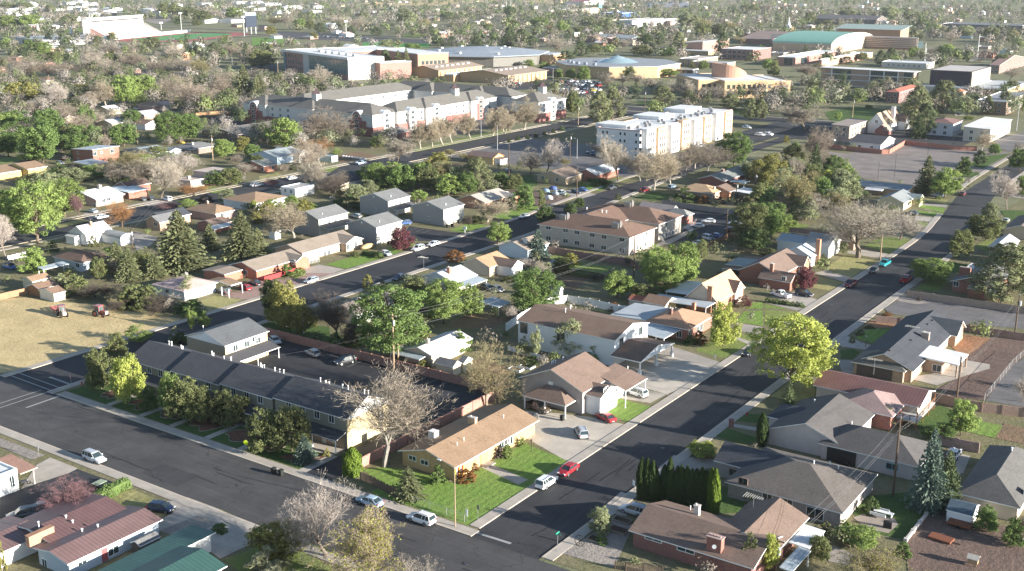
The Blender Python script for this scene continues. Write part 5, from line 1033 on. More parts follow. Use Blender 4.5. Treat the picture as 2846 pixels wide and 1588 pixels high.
b=BL('brick_house','low brick outbuilding with brown roof and pale blue lean-to','house', HOUSE,'the brick outbuilding with the blue lean-to');c0=cn(20,(2050,985),(1865,950),(2190,940),2.6);b.rect(c0[0],c0[1],c0[2],c0[3],2.6,'gy',1.2,REDB,BRNR2,.3);b.porch(c0[1]-.2,c0[1]+3.5,c0[2]-3,c0[3]-2,2.3,.3,'sx',BLUEX,TRIM,[(c0[1]+3.2,c0[2]-2.6)],'patio_roof')
b=BL('maroon_roof_house','brick house with maroon and white roof and stone chimney','house', HOUSE,'the maroon roofed house');c0=cn(20,(890,745),(640,680),(1180,685),2.8);b.rect(*c0,2.8,'gy',1.9, PINKB, MAROON,.5);xm=(c0[0]+c0[1])/2;b.rect(xm-.3,c0[1]+.1,c0[2]-.1,c0[3]+.1,2.95,'sx',1.9,None,mbr((.78,.78,.76)),.1,None,0,.1,False).chimney(20,950,640,1.2,.9,1.6,brk((.5,.42,.36))).win(20,[(985,745),(1030,730),(905,790)],1.4,1.3)
b=BL('flat_roof_house','red brick house with blue-white flat roof and square white chimney','house', HOUSE,'the blue-white flat roofed house');c0=cn(20,(1215,668),(1015,635),(1340,650),2.7);b.rect(c0[0],c0[1],c0[2],c0[3]+4,2.7,'sx',.4,REDB,mbr((.55,.62,.66)),.4).unit(20,[(1098,655)],1.8,1.8,1.7,WST,'chimney').rect(c0[0]-4,c0[0]+4,c0[3]+1,c0[3]+12,2.8,'gy',1.6,REDB,DKBR,.4)
b=BL('cream_house','long pinkish cream house on two levels with flat pale roof','house', HOUSE,'the pinkish cream flat roofed house');c0=cn(20,(2020,495),(1850,455),(2205,450),5.0);b.rect(*c0,5.0,'sX',.3, stc((.6,.47,.4)), mbr((.62,.5,.42)),.4);c1=cn(20,(1790,580),(1700,530),(2020,515),2.7);b.rect(c1[0],c1[1],c1[2],c1[3],2.7,'sX',.3,stc((.6,.47,.4)),mbr((.62,.48,.4)),.4).unit(20,[(1795,540)],1.2,1.2,1.2,BEIGE,'chimney').win(20,[(1920,565),(1980,545)],1.4,1.6)
b=BL('brick_house','two-storey red brick house with pale blue-grey roof and lower patio cover','house', HOUSE,'the two-storey brick house with the pale roof');c0=cn(20,(850,290),(715,248),(1132,243),5.4);b.rect(*c0,5.4,'sX',.9, REDB, mtl((.5,.53,.55)),.35).win(20,[(900,300),(1065,275)],1.7,1.5).win(20,[(965,288)],.8,1.0).win(20,[(740,292),(745,352)],1.1,1.1).chimney(20,1085,205,1.2,.9,.8);p0=cn(20,(865,412),(705,380),(1005,372),2.6);b.porch(p0[0],p0[1],p0[2],p0[3],2.5,.4,'sx',BLUEX,TRIM,[(p0[1]-.2,p0[2]+.2),(p0[0]+.3,p0[2]+.2)],'patio_roof')
b=BL('slate_roof_house','low house with broad slate blue roof between street trees','house', HOUSE,'the broad slate roofed house');c0=cn(20,(1350,312),(1245,245),(1660,270),2.7);b.rect(*c0,2.7,'gy',1.6, BLGREY, SLATE,.5).pipes(20,[(1450,240),(1515,260)],.4,.08).rect(c0[1]-5,c0[1]+1,c0[3]-3,c0[3]+4,2.6,'gx',1.2,BLGREY,SLATE,.3)
b=BL('dark_roof_house','dark grey hip roofed house by the utility pole','house', HOUSE,'the dark grey hip house by the pole');c0=cn(20,(1880,275),(1650,230),(2030,205),2.7);b.rect(*c0,2.7,'hip',1.8, brk((.2,.15,.12)), GRYR,.5).chimney(20,1830,215,.9,.9,1.0,BEIGE)
b=BL('dark_brick_hall','long dark brown brick hall with grey roof behind the round street trees','hall', None,'the long dark brick hall');c0=cn(20,(2260,130),(1945,75),(2720,40),3.4);b.rect(*c0,3.4,'gy',2.2, brk((.17,.1,.075)), shg((.17,.155,.14)),.4).rect(c0[1]-3,c0[1]+9,c0[2]+3,c0[2]+14,3.2,'gx',1.8,brk((.17,.1,.075)),shg((.15,.14,.13)),.4).win(20,[(2195,165),(2330,170)],1.6,1.5)
b=BL('tan_house','tan stucco house with tan hip roof at the left edge','house', HOUSE,'the tan house at the left edge');c0=cn(20,(215,462),(95,400),(436,415),3.4);b.rect(*c0,3.4,'gy',1.6, YELW, TANR,.5).rect(c0[0]-8,c0[1]-4,c0[2]-11,c0[2]+2,2.7,'gy',1.5,YELW,TANR,.5).chimney(20,232,355,.7,.7,1.0,TANB)
b=BL('white_box_house','square white house with flat roof behind the bare brown tree','house', HOUSE,'the square white house');c0=cn(21,(430,640),(285,610),(560,590),3.4);b.rect(*c0,3.4,'flat',0, WST, mbr((.5,.48,.45)),.1, TRIM).win(21,[(320,650),(375,660)],.9,1.2)
b=BL('tan_hip_house','white house with tan hip roof beside the square white house','house', HOUSE,'the tan hip house by the square white house');c0=cn(21,(30,790),(-260,720),(320,700),2.8);b.rect(*c0,2.8,'hip',2.1, WST, TANR,.5).chimney(21,60,650,.6,.6,1.0,BRNR)
b=BL('grey_roof_house','house with dark grey gable roof streaked by tree shadows','house', HOUSE,'the dark grey gabled house');c0=cn(21,(895,587),(705,520),(1085,535),2.9);b.rect(c0[0],c0[1],c0[2],c0[3]+6,2.9,'gy',2.3,BLUEW,DKGR,.4).win(21,[(925,615),(960,605)],.9,1.4).rect(c0[0]+2,c0[1]-.5,c0[2]-5,c0[2]+.2,2.5,'sy',.5,CREAM,TANR,.2)
b=BL('brick_house','red brick house with grey-green roof below the pale blue gabled house','house', HOUSE,'the brick house with the grey-green roof');c0=cn(21,(115,425),(-110,390),(240,395),2.7);b.rect(*c0,2.7,'gy',1.8, brk((.45,.16,.09)), shg((.2,.21,.19)),.4).win(21,[(100,450),(200,430)],1.4,1.4)
b=BL('pale_blue_house','pale blue house with white gable and blue-grey roof by the brown bare tree','house', HOUSE,'the pale blue gabled house');c0=cn(21,(215,345),(10,300),(500,290),3.2);b.rect(*c0,3.2,'gy',2.2, mat('siding',(.5,.6,.68)), SLATE,.4).rect(c0[0]+3,c0[1]+3,c0[3]-7,c0[3],3.1,'gx',2.1,WST,SLATE,.3)
b=BL('yellow_gable_house','yellow gabled house with orange trim and small white porch','house', HOUSE,'the yellow gabled house with orange trim');c0=cn(21,(2260,345),(2060,310),(2420,320),3.0);b.rect(*c0,3.0,'gx',1.7, stc((.6,.45,.22)), shg((.17,.12,.1)),.4, pln((.5,.18,.05))).rect(c0[1]-.5,c0[1]+3,c0[2]+1,c0[3]-2,2.4,'sx',.6,WST,BRNR2,.2)
b=BL('round_roof_house','brick house with curved grey-tan roof beside the two-tone house with the bins','house', HOUSE,'the curved roof house');c0=cn(21,(2190,780),(1985,715),(2463,690),2.8);b.rect(*c0,2.8,'gy',2.0, ORNB, shg((.34,.31,.27)),.5).chimney(21,2015,730,1.0,1.0,1.8,brk((.3,.12,.09))).rect(c0[0]+4,c0[1]+4,c0[3]-5,c0[3],2.7,'gx',1.5,ORNB,shg((.36,.32,.28)),.3)
b=BL('storage_container','pale green storage container standing by the plant nursery rows','container', None,'the pale green container');q=P(21,775,380);b.rect(q[0]-9,q[0],q[1]-1,q[1]+3,2.7,'flat',0,mat('siding',(.5,.56,.52)),MEMBG,.02,pln((.6,.65,.6)))
b=BL('garden_shed','little white playhouse at the foot of the tall straw bare tree','shed', None,'the white playhouse');c0=cn(21,(185,1045),(150,1040),(270,1035),2.3);b.rect(c0[0],c0[1]+1,c0[2],c0[3],2.3,'gx',1.6,WST,GRYR,.15)
# --- brown two storey apartments
b=BL('brown_roof_apartments','two-storey beige apartment block with interlocking brown hip roofs','apartment building', None,'the brown roofed apartments');BR=shg((.15,.095,.07));BW=stc((.47,.41,.35))
b.rect(-188.2,-155.4,285,302.1,5.6,'hip',3.0,BW,BR,.6).rect(-187.5,-156.8,306.4,323,5.6,'hip',3.0,BW,BR,.6).rect(-186,-168,296,312,5.75,'gy',2.7,BW,BR,.5)
b.win(22,[(428,1002),(590,1028),(700,1048),(843,1072),(955,1092),(1128,1118)],1.7,1.1).win(22,[(428,1102),(590,1128),(698,1148),(840,1172),(952,1192),(1125,1220)],1.7,1.2).win(22,[(1355,1055),(1348,1160),(1270,1190),(1545,975),(1545,1075),(1640,1030),(1605,1050)],1.2,1.2)
for (x, y) in ((580,920),(1195,800),(1080,1000)):
 q=b.hit(22,x,y)
 if q: m=MB();m.box(q[0]-1.6,q[0]+.6,q[1]-.7,q[1]+.7,q[2]-.2,q[2]+1.3);m.tube((q[0]+1,q[1],q[2]),(q[0]+1,q[1],q[2]+2.2),.22,.22,8);m.tube((q[0]+1,q[1]+.7,q[2]),(q[0]+1,q[1]+.7,q[2]+1.7),.2,.2,8);m.build('roof_unit',[stl((.3,.29,.28))],b.root)
b.pipes(22,[(1035,760),(790,835),(935,860),(975,865)],.8,.13);m=MB()
for i in range(9): m.box(-155.3,-154.3,302.6+.33*i,303.0+.33*i,2.9-.3*i-.08,2.9-.3*i)
m.build('stair',[stc((.35,.33,.31))],b.root)
b=BL('brick_house','pinkish roofed brick house beside the interlocking brown roofs','house', HOUSE,'the pinkish roofed brick house');c0=cn(22,(1700,905),(1560,850),(1825,868),2.8);b.rect(*c0,2.8,'hip',1.6,brk((.4,.13,.1)),shg((.2,.2,.19)),.4).rect(c0[0]-11,c0[0]+2,c0[2]+2,c0[3]+2,2.9,'gx',1.9,PINKB,shg((.3,.25,.23)),.4).chimney(22,1585,770,.8,.8,1.2,ORNB)
b=BL('tan_gable_house','tan house with brown gable roof above the yard of covered vehicles','house', HOUSE,'the tan house above the cluttered yard');c0=cn(22,(590,537),(315,497),(790,475),2.9);b.rect(*c0,2.9,'gy',2.3,stc((.46,.35,.24)),shg((.22,.165,.125)),.4).win(22,[(372,530),(510,545)],1.2,1.5).chimney(22,370,440,.9,.7,1.2,BEIGE)
b=BL('white_roof_house','red brick house with streaked white roof under a bare street tree','house', HOUSE,'the streaked white roofed house');c0=cn(22,(850,500),(750,490),(1050,455),2.8);b.rect(c0[0]-4,c0[1]+1,c0[2],c0[3]+4,2.8,'gy',2.0,REDB,mbr((.5,.54,.55)),.4).unit(22,[(853,370)],1.4,1.4,1.2)
b=BL('tan_hip_house','tan hip roofed house with brick gable in front of a white carport','house', HOUSE,'the tan hip house with the white carport');c0=cn(22,(1915,702),(1690,620),(2130,640),2.8);b.rect(*c0,2.8,'hip',2.1,TANB,shg((.4,.27,.16)),.5).rect(c0[1]-6,c0[1]+3.5,c0[2]+7,c0[2]+14,2.8,'gy',1.8,ORNB,BRNR2,.35).chimney(22,2000,640,.7,.7,1.0,BEIGE).chimney(22,1855,575,.7,.7,1.0,REDB);cw=cn(22,(2400,700),(2210,650),(2463,660),2.6);b.porch(cw[0],cw[1],cw[2],cw[3]+3,2.5,.3,'sx',MEMB,TRIM,[(cw[1]-.3,cw[2]+.3),(cw[0]+.3,cw[2]+.3)],'carport_roof')
b=BL('grey_roof_house','long low house with mossy grey roof and small blue patio cover','house', HOUSE,'the long mossy grey roofed house');c0=cn(22,(2060,580),(1890,520),(2350,470),2.7);b.rect(c0[0],c0[1],c0[2],c0[3]+8,2.7,'gy',1.7,DREDB,shg((.17,.18,.165)),.5).chimney(22,2080,470,1.2,.9,.9,REDB);pw=cn(22,(2280,585),(2160,560),(2335,560),2.5);b.porch(pw[0],pw[1],pw[2],pw[3],2.4,.2,'sx',mtl((.45,.58,.6)),TRIM,[(pw[1]-.2,pw[2]+.2)],'patio_roof')
b=BL('long_slate_house','long house with slate roof and white awning beside the church car park','house', HOUSE,'the long slate roofed house');c0=cn(23,(1380,650),(870,595),(1460,600),2.8);b.rect(c0[0],c0[1],c0[2]-1,c0[2]+11,2.8,'gx',1.2,TANB,shg((.2,.23,.25)),.5).chimney(23,1315,570,1.1,1.1,1.0,brk((.45,.3,.24)));b.porch(P(23,925,640,2.4)[0],P(23,1110,650,2.4)[0],c0[2]-4,c0[2]-.6,2.2,.4,'sy',MEMB,TRIM,[],'awning')
b=BL('slate_roof_house','cream house with slate gable roof on the bend of the street','house', HOUSE,'the slate gabled house on the bend');c0=cn(23,(1295,795),(1095,720),(1440,705),2.8);b.rect(*c0,2.8,'gy',2.2,CREAM,shg((.2,.215,.215)),.4).win(23,[(1330,790),(1360,775)],1.4,1.3).rect(c0[0]+6,c0[1]+2.5,c0[3]-5,c0[3],2.7,'gx',1.5,CREAM,SLATE,.3)
BRK=brk((.36,.14,.09))
def brick_wall(label, ps, h=1.8, m=None, th=.2, cat='wall', name='brick_wall', cap=True):
 mb=MB();c=MB()
 for (x0,y0),(x1,y1) in zip(ps, ps[1:]):
  L=math.hypot(x1-x0,y1-y0);a=math.atan2(y1-y0,x1-x0);mb.rbox(((x0+x1)/2,(y0+y1)/2), L+th, th,0, h, a)
  n=max(1,int(L/3.0))
  for i in range(n+1): mb.rbox((x0+(x1-x0)*i/n,y0+(y1-y0)*i/n), th+.18, th+.18,0, h+.08, a)
 o=mb.build(name, [m or BRK], None, loc=(*ps[0],0));tag(o, label, cat);landmark(ps[len(ps)//2],'the '+label.split(' around')[0].split(' along')[0]) if cat=='wall' and len(label) < 44 else None
 return o
brick_wall('reddish block wall around the church car park', [P(23,*p) for p in ((580,250),(1110,305),(1180,305),(1330,215),(1780,265),(2010,275))],2.2)
brick_wall('reddish block wall along the townhouse parking lot', [(-190,171.5),(-121.1,171.2),(-121.1,129.4)],1.9, brk((.34,.16,.12)))
brick_wall('tan block wall along the patio parking lot', [P(33,*p) for p in ((1290,350),(1640,400),(2351,500))],1.9, brk((.36,.26,.2)))
brick_wall('brown block wall between the charcoal roofed house and its car park', [P(33,*p) for p in ((1010,580),(1230,600),(1640,640),(1850,665),(2351,745))],1.8, brk((.3,.19,.15)))
brick_wall('brown block wall behind the red metal roofed house', [P(33,*p) for p in ((1500,1290),(1960,1390),(2351,1437))],1.9, brk((.3,.19,.15)))
brick_wall('block wall of the gravel yard beyond the big bushes', [P(43,*p) for p in ((1410,400),(1740,470))],1.9, brk((.3,.2,.17)))
brick_wall('low pale retaining wall beside the dark lawn', [P(43,*p) for p in ((1320,985),(1150,1200))],.6, stc((.5,.46,.42)),.35)
brick_wall('block wall in front of the brown roofed apartments', [P(22,*p) for p in ((410,1240),(760,1300),(1180,1360),(1420,1437))],2.0, brk((.28,.14,.11)))
brick_wall('grey block wall behind the pinkish roofed brick house', [P(22,*p) for p in ((1510,790),(2000,860),(2300,900))],1.9, brk((.3,.25,.22)))
def fence(label, ps, h, m, name='wooden_fence', gap=.0, bw=.16, wob=0.0, cat='fence', posts=True, cap=False):
 r_=thing(name, label, cat,(*ps[0],0));bd=MB();po=MB();rnd=random.Random(len(label))
 for (x0,y0),(x1,y1) in zip(ps,ps[1:]):
  L=math.hypot(x1-x0,y1-y0);a=math.atan2(y1-y0,x1-x0);n=int(L/(bw+gap)) if gap else 1
  for i in range(n):
   t0=(i+.5)/n;hh=h+rnd.uniform(-wob,wob);bd.rbox((x0+(x1-x0)*t0,y0+(y1-y0)*t0),(bw if gap else L),.04,.05, hh, a+rnd.uniform(-wob,wob)*.6)
  k=max(1,int(L/2.4))
  for i in range(k+1): po.rbox((x0+(x1-x0)*i/k,y0+(y1-y0)*i/k),.12,.12,0, h+.12 if not cap else h+.2, a)
 bd.build('boards', [m], r_);po.build('post', [m], r_);landmark(ps[len(ps)//2],'the '+label.split(' beside')[0].split(' behind')[0].split(' along')[0].split(' around')[0].split(' by')[0].split(' at')[0]);return r_
VIN=stc((.75,.75,.74));OLDW=wod((.17,.12,.09));WARMW=wod((.36,.22,.13))
fence('leaning weathered plank fence beside the yellow brick corner house', [P(41,*p) for p in ((890,690),(1000,740),(1180,835))],1.6, OLDW,'plank_fence',.05,.15,.16)
fence('white vinyl fence around the large white house', [P(32,*p) for p in ((20,660),(160,560),(420,420),(575,400),(780,430),(1040,490),(1330,520))],2.0, VIN,'vinyl_fence',0,.16,0,'fence', True, True)
fence('low white vinyl fence behind the brown roofed house', [P(32,*p) for p in ((40,830),(380,930))],1.1, VIN,'vinyl_fence');fence('warm wooden fence behind the brown apartments', [P(22,*p) for p in ((1900,1220),(2130,1110),(2300,1130))],1.8, WARMW)
fence('wooden fence behind the field sheds', [P(30,*p) for p in ((0,375),(270,315))],1.7, WARMW);fence('orange wooden fence by the far bare trees', [P(10,*p) for p in ((1950,1150),(2290,1130))],1.7, wod((.5,.3,.16)));fence('dark wooden fence in the back yards', [P(32,*p) for p in ((390,150),(560,130),(860,180),(950,200))],1.6, OLDW)
fence('white vinyl fence by the pale willow at the left edge', [P(20,*p) for p in ((75,1320),(250,1280))],1.5, VIN,'vinyl_fence');fence('wooden fence beside the cypress lawn', [P(42,*p) for p in ((910,1420),(1000,1437),(1300,1470))],1.3, OLDW,'wooden_fence',.1,.1,.05)
def chain_fence(label, ps, h=1.2):
 r_=thing('chain_link_fence', label,'fence',(*ps[0],0));po=MB();w=MB()
 for (x0,y0),(x1,y1) in zip(ps,ps[1:]):
  L=math.hypot(x1-x0,y1-y0);k=max(1,int(L/2.6))
  for i in range(k+1): x=x0+(x1-x0)*i/k;y=y0+(y1-y0)*i/k;po.tube((x,y,0),(x,y,h+.08),.045,.045,6)
  n=int(L/.34);w.tube((x0,y0,h),(x1,y1,h),.025,.025,4)
  for i in range(n): a=i/n;c=(i+1)/n;w.tube((x0+(x1-x0)*a,y0+(y1-y0)*a,.05),(x0+(x1-x0)*c,y0+(y1-y0)*c,h),.006,.006,3,caps=False);w.tube((x0+(x1-x0)*a,y0+(y1-y0)*a,h),(x0+(x1-x0)*c,y0+(y1-y0)*c,.05),.006,.006,3,caps=False)
 po.build('post',[GREYM],r_);w.build('mesh',[GREYM],r_)
chain_fence('chain link fence along the lawn of the yellow brick corner house', [P(41,*p) for p in ((1190,840),(1450,925),(1740,1035))]);chain_fence('chain link fence beside the gravel car park', [P(33,*p) for p in ((1990,1290),(2240,980),(2351,880))],1.5);chain_fence('chain link fence beside the wide concrete drive', [P(32,*p) for p in ((1130,1150),(1490,1240))],1.1)
# ---------------------------------------------------------------- campus and far side
DORMR=shg((.13,.122,.108));DORMW=stc((.58,.57,.54));DORMB=brk((.26,.08,.065));BUFF=brk((.55,.36,.18));BUFF2=brk((.5,.31,.15));CAMPB=brk((.33,.15,.12));DKGL=gls((.05,.08,.09));TEALGL=gls((.07,.15,.16));CONCW=stc((.5,.47,.43));TANRF=shg((.27,.21,.16))
def stack_rows(b, face, wi, n, zs, w, h, u0=.05, u1=.95, frame=None, glass=None):
 for z in zs: b.row(face, wi, n, z, w, h, u0, u1, frame, glass)
b=BL('student_residence','three-storey student residence with grey hip roofs, brick base and arched white dormers','residence hall', None,'the brick and white student residence')
for (x0,x1,y0,y1,ax) in ((-477,-384,431,450,'hip'),(-399,-381,446,536,'hip'),(-466,-447,446,545,'hip'),(-470,-374,538,557,'hip'),(-364,-345,524,553,'hip'),
 (-478.5,-460,429.2,447,'hip'),(-443,-425,429.8,447,'hip'),(-405,-382.5,428.8,451,'hip'),(-396,-379.6,468,486,'hip'),(-396,-379.6,508,526,'hip'),(-445,-430,536,556,'hip'),(-410,-392,536,556,'hip')): b.rect(x0,x1,y0,y1,11.0,ax,4.4,DORMW,DORMR,.6)
for (x0,x1,y0,y1) in ((-476.4,-384.6,430.9,440),(-390,-381.0,446.6,535.4),(-363.4,-345.2,524.2,552.4),(-404.4,-382.7,429.15,440),(-477.9,-460.6,429.5,440)): b.block(x0,x1,y0,y1,0,4.8,DORMB,'brick_base')
for x0, x1, y0, z1 in ((-399,-396.2,429.1,7.6),(-390.8,-387.5,429.1,7.6),(-474.5,-471.7,429.45,7.6),(-466.3,-463,429.45,7.6)): b.block(x0,x1,y0,434,4.81,z1,DORMB,'brick_pier')
def arch(ax, c, f, z=9.4, brick=True):
 """tall bay with a half round head and a white arch over it, on the wall plane f"""
 m=MB();t=MB();n=12;R=2.7;P3=(lambda u, d, zz: (c+u, f-d, zz)) if ax=='Y' else (lambda u, d, zz: (f+d, c+u, zz));ring=[(R*math.cos(math.pi*i/n), z+R*math.sin(math.pi*i/n)) for i in range(n+1)];rg2=[((R+.6)*math.cos(math.pi*i/n), z+(R+.6)*math.sin(math.pi*i/n)) for i in range(n+1)]
 o_=[(-R,0),(R,0)]+ring;m.face([P3(u,.6,zz) for u, zz in o_]);
 for (u0,z0),(u1,z1) in zip(o_, o_[1:]+o_[:1]): m.face([P3(u0,.6,z0),P3(u0,-2.5,z0),P3(u1,-2.5,z1),P3(u1,.6,z1)])
 for i in range(n): t.face([P3(*ring[i][:1],.75,ring[i][1]),P3(rg2[i][0],.75,rg2[i][1]),P3(rg2[i+1][0],.75,rg2[i+1][1]),P3(ring[i+1][0],.75,ring[i+1][1])]);t.face([P3(rg2[i][0],.75,rg2[i][1]),P3(rg2[i][0],-3,rg2[i][1]),P3(rg2[i+1][0],-3,rg2[i+1][1]),P3(rg2[i+1][0],.75,rg2[i+1][1])])
 o=m.build('arched_bay',[DORMB if brick else DORMW],b.root);t.build('white_arch',[TRIM],o)
 for zz in (2.0,4.8,7.4,10.0): b._win((ax,)+((c,f-.6,zz) if ax=='Y' else (f+.6,c,zz)),2.6,1.5)
for c in (-469,-393.5): arch('Y',c,429.4)
for c in (457,477,517): arch('X',c,-380.2,9.4,c==517)
arch('X',439.5,-382.9,9.4,False);arch('X',538.5,-345.4,9.4,False)
stack_rows(b,'Y',0,14,(2.6,5.9,9.0),1.5,1.5);stack_rows(b,'X',1,13,(2.6,5.9,9.0),1.5,1.5);stack_rows(b,'X',4,3,(5.9,9.0),1.5,1.5);stack_rows(b,'X',2,8,(9.0,),1.5,1.4)
for (x, y) in ((-432,440),(-389,505),(-354,541)): b.block(x-1.8,x+1.8,y-1.8,y+1.8,13,18,DORMW,'cupola');m=MB();m.lathe((x,y,18),[(3.2,0),(1.5,1.3),(.1,3.2)],4);m.build('cupola_roof',[shg((.07,.045,.05))],b.root)
b.rect(-375,-366,430,440,3.4,'hip',2.4,DORMB,shg((.16,.14,.13)),.5)
b=BL('white_apartments','four-storey white apartment block with tan bays and flat white roof','apartment building', None,'the white flat roofed apartments')
AW=stc((.66,.66,.65));AT=stc((.58,.42,.27));AC=stc((.2,.12,.14))
b.rect(-259,-237,441,539,13.2,'flat',0,AW,MEMB,.1,stc((.45,.3,.28)))
for i, y in enumerate(range(443,537,12)):
 w_=AT if i % 2 else AW;b.block(-238,-234.6-.5*(i % 2),y,y+8.5,0,12.9+.9*(i % 3==0),w_,'bay')
 for z in (1.9,5.0,8.1,11.2):
  for u in (2.2,4.2,6.2): b._win(('X',-234.6-.5*(i % 2),y+u,z),1.1,1.7,None,None,'window',False)
for i, x in enumerate((-257,-248,-240)):
 for z in (1.9,5.0,8.1,11.2):
  for u in (1.2,3.4): b._win(('Y',x+u,441,z),1.0,1.3,None,None,'window',False)
b.block(-262,-246,445,457,12,14.4,AW,'roof_block');b.block(-262,-248,480,496,12,14.6,AW,'roof_block');b.block(-262,-250,512,530,12,14.8,AW,'roof_block')
rr=random.Random(3)
for i in range(26): x=rr.uniform(-247,-239);y=446+i*3.5;m=MB();m.box(x-.7,x+.7,y-.6,y+.6,12.9,14.1);m.tube((x,y,14.1),(x,y,14.2),.45,.45,8);m.build('roof_unit',[stl((.3,.3,.31))],b.root)
b=BL('yellow_hall','yellow brick university hall with flat white roof and slanting brick drum','hall', None,'the yellow hall with the brick drum');hx, hy=P(12,2200,805,11.5);b._root(hx,hy);YT=stc((.6,.42,.26));b.rect(hx-58,hx,hy,hy+34,11.5,'flat',0,BUFF,MEMB,.1,YT);b.rect(hx-58,hx-9,hy-15,hy+.1,11.45,'flat',0,BUFF,MEMB,.1,YT);b.rect(hx-50,hx-3,hy+33.9,hy+47,10.6,'flat',0,BUFF,MEMB,.1,YT)
WF=stc((.3,.2,.12));stack_rows(b,'X',0,9,(3.4,7.4),2.0,2.6,.03,.97,WF);stack_rows(b,'X',1,3,(3.4,7.4),2,2.6,.1,.9,WF);stack_rows(b,'Y',1,8,(3.4,7.4),2.0,2.4,.05,.95,WF);m=MB();R_=12;cx_, cy_=hx-34, hy+15;n_=36;zt=lambda y: 11.6+8.8*max(0,1-((y-cy_+R_)/(2*R_))**2)**.75;rg=[(cx_+R_*math.cos(6.2832*i/n_),cy_+R_*math.sin(6.2832*i/n_)) for i in range(n_)]
for p, q in zip(rg,rg[1:]+rg[:1]): m.face([(*p,11),(*q,11),(*q,zt(q[1])),(*p,zt(p[1]))])
for k in range(n_//2):
 i0, i1, j0, j1=(9+k) % n_,(10+k) % n_,(9-k) % n_,(8-k) % n_;m.face([(*rg[i],zt(rg[i][1])) for i in (j0,i0,i1,j1)] if i0 != j0 else [(*rg[i],zt(rg[i][1])) for i in (i0,i1,j1)])
m.build('drum',[brk((.42,.22,.14))],b.root);b.root.rotation_euler=(0,0,math.radians(-46))
b=BL('octagonal_hall','octagonal university hall with grey roof and glazed cone on top','hall', None,'the octagonal hall');c=P(12,1130,620,9.0);m=MB();oc=[(c[0]+52*math.cos(math.pi/8+math.pi*i/4),c[1]+52*math.sin(math.pi/8+math.pi*i/4)) for i in range(8)]
b._root(*c);m.prism(oc,8.6,9.2,0,1);m.build('roof',[mbr((.3,.32,.34)),CONCW],b.root);m=MB();m.prism([(c[0]+(p[0]-c[0])*.985,c[1]+(p[1]-c[1])*.985) for p in oc],0,8.6);m.build('wall',[BUFF],b.root);m=MB();m.lathe((*c,9.2),[(17,0),(9,2.8),(7,3),(5.5,3.8),(.2,5.4)],28);m.build('glass_cone',[gls((.25,.34,.37))],b.root)
for i in range(5): a=-2.4+i*.22;m=MB();px, py=c[0]+40*math.cos(a),c[1]+40*math.sin(a);m.box(px-1.2,px+1.2,py-1.2,py+1.2,9.2,11);m.build('roof_unit',[stl((.3,.33,.38))],b.root)
b=BL('arena','large arena with broad low blue-grey roof and dark ribbed wall','arena', None,'the large low roofed arena');c0=P(11,1630,520,9.0);c1=P(12,360,525,9.0);c2=P(11,2230,580,9.0);c3=P(11,2200,455,9.0);ctr=((c0[0]+c1[0])/2,(c0[1]+c1[1])/2+8)
oc=[(ctr[0]+62*math.cos(math.pi/8+math.pi*i/4),ctr[1]+62*math.sin(math.pi/8+math.pi*i/4)) for i in range(8)];b._root(*ctr);m=MB();m.lathe((ctr[0],ctr[1],9),[(63,-.6),(63,.2),(34,3.2),(10,4.4),(.2,4.6)],8);m.build('roof',[mbr((.3,.34,.38))],b.root);m=MB();m.lathe((ctr[0],ctr[1],0),[(60,0),(60,8.4)],8);m.build('wall',[mtl((.16,.15,.13))],b.root);
for i in range(9): a=i*.7;px,py=ctr[0]+(20+i*4)*math.cos(a),ctr[1]+(20+i*4)*math.sin(a);m=MB();m.box(px-1.3,px+1.3,py-1.3,py+1.3,10,13.4-.03*i*i);m.build('roof_unit',[MEMB],b.root)
b.rect(ctr[0]+45,ctr[0]+64,ctr[1]+14,ctr[1]+42,8.5,'flat',0,BUFF2,MEMBG,.1)
for lab, B_, L_, R_, h_, rs, ph in (('orange-brown gymnasium with tan gable roof and row of skylights',(2440,775),(2190,705),(2920,700),6.5,3.0,'the gymnasium with skylights'),('tan gable roofed gymnasium hall in front of the arena',(1890,715),(1590,680),(2230,650),6.5,3.2,'the tan gabled gymnasium')):
 b=BL('gymnasium', lab,'hall', None, ph);c0=cn(11,B_,L_,R_,h_);b.rect(*c0,h_,'gy',rs,BUFF2,TANRF,1.2,pln((.5,.42,.36)));W=b.wings[0]
 for i in range(9): y=W[6]+(W[7]-W[6])*(i+.5)/9;b.block(W[5]-.3,W[5]+.7,y-1.4,y+1.4,0,5.4,BUFF,'pier')
 for i in range(7): y=W[2]+(W[3]-W[2])*(.15+.7*i/6);x=(W[0]+W[1])/2+6;z=W[8](x,y);m=MB();m.box(x-1,x+1,y-1.6,y+1.6,z-.3,z+.5);m.build('skylight' ,[MEMB],b.root)
 b.rect(W[0]-8,W[0]+1,W[2]-6,W[3],5.5,'flat',0,BUFF2,MEMB,.1,TRIM)
b=BL('glass_front_building','three-storey red brick and glass university building with white roof','university building', None,'the brick and glass university building');gx, gy=-604.0,652.0;b._root(gx,gy);x0=gx-118
b.rect(x0,gx,gy,gy+30,17,'flat',0,CAMPB,MEMB,.1,TRIM);W=b.wings[0];L_=W[5]-W[4];b.rect(x0-12,x0+40,gy+28,gy+95,16,'flat',0,CAMPB,MEMB,.1,TRIM);b.rect(x0+40.1,gx-8,gy+66,gy+95,17,'flat',0,brk((.42,.2,.12)),MEMB,.1,TRIM);b.rect(gx+.2,gx+9,gy+22,gy+50,13,'flat',0,CAMPB,MEMB,.1,TRIM)
m=MB();m.box(W[4]+L_*.42,W[5]-1.2,W[6]-1.0,W[6]-.02,4.2,15.0);m.build('glass_wall',[TEALGL],b.root);m=MB();
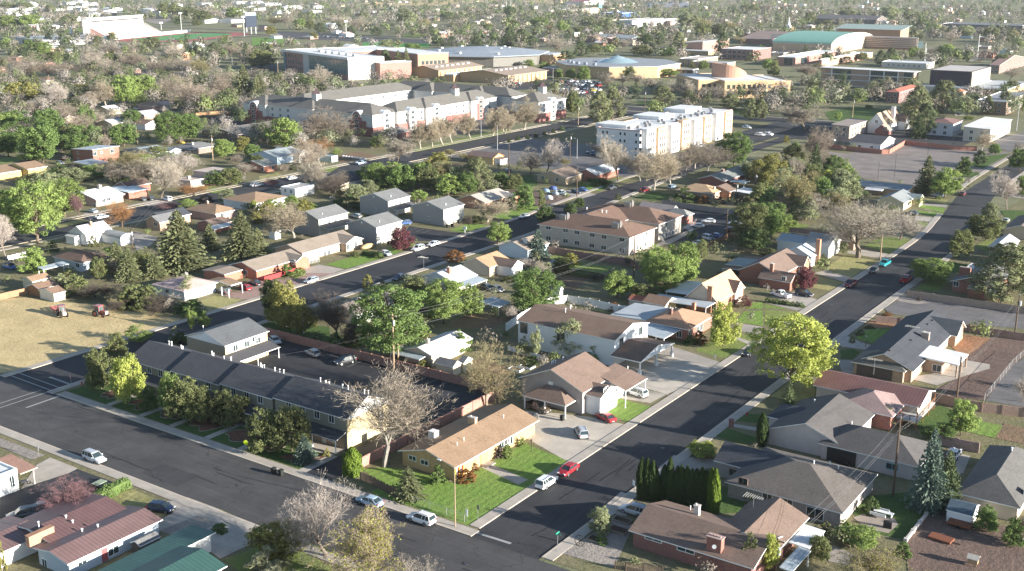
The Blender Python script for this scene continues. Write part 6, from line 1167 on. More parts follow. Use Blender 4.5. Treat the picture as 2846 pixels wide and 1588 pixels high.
for i in range(13): x=W[4]+L_*.42+(L_*.56)*i/12;m.box(x-.14,x+.14,W[6]-1.12,W[6]-.9,4.2,15)
for z in (4.1,7.8,11.4,15.1): m.box(W[4]+L_*.42,W[5]-1.1,W[6]-1.14,W[6]-.9,z-.16,z+.16)
m.build('glazing_bar',[stc((.25,.26,.26))],b.root);b.block(W[5]-.4,W[5]+1.2,W[6]-1.3,W[7]+.1,0,16.8,stc((.62,.6,.56)),'end_wall');b.block(W[4]+L_*.32,W[4]+L_*.42,W[6]-.7,W[6]-.03,0,16,CONCW,'pier');b.block(W[4]-1,W[5]+3,W[6]-2.5,W[6]-1.2,15.6,17.3,MEMB,'canopy')
for z in (3,7.5,12.5):
 for i in range(7): b._win(('Y',W[4]+L_*(.03+.04*i),W[6],z),2.0,2.6,CONCW)
b.block(W[4]-.5,W[4]+3,W[6]-.8,W[6]+3,0,16.4,gls((.2,.27,.3)),'stair_tower');b.unit(11,[],1);
for i in range(6): m=MB();m.box(x0+40+12*i,x0+45+12*i,gy+12,gy+15,16.4,18.2);m.build('roof_unit',[stl((.5,.5,.5))],b.root)
stack_rows(b,'X',2,6,(9.5,),2.6,3,.1,.9,CONCW);b.root.rotation_euler=(0,0,math.radians(-20))
b=BL('stadium_stand','white stadium grandstand with pink seats and long press box','stadium', None,'the white stadium stand');SW=stc((.78,.77,.75));PKS=stc((.62,.36,.3));xf, y0_, y1_=-1222.0,872.0,992.0
b._root(xf,(y0_+y1_)/2);m=MB();N_=14
for i in range(N_): x=xf-2.1*i;m.box(x-2.1,x,y0_,y1_,0,1.6+1.0*i,1 if 4 < i < 13 else 0)
m.build('seating',[SW,PKS],b.root);m=MB();m.box(xf-36,xf-29.5,y0_-2,y1_+2,0,25);m.build('press_box',[SW],b.root);m=MB();m.box(xf-29.49,xf-29.2,y0_+8,y1_-8,20.3,22.3);m.build('press_window',[gls((.1,.09,.09))],b.root);m=MB();m.box(xf-36.4,xf-28,y0_-2.4,y1_+2.4,25,25.6);m.build('roof',[MEMB],b.root)
for i in range(18): y=y0_+3+(y1_-y0_-6)*i/17;m=MB();m.box(xf-29.49,xf-29.2,y-.6,y+.6,16.0,18.2);m.build('opening',[pln((.32,.18,.17))],b.root)
for i in range(8): y=y0_+(y1_-y0_)*i/7;m=MB();m.face([(xf-2,y-.6,3.4),(xf-2,y+.6,3.4),(xf-29,y+.6,16.4),(xf-29,y-.6,16.4)]);m.build('aisle',[SW],b.root)
m=MB();m.box(xf-.3,xf+.3,y0_,y1_+70,0,3.4);m.box(xf-14,xf-.4,y1_+4,y1_+66,0,3);m.build('front_wall',[SW],b.root);b.root.rotation_euler=(0,0,math.radians(20.6))
TRK=stc((.36,.1,.09));FLD=gra((.1,.27,.1),(.13,.32,.12));fc=(-1183.0,975.0);ra=math.radians(20.6)
def rotp(u, v): return (fc[0]+u*math.cos(ra)-v*math.sin(ra), fc[1]+u*math.sin(ra)+v*math.cos(ra))
tr_=lambda r, l: [rotp(r*math.cos(t),(l if math.sin(t) > 0 else -l)+r*math.sin(t)) for t in [6.2832*i/40 for i in range(40)]]
sheet('running_track',tr_(56,54),.12,TRK);sheet('sports_field',tr_(35,50),.16,FLD)
for i in range(11): line(rotp(-24,-50+10*i),rotp(24,-50+10*i),.3,z=.2)
b=BL('scoreboard','big dark scoreboard with white frame beyond the running track','scoreboard', None,'the stadium scoreboard');q=P(10,2500,340);b.block(q[0]-1,q[0]+1,q[1]-10,q[1]+10,9,24,pln((.03,.04,.06)),'screen');b.block(q[0]-.8,q[0]+.8,q[1]-9,q[1]+9,24,28,pln((.3,.42,.5)),'header')
for dy in (-8,0,8): b.block(q[0]-.5,q[0]+.5,q[1]+dy-.5,q[1]+dy+.5,0,9,GREYM,'post')
b=BL('school','white school with low grey roofs and two pointed white fins','school', None,'the white school with pointed fins')
for B_, L_, R_, h_ in (((420,420),(60,370),(610,375),6.0),((700,415),(560,390),(880,385),5.0),((900,370),(790,345),(1010,335),5.0)): b.rect(*cn(10,B_,L_,R_,h_),h_,'gy',2.2,stc((.5,.5,.5)),mtl((.42,.44,.47)),1)
for (x, y, yt) in ((385,345,260),(712,370,285)): q=P(10,x,y);h=height_at(10,x,y,yt)+3;m=MB();m.face([(q[0],q[1]-3,0),(q[0],q[1]+3,0),(q[0],q[1]+.3,h),(q[0],q[1]-.3,h)]);m.face([(q[0]-.5,q[1]+3,0),(q[0]-.5,q[1]-3,0),(q[0]-.5,q[1]-.3,h),(q[0]-.5,q[1]+.3,h)]);m.face([(q[0],q[1]-3,0),(q[0],q[1]-.3,h),(q[0]-.5,q[1]-.3,h),(q[0]-.5,q[1]-3,0)]);m.build('fin',[SW],b.root)
W=b.wings[0]
for i in range(8): b.block(W[4]+(W[5]-W[4])*i/8,W[4]+(W[5]-W[4])*i/8+2.4,W[6]-.2,W[6]+.1,0,5.2,gls((.08,.09,.11)),'window')
b=BL('green_vault_hall','buff hall with low vaulted green copper roof','hall', None,'the green vaulted hall');c0=cn(13,(580,480),(270,400),(985,380),9.0);b.rect(c0[0],c0[1],c0[2],c0[3],9.0,'barrel',9.0,stc((.55,.4,.28)),mtl((.22,.42,.33)),.2);b._win(('X',b.wings[0][5],b.wings[0][7]-12,9),8,7,pln((.2,.16,.13)))
b=BL('brick_library','brick building with curved louvred front beside the green vaulted hall','university building', None,'the brick building with the louvred front');c0=cn(13,(1315,385),(935,340),(1620,378),13);b.rect(*c0,13,'flat',0,brk((.4,.22,.16)),mbr((.28,.28,.3)),.1);W=b.wings[0]
for i in range(6): b.block(W[4]-90,W[5]+2,W[6]-3,W[6]-1.5,2+1.9*i,2.8+1.9*i,CONCW,'louvre')
b.block(W[5]-.2,W[5]+.3,W[6]+6,W[6]+26,1,8,DKGL,'window');b.unit(13,[(1240,325),(1360,355)],22,16,7,stc((.7,.7,.7)),'roof_block')
b=BL('brick_hall','long orange brick hall with pale green roof edge behind the green vault','hall', None,'the long orange brick hall');c0=cn(13,(1450,300),(665,285),(1465,278),14);b.rect(c0[0],c0[1],c0[2],c0[2]+40,14,'sy',4,brk((.45,.22,.12)),mtl((.35,.42,.36)),3)
b=BL('three_storey_hall','long three-storey tan brick and glass hall with thin white roof','university building', None,'the three-storey glass hall');c0=cn(13,(1480,725),(565,668),(1550,705),13.2);b.rect(*c0,13.0,'sx',.4,brk((.36,.25,.19)),MEMB,1.4);W=b.wings[0];L_=W[5]-W[4]
for z0 in (1.4,5.6,9.6):
 for u0, u1 in ((.0,.055),(.13,.33),(.55,.68),(.7,.83),(.9,.99)): b.block(W[4]+L_*u0,W[4]+L_*u1,W[6]-.35,W[6]-.02,z0,z0+2.8,DKGL,'window')
 b.block(W[4],W[5],W[6]-.5,W[6]-.36,z0-.7,z0-.2,MEMB,'floor_band')
for u in (.12,.54,.69,.84): b.block(W[4]+L_*u-.4,W[4]+L_*u+.4,W[6]-.7,W[6]-.51,0,13,MEMB,'fin')
m=MB();q=b.hit(13,1245,690);
if q: m.tube((q[0],q[1],q[2]-.3),(q[0],q[1],q[2]+7),.9,.8,10);m.build('flue',[MEMB],b.root)
b=BL('dark_cube_building','dark windowless cube-shaped hall with pale flat roof','hall', None,'the dark cube hall');c0=cn(13,(2065,718),(1660,692),(2225,660),14.5);b.rect(*c0,14.5,'flat',0,stc((.045,.04,.05)),mbr((.55,.5,.46)),.1,stc((.08,.07,.08)));W=b.wings[0];m=MB();m.box(W[5]-.5,W[5]+.5,W[6]+.6,W[7],0,14);m.build('end_wall',[brk((.45,.38,.27))],b.root);W2=list(W);
for z in (4,7.5,11):
 for k in range(4): b._win(('X',W[5]+.5,W[6]+(W[7]-W[6])*(.55+.12*k),z),1.4,1.6)
b.rect(c0[0]-10,c0[1]+6,c0[2]-9,c0[2]-.3,4.2,'flat',0,CONCW,MEMBG,.1);b.rect(c0[1]+.6,c0[1]+26,c0[2]-8,c0[3]+4,4.5,'flat',0,BUFF,MEMBG,.1)
b=BL('white_roof_hall','brick hall with jumbled white roofs in front of the green vault','hall', None,'the jumbled white roofed hall')
for B_, L_, R_, h_, w_ in (((390,580),(150,560),(620,500),8,CAMPB),((690,600),(550,590),(860,515),7,brk((.45,.25,.18))),((1010,535),(860,520),(1060,520),5,BUFF)): b.rect(*cn(13,B_,L_,R_,h_),h_,'flat',0,w_,MEMB,.1,TRIM)
b._win(('Y',b.wings[0][4]+10,b.wings[0][6],4),8,6,CONCW);b._win(('X',b.wings[0][5],b.wings[0][6]+20,4),14,5,CONCW)
b=BL('brick_hall','dark red brick hall with white roof and glass bay beside the octagonal hall','hall', None,'the dark red brick hall');c0=cn(12,(2480,500),(2185,480),(2640,470),10);b.rect(*c0,10,'flat',0,brk((.22,.09,.08)),MEMB,.1,stc((.4,.3,.3)));stack_rows(b,'Y',0,6,(3,7),3.4,2.6)
b=BL('swept_roof_hall','brick hall with swept white roof among campus pines','hall', None,'the swept roof hall');c0=cn(12,(1940,470),(1800,415),(2135,410),9);b.rect(*c0,9,'sX',3,brk((.35,.19,.15)),mbr((.62,.56,.5)),.5);b.rect(c0[0],c0[1]+14,c0[2]-16,c0[2]-1,4,'flat',0,BUFF,MEMB,.1)
b=BL('church','brown roofed brick church with tall white steeple','church', None,'the church with the white steeple');c0=cn(13,(240,400),(-250,380),(300,340),6);b.rect(*c0,6,'gx',6,brk((.3,.15,.12)),shg((.22,.16,.14)),.6);q=P(13,232,330);h=height_at(13,232,330,170);m=MB();m.box(q[0]-2.4,q[0]+2.4,q[1]-2.4,q[1]+2.4,0,h*.5);m.lathe((q[0],q[1],h*.5),[(2.6,0),(1.7,h*.12),(.1,h*.5)],8);m.build('steeple',[WST],b.root)
for lab, t, B_, L_, R_, h_, roof, rs, w_, r_, nm, cat in (
 ('low buff annex with grey flat roof in front of the octagonal hall',12,(1000,720),(470,660),(1110,690),5,'flat',0,CAMPB,mbr((.33,.34,.36)),'annex','annex'),('dark glazed link building beside the yellow hall',12,(1720,700),(1500,660),(2030,690),5,'flat',0,gls((.05,.05,.06)),mbr((.25,.25,.26)),'annex','annex'),
 ('low buff building between the dark red brick hall and the octagonal hall',12,(1950,600),(1790,575),(2070,560),6,'flat',0,BUFF2,mbr((.6,.5,.42)),'annex','annex'),('brick annex under the dark red brick hall',12,(2170,640),(1930,600),(2290,615),5,'flat',0,brk((.42,.2,.13)),mbr((.5,.45,.42)),'annex','annex'),
 ('tan roofed house block in front of the striped apartments',12,(1010,380),(720,370),(1310,335),5,'gy',2.5,brk((.3,.13,.1)),TANR,'brick_house','house'),('blue-grey roofed hall by the tan roofed house block',12,(1200,400),(1010,355),(1320,370),5,'gx',3,BLUEW,SLATE,'hall','hall'),
 ('row of white striped apartments far behind the octagonal hall',12,(1340,205),(1130,200),(1530,180),11,'flat',0,mtl((.6,.58,.56)),shg((.14,.14,.15)),'striped_apartments','apartment building'),('white building with parapet beside the striped apartments',12,(1640,205),(1545,195),(1720,175),8,'flat',0,WST,MEMB,'white_shop','shop'),
 ('blue fronted shop near the blue pole sign',12,(1160,140),(1080,120),(1270,118),8,'flat',0,stc((.04,.13,.4)),stc((.1,.2,.5)),'blue_shop','shop'),('tan motel with pale roof far behind the campus pines',12,(750,110),(690,105),(860,78),8,'gx',3,stc((.55,.45,.34)),mbr((.6,.52,.45)),'motel','motel'),
 ('long maroon roofed building at the top edge',12,(800,25),(690,15),(950,10),8,'gx',4,WST,mtl((.33,.1,.1)),'maroon_roof_building','building'),('dark row of terraced houses with white end gable',13,(1130,200),(515,180),(1180,185),9,'gx',5,brk((.1,.075,.07)),shg((.1,.095,.095)),'terrace','apartment building'),
 ('long dark three-storey apartment row at the right edge',13,(2570,255),(1770,235),(2640,240),11,'flat',0,brk((.09,.075,.08)),shg((.15,.14,.14)),'dark_apartments','apartment building'),('red roofed brick building behind the paired pines',13,(1400,920),(1180,915),(1500,860),7,'hip',1.5,brk((.2,.09,.08)),shg((.33,.12,.08)),'red_roof_building','building'),
 ('brick building with orange tiled roof right of the paired pines',13,(1970,925),(1880,905),(2000,905),7,'hip',1.5,BUFF2,shg((.42,.17,.1)),'brick_hall','hall'),('brown brick hall with grey flat roof at the right edge',13,(2290,1015),(2140,985),(2700,930),8,'flat',0,brk((.25,.16,.12)),mbr((.3,.3,.32)),'brick_hall','hall'),
 ('square tan brick block with flat brown roof beside the tudor house',13,(850,1260),(665,1240),(1030,1195),6.5,'sx',.4,brk((.34,.25,.19)),mbr((.3,.25,.22)),'tan_block','apartment building'),('white two-storey house with banded walls and brown roof',13,(1850,1240),(1620,1210),(1990,1200),6.5,'hip',1.8,mat('siding',(.6,.6,.62)),shg((.17,.1,.09)),'white_house','house'),
 ('cream motel with broad white flat roof and outside gallery',13,(2240,1285),(1960,1270),(2480,1190),6.8,'sx',.5,stc((.5,.46,.4)),MEMB,'motel','motel'),('low white roofed hall with vents behind the three-storey glass hall',13,(1560,640),(1200,605),(1700,615),5,'flat',0,CONCW,MEMB,'hall','hall'),
 ('brown gabled church hall at the right edge of the campus lawn',13,(2400,660),(2250,640),(2530,570),7,'gx',5,brk((.2,.12,.1)),shg((.22,.14,.12)),'church_hall','hall'),('white gabled house with dark roof inside the reddish block wall',23,(1115,215),(805,185),(1235,160),3.4,'gx',2.6,WST,CHAR,'white_house','house')):
 b=BL(nm, lab, cat, None,'the '+' '.join(lab.split()[:4]) if cat in ('motel','church') else None);c0=cn(t,B_,L_,R_,h_)
 b.rect(c0[0],c0[1],c0[2],max(c0[3],c0[2]+6),h_,roof,rs,w_,r_,.5 if roof != 'flat' else .1)
 W=b.wings[0];nf=int(min(12,max(2,(W[5]-W[4])/5)));ns=int(min(12,max(2,(W[7]-W[6])/5)))
 for z in ([h_*.5] if h_ < 6 else [h_*.25,h_*.7]): b.row('X',0,ns,z,1.5,min(1.6,h_*.25));b.row('Y',0,nf,z,1.5,min(1.6,h_*.25))
b=BL('tudor_house','half-timbered house with steep tan gable and tall white chimney','house', HOUSE,'the half-timbered house');c0=cn(13,(1180,1260),(1035,1230),(1370,1190),4.5);b.rect(*c0,4.5,'gy',6,WST,shg((.38,.27,.18)),.4);b.rect(c0[0]-2,c0[1]+4,c0[3]-9,c0[3],4.4,'gx',3.5,WST,shg((.22,.15,.12)),.4);b.rect(c0[1]-4,c0[1]+3,c0[2]-5,c0[2]+2,2.6,'gy',3,DREDB,shg((.4,.27,.18)),.3);q=P(13,1260,1300);m=MB();m.box(q[0]-.9,q[0]+.9,q[1]-.9,q[1]+.9,0,12.5);m.build('chimney',[WST],b.root);b.win(13,[(1110,1210),(1200,1280),(1290,1280)],1.3,1.5)
b=BL('arched_warehouse','dark warehouse with four arched roofs near the top edge','warehouse', None,'the four arched warehouse');q0=P(12,1450,75);q1=P(12,1850,75)
for i in range(4): y0=q0[1]+i*15;c=(q0[0]+(q1[0]-q0[0])*(i+.5)/4,q0[1]+(q1[1]-q0[1])*(i+.5)/4);w_=math.dist(q0,q1)/4;m=MB();n=10;a_=math.atan2(q1[1]-q0[1],q1[0]-q0[0]);ux,uy=math.cos(a_),math.sin(a_);vs=[];b._root(*q0);ring=[(-w_/2,0)]+[(-w_/2*math.cos(math.pi*k/n),7+5*math.sin(math.pi*k/n)) for k in range(n+1)]+[(w_/2,0)];f0=[(c[0]+ux*s,c[1]+uy*s,z) for s,z in ring];f1=[(p[0]-uy*40,p[1]+ux*40,p[2]) for p in f0];m.face(f0);m.face(f1[::-1]);[m.face([f0[k],f1[k],f1[k+1],f0[k+1]]) for k in range(len(f0)-1)];m.build('arched_bay',[mtl((.16,.17,.2))],b.root)
rnd=random.Random(77);FARW=[WST,CREAM,BEIGE,REDB,TANB,BLUEW,ORNB,LTAN,PINKB];FARR=[GRYR,TANR,BRNR,LTGR,TAUPE,DKGR,PINKR,SLATE,MEMB,BRNR2];RW={id(GRYR):'grey',id(TANR):'tan',id(BRNR):'brown',id(LTGR):'pale grey',id(TAUPE):'taupe',id(DKGR):'dark grey',id(PINKR):'pinkish',id(SLATE):'slate',id(MEMB):'white',id(BRNR2):'light brown'};WW={id(WST):'white',id(CREAM):'cream',id(BEIGE):'beige',id(REDB):'red brick',id(TANB):'tan brick',id(BLUEW):'pale blue',id(ORNB):'orange brick',id(LTAN):'light tan',id(PINKB):'pinkish brick'}
FAR=[]
def far_house(x, y, w, d, h, ax, wall, rm, label, group, cat='house', name='distant_house', rise=1.8):
 r=thing(name, label, cat,(x,y,0), group);b=BL(name,label,cat,group);b.root=r;b.rect(x-w/2,x+w/2,y-d/2,y+d/2,h,ax,rise if ax != 'flat' else 0,wall,rm,.4);FAR.append((r,x,y,wall,rm))
for (t,x,y) in ((10,170,605),(10,20,720),(10,700,680),(10,1300,730),(10,1050,650),(10,1640,760),(10,1850,700),(10,800,1000),(10,1080,1130),(10,1500,1090),(10,1450,1180),(10,1650,1080),(10,2200,1000),(10,2450,1050),(10,60,1290),(10,480,830),(10,150,1150),(10,1150,1260),(10,900,1210),(10,350,1060),(20,150,60),(20,30,100),(20,280,30),(20,600,10),(20,1080,50),(20,1400,60)):
 far_house(*P(t,x,y),rnd.uniform(11,15),rnd.uniform(9,13),2.9,rnd.choice(('gx','gy','hip')),rnd.choice(FARW),rnd.choice(FARR),None,'small houses seen between bare trees')
STANDS=0
for i in range(330):
 X=rnd.uniform(0,2846);Y=rnd.choice((rnd.uniform(2,40),rnd.uniform(20,110),rnd.uniform(60,200)));p=P(0,X*2575/2846,Y*1437/1588)
 if any(W_[0]-9 < p[0] < W_[1]+9 and W_[2]-9 < p[1] < W_[3]+9 for W_ in ((-1420,-1080,830,1120),(-800,-400,560,1050),(-560,-180,640,960),(-560,-300,1150,1420),(-1320,-1240,640,900))) or math.hypot(p[0],p[1]) < 800: continue
 if any((p[0]-f_[1])**2+(p[1]-f_[2])**2 < 17**2 for f_ in FAR): continue
 big=X < 900 and Y < 75 and rnd.random() < .8
 if big: far_house(*p,rnd.uniform(18,30),rnd.uniform(25,55),5,rnd.choice(('gy','gx')),WST,rnd.choice((MEMB,LTGR,GRYR)),None,'long pale sheds near the top edge','shed','distant_shed',2.2)
 else: far_house(*p,rnd.uniform(10,15),rnd.uniform(10,15),rnd.choice((3,3,5.5)),rnd.choice(('gx','gy','hip','flat')),rnd.choice(FARW),rnd.choice(FARR),None,'small houses far off among the trees')
# ---------------------------------------------------------------- trees and shrubs: kind, look, foot x, foot row, top row, crown width (pixels of the tile)
pts(41, [
 ('wide','greytan',1085,580,-290,800,'big bare straw tree with forked pale trunk beside the yellow brick corner house'),('sparse','pink',612,1315,610,700,'bare pinkish street tree standing at the kerb of the wide street'),('bud','ybud',1015,1530,850,640,'half bare yellow-green tree at the bottom edge of the wide street'),('sparse','tan',1270,1640,1290,430,'low bare tan tree cut by the bottom edge'),
 ('leafy','gold',215,1330,1050,430,'golden green tree at the lower edge beside the pale shrub'),('shrub','silver',130,1480,1250,400,'pale silvery shrub at the bottom edge below the golden green tree'),('cone','arb2',825,640,415,160,'plump conical cypress at the end of the townhouse drive'),('spruce','blue',435,540,315,180,'small blue spruce at the corner of the long townhouse block'),
 ('egg','olive',85,455,90,260,None),('egg','olive',330,455,60,330,None),('slim','fir2',1285,835,580,270,'sparse pale cedar leaning on white stems in the corner lawn'),('shrub','green',1520,720,560,130,'clipped green shrub at the gable of the yellow brick corner house'),('shrub','orange',1745,690,600,170,'orange brown shrubs along the front of the yellow brick corner house'),('shrub','dark',2020,505,410,90),('shrub','lgreen',2095,500,400,110),('shrub','gold',610,495,425,65),('shrub','orange',1820,610,550,70)])
pts(42, [('shrub','lgreen',145,410,335,75),('shrub','lgreen',30,500,400,90),('leafy','lime',1630,500,375,225,'bright round bush on the drive of the grey stone house'),('egg','sage',795,1130,900,185,'young pale tree in the gravel corner garden'),('shrub','green',800,1210,1140,100),('shrub','lime',745,125,85,90),('shrub','lime',870,80,30,90),('tall','olive',2010,1437,1110,200),('arbor','arb',2110,410,130,90,'dark columnar cypress behind the small hedge by the lilac stucco house'),('shrub','olive',2030,880,780,120),('shrub','sage',1070,1370,1310,80)])
n=0
for x, yt, yb in ((1122,500,845),(1170,505,852),(1215,520,860),(1250,600,866),(1308,558,872),(1352,497,880),(1412,570,890),(1445,560,898),(1492,565,905),(1530,590,915),(1568,590,925),(1612,575,935),(1648,600,945),(1688,582,958),(1722,588,972)):
 n+=1;pt(42,'arbor','arb' if n < 14 else 'arb2',x,yb,yt,84 if n not in (4,) else 60,('dark columnar cypress %s the close row beside the grey stone house' % ('at the street end of' if n==1 else 'standing highest in' if n==6 else 'sunlit at the inner end of' if n==15 else 'in')) ,'cypresses in the close row')
pts(43, [('spruce','blue',1330,930,250,300,'tall blue spruce behind the big utility pole'),('spruce','fir',1470,920,440,250,'darker spruce pressed against the tall blue spruce'),('leafy','lgreen',760,1230,1080,330),('leafy','lgreen',1600,330,30,230),('leafy','green',1440,370,250,260),('bud','ybud',940,1560,1230,480,'yellow-green budding tree at the bottom edge by the dirt yard'),('egg','olive',430,1340,1140,210),('egg','green',1800,1100,900,180),('egg','gold',1850,960,800,130),('egg','green',2020,1230,1000,170),('bare','straw',2100,1200,880,260),('shrub','green',1130,1310,1190,130),('shrub','lgreen',660,1090,1010,100),('airy','sage',970,240,80,200),('shrub','olive',490,1130,1030,110),('shrub','dkgreen',860,960,820,130),('egg','lime',40,1437,1110,130),('bare','straw',2110,640,590,120)])
pts(40, [('bare','ptwig',560,955,680,400,'purple-red budding tree beside the dark parking lot'),('shrub','green',1790,1115,1050,140),('shrub','gold',20,1437,1120,70),('shrub','gold',740,880,820,120),('egg','olive',1050,720,690,35)])
pts(30, [('egg','olive',920,1180,800,250),('egg','lime',1160,1310,850,300,'glowing lime tree at the corner of the long townhouse block'),('egg','olive',1060,890,665,190),('airy','lgreen',1260,760,590,240),('egg','green',1355,1370,1155,170),('egg','lgreen',1560,1420,1030,230,'yellow-green street tree third from the stop sign corner'),('egg','olive',1700,1460,1070,330),('tall','olive',1940,1470,1190,180),('egg','olive',2130,1500,1230,300),('tall','lgreen',1745,650,420,100),('tall','lgreen',1860,635,465,130),('shrub','silver',1600,740,610,130),('shrub','dkgreen',1650,770,660,170),('airy','sage',1700,345,130,200,'pale feathery tree beside the pink roofed house'),('shrub','green',1750,510,360,200),('shrub','green',1650,480,380,150)])
for i,(x,y,w,yt,lk) in enumerate(((700,330,240,150,'olive'),(860,350,260,200,'dark'),(990,380,240,220,'dark'),(1110,420,240,250,'oliv'),(1200,440,260,230,'olive'),(1330,450,260,240,'olive'),(1440,470,220,300,'dark'),(1540,480,180,320,'tan'),(1250,400,260,220,'olive'),(1050,480,160,370,'dark'),(1380,520,200,380,'dark'),(620,250,200,100,'olive'),(560,270,130,130,'sage'))): pt(30,'shrub' if lk in ('olive','sage') else 'bare',lk,x,y,yt,w)
pts(31, [('leafy','dkgreen',190,560,180,200),('egg','gold',310,615,190,330,'golden birch with white trunk on the shaded lawn'),('egg','gold',470,680,400,240),('bare','dark',790,740,270,400,'dark bare tree with black trunk behind the townhouse parking lot'),('grand','green',1250,900,235,620,'huge round green tree behind the utility pole'),('egg','olive',1470,340,165,280),('grand','lgreen',1740,590,170,340),('egg','lgreen',1990,520,225,220),('shrub','plum',1590,530,430,120),('shrub','dkgreen',1500,450,300,200),('bare','dark',900,780,520,200),('shrub','green',760,810,660,160),('sparse','oliv',2130,1330,640,570,'bare olive-budded tree at the corner of the block wall'),('shrub','gold',1550,1000,915,140),('shrub','green',1900,830,640,220),('shrub','gold',1060,270,140,110),('shrub','olive',1190,270,200,130),('shrub','green',320,150,40,110),('shrub','lgreen',400,160,90,140),('bare','pink',2330,560,430,130),('shrub','lgreen',1550,700,500,130),('shrub','dkgreen',930,770,560,220)])
pts(32, [('grand','green',270,480,80,430,'round green tree with a utility pole before it by the vinyl fence'),('bare','tan',330,200,10,140),('egg','silver',400,150,20,90),('leafy','lgreen',1030,360,95,260),('leafy','olive',1260,380,230,250),('airy','sage',590,870,540,300,'pale silvery poplar standing against the large white house'),('tall','sage',290,900,600,120),('tall','sage',180,880,690,150),('airy','lgreen',820,940,780,130),('egg','lime',1990,790,380,260,'yellow-green street tree before the red brick house'),('airy','plum',2180,440,330,150,'small red leaved tree by the tan gabled house'),('grand','lgreen',1470,330,-60,330,'tall twin yellow-green tree behind the tan gabled house'),('leafy','lgreen',1620,270,-40,260),('leafy','lgreen',1690,200,80,120),('arbor','arb',990,1250,1070,48,'dark cypress left of the pair by the mauve house door'),('arbor','arb',1025,1255,1065,48,'dark cypress right of the pair by the mauve house door'),('shrub','lime',970,1330,1270,90),('shrub','lime',830,1385,1330,90),('bare','tan',40,530,410,90),('shrub','olive',60,200,150,160),('shrub','dkgreen',240,960,870,200),('shrub','olive',1060,500,450,70),('shrub','dkgreen',1160,505,465,90),('shrub','orange',1000,470,390,100),('egg','gold',600,40,-40,160),('bare','dark',820,200,130,120),('shrub','dkgreen',1690,770,690,130),('shrub','orange',1780,760,650,130),('leafy','green',1480,200,60,300)])
pts(33, [('grand','lime',240,1180,480,700,'broad glowing yellow-green tree arching over the street'),('slim','fir',215,1330,1085,130,'small dark spruce below the glowing yellow-green tree'),('egg','plum',370,275,60,160,'purple leaved tree beside the cross gabled brick house'),('leafy','lgreen',1520,215,0,330),('pine','fir2',2190,380,-120,640,'massive olive pine at the right edge'),('shrub','dark',1770,405,345,70),('shrub','dark',1400,380,340,45),('shrub','olive',860,690,630,80),('shrub','gold',790,760,705,60),('shrub','orange',1110,515,480,90),('bare','pink',2330,1300,1000,180),('shrub','olive',950,630,600,90),('bare','dark',550,100,10,130),('shrub','lgreen',2290,160,60,60)])
for i in range(8): pt(33,'shrub','green',20+45*i,395+6*i,350+6*i,60,'low dark shrub of the hedge strip along the truck drive','shrubs along the truck drive')
pts(20, [('grand','lgreen',360,1150,540,520,'huge bright light green tree by the left edge street'),('grand','lgreen',620,900,520,330),('egg','lgreen',100,1050,620,330),('bare','pink',60,1300,760,300,'pale bare tree with white trunk at the left edge'),('egg','lgreen',330,1437,1180,250,'feathery light green tree beside the pale blue carport'),('bare','rust',1160,1000,700,330,'rust brown bare tree on the verge before the brick house'),('bare','ptwig',770,910,650,160),('bare','ptwig',1600,840,750,200),('airy','lgreen',1780,850,720,180),('bare','tan',1530,720,330,370,'large bare tan tree beside parked cars on the left street'),('bare','pink',1750,480,280,280),('bare','brown',1110,590,400,330),('bud','oliv',1320,560,350,330),('bare','rust',1860,700,580,280),('airy','sage',2160,780,630,180),('airy','oliv' if False else 'sage',2330,800,700,150),
 ('spruce','fir2',1720,1390,830,500,'enormous grey-green fir in the middle of the left block'),('spruce','fir2',2310,1290,830,360,'big symmetrical blue-grey spruce beyond the two-tone houses'),('spruce','fir2',2000,1210,960,190),('spruce','fir2',1470,1470,1240,220),('spruce','fir2',1230,1500,1180,240),('egg','olive',940,1500,1280,170),('egg','lgreen',1060,1330,1190,230),('bare','brown',1080,1480,1290,180),('shrub','dkgreen',500,1230,1120,110),('shrub','olive',890,1180,1080,90),('leafy','green',410,390,30,300),('leafy','green',590,290,110,220),('leafy','olive',660,250,40,200),('leafy','green',820,250,20,260),('egg','lgreen',300,370,165,230),('leafy','green',80,330,90,220),('leafy','green',1180,230,10,220),('grand','green',1620,210,-110,300,'dark half of the paired round street trees'),('leafy','green',1790,190,-90,260,'bright half of the paired round street trees'),('egg','lgreen',2130,340,150,200),('egg','gold',2310,280,130,140),('bare','tan',940,170,60,90),('egg','sage',760,560,470,220),('shrub','dkgreen',560,490,400,240),('shrub','olive',300,560,490,300),('egg','gold',570,470,430,60),('bud','oliv',1170,470,260,300),('egg','lgreen',1400,450,300,220),('egg','sage',1620,400,280,200),('egg','olive',1820,400,290,160),('shrub','green',1220,600,530,120),('arbor','arb2',1937,900,810,75,'small clipped cypress in front of the tan hip house'),('bare','brown',2220,400,310,150),('bare','tan',2330,500,380,200),('shrub','dark',1960,760,690,150),('shrub','dark',700,450,400,130),('egg','gold',2440,960,850,130),('bare','brown',1020,280,80,140),('shrub','olive',760,700,600,150),('egg','lgreen',1850,290,250,120)])
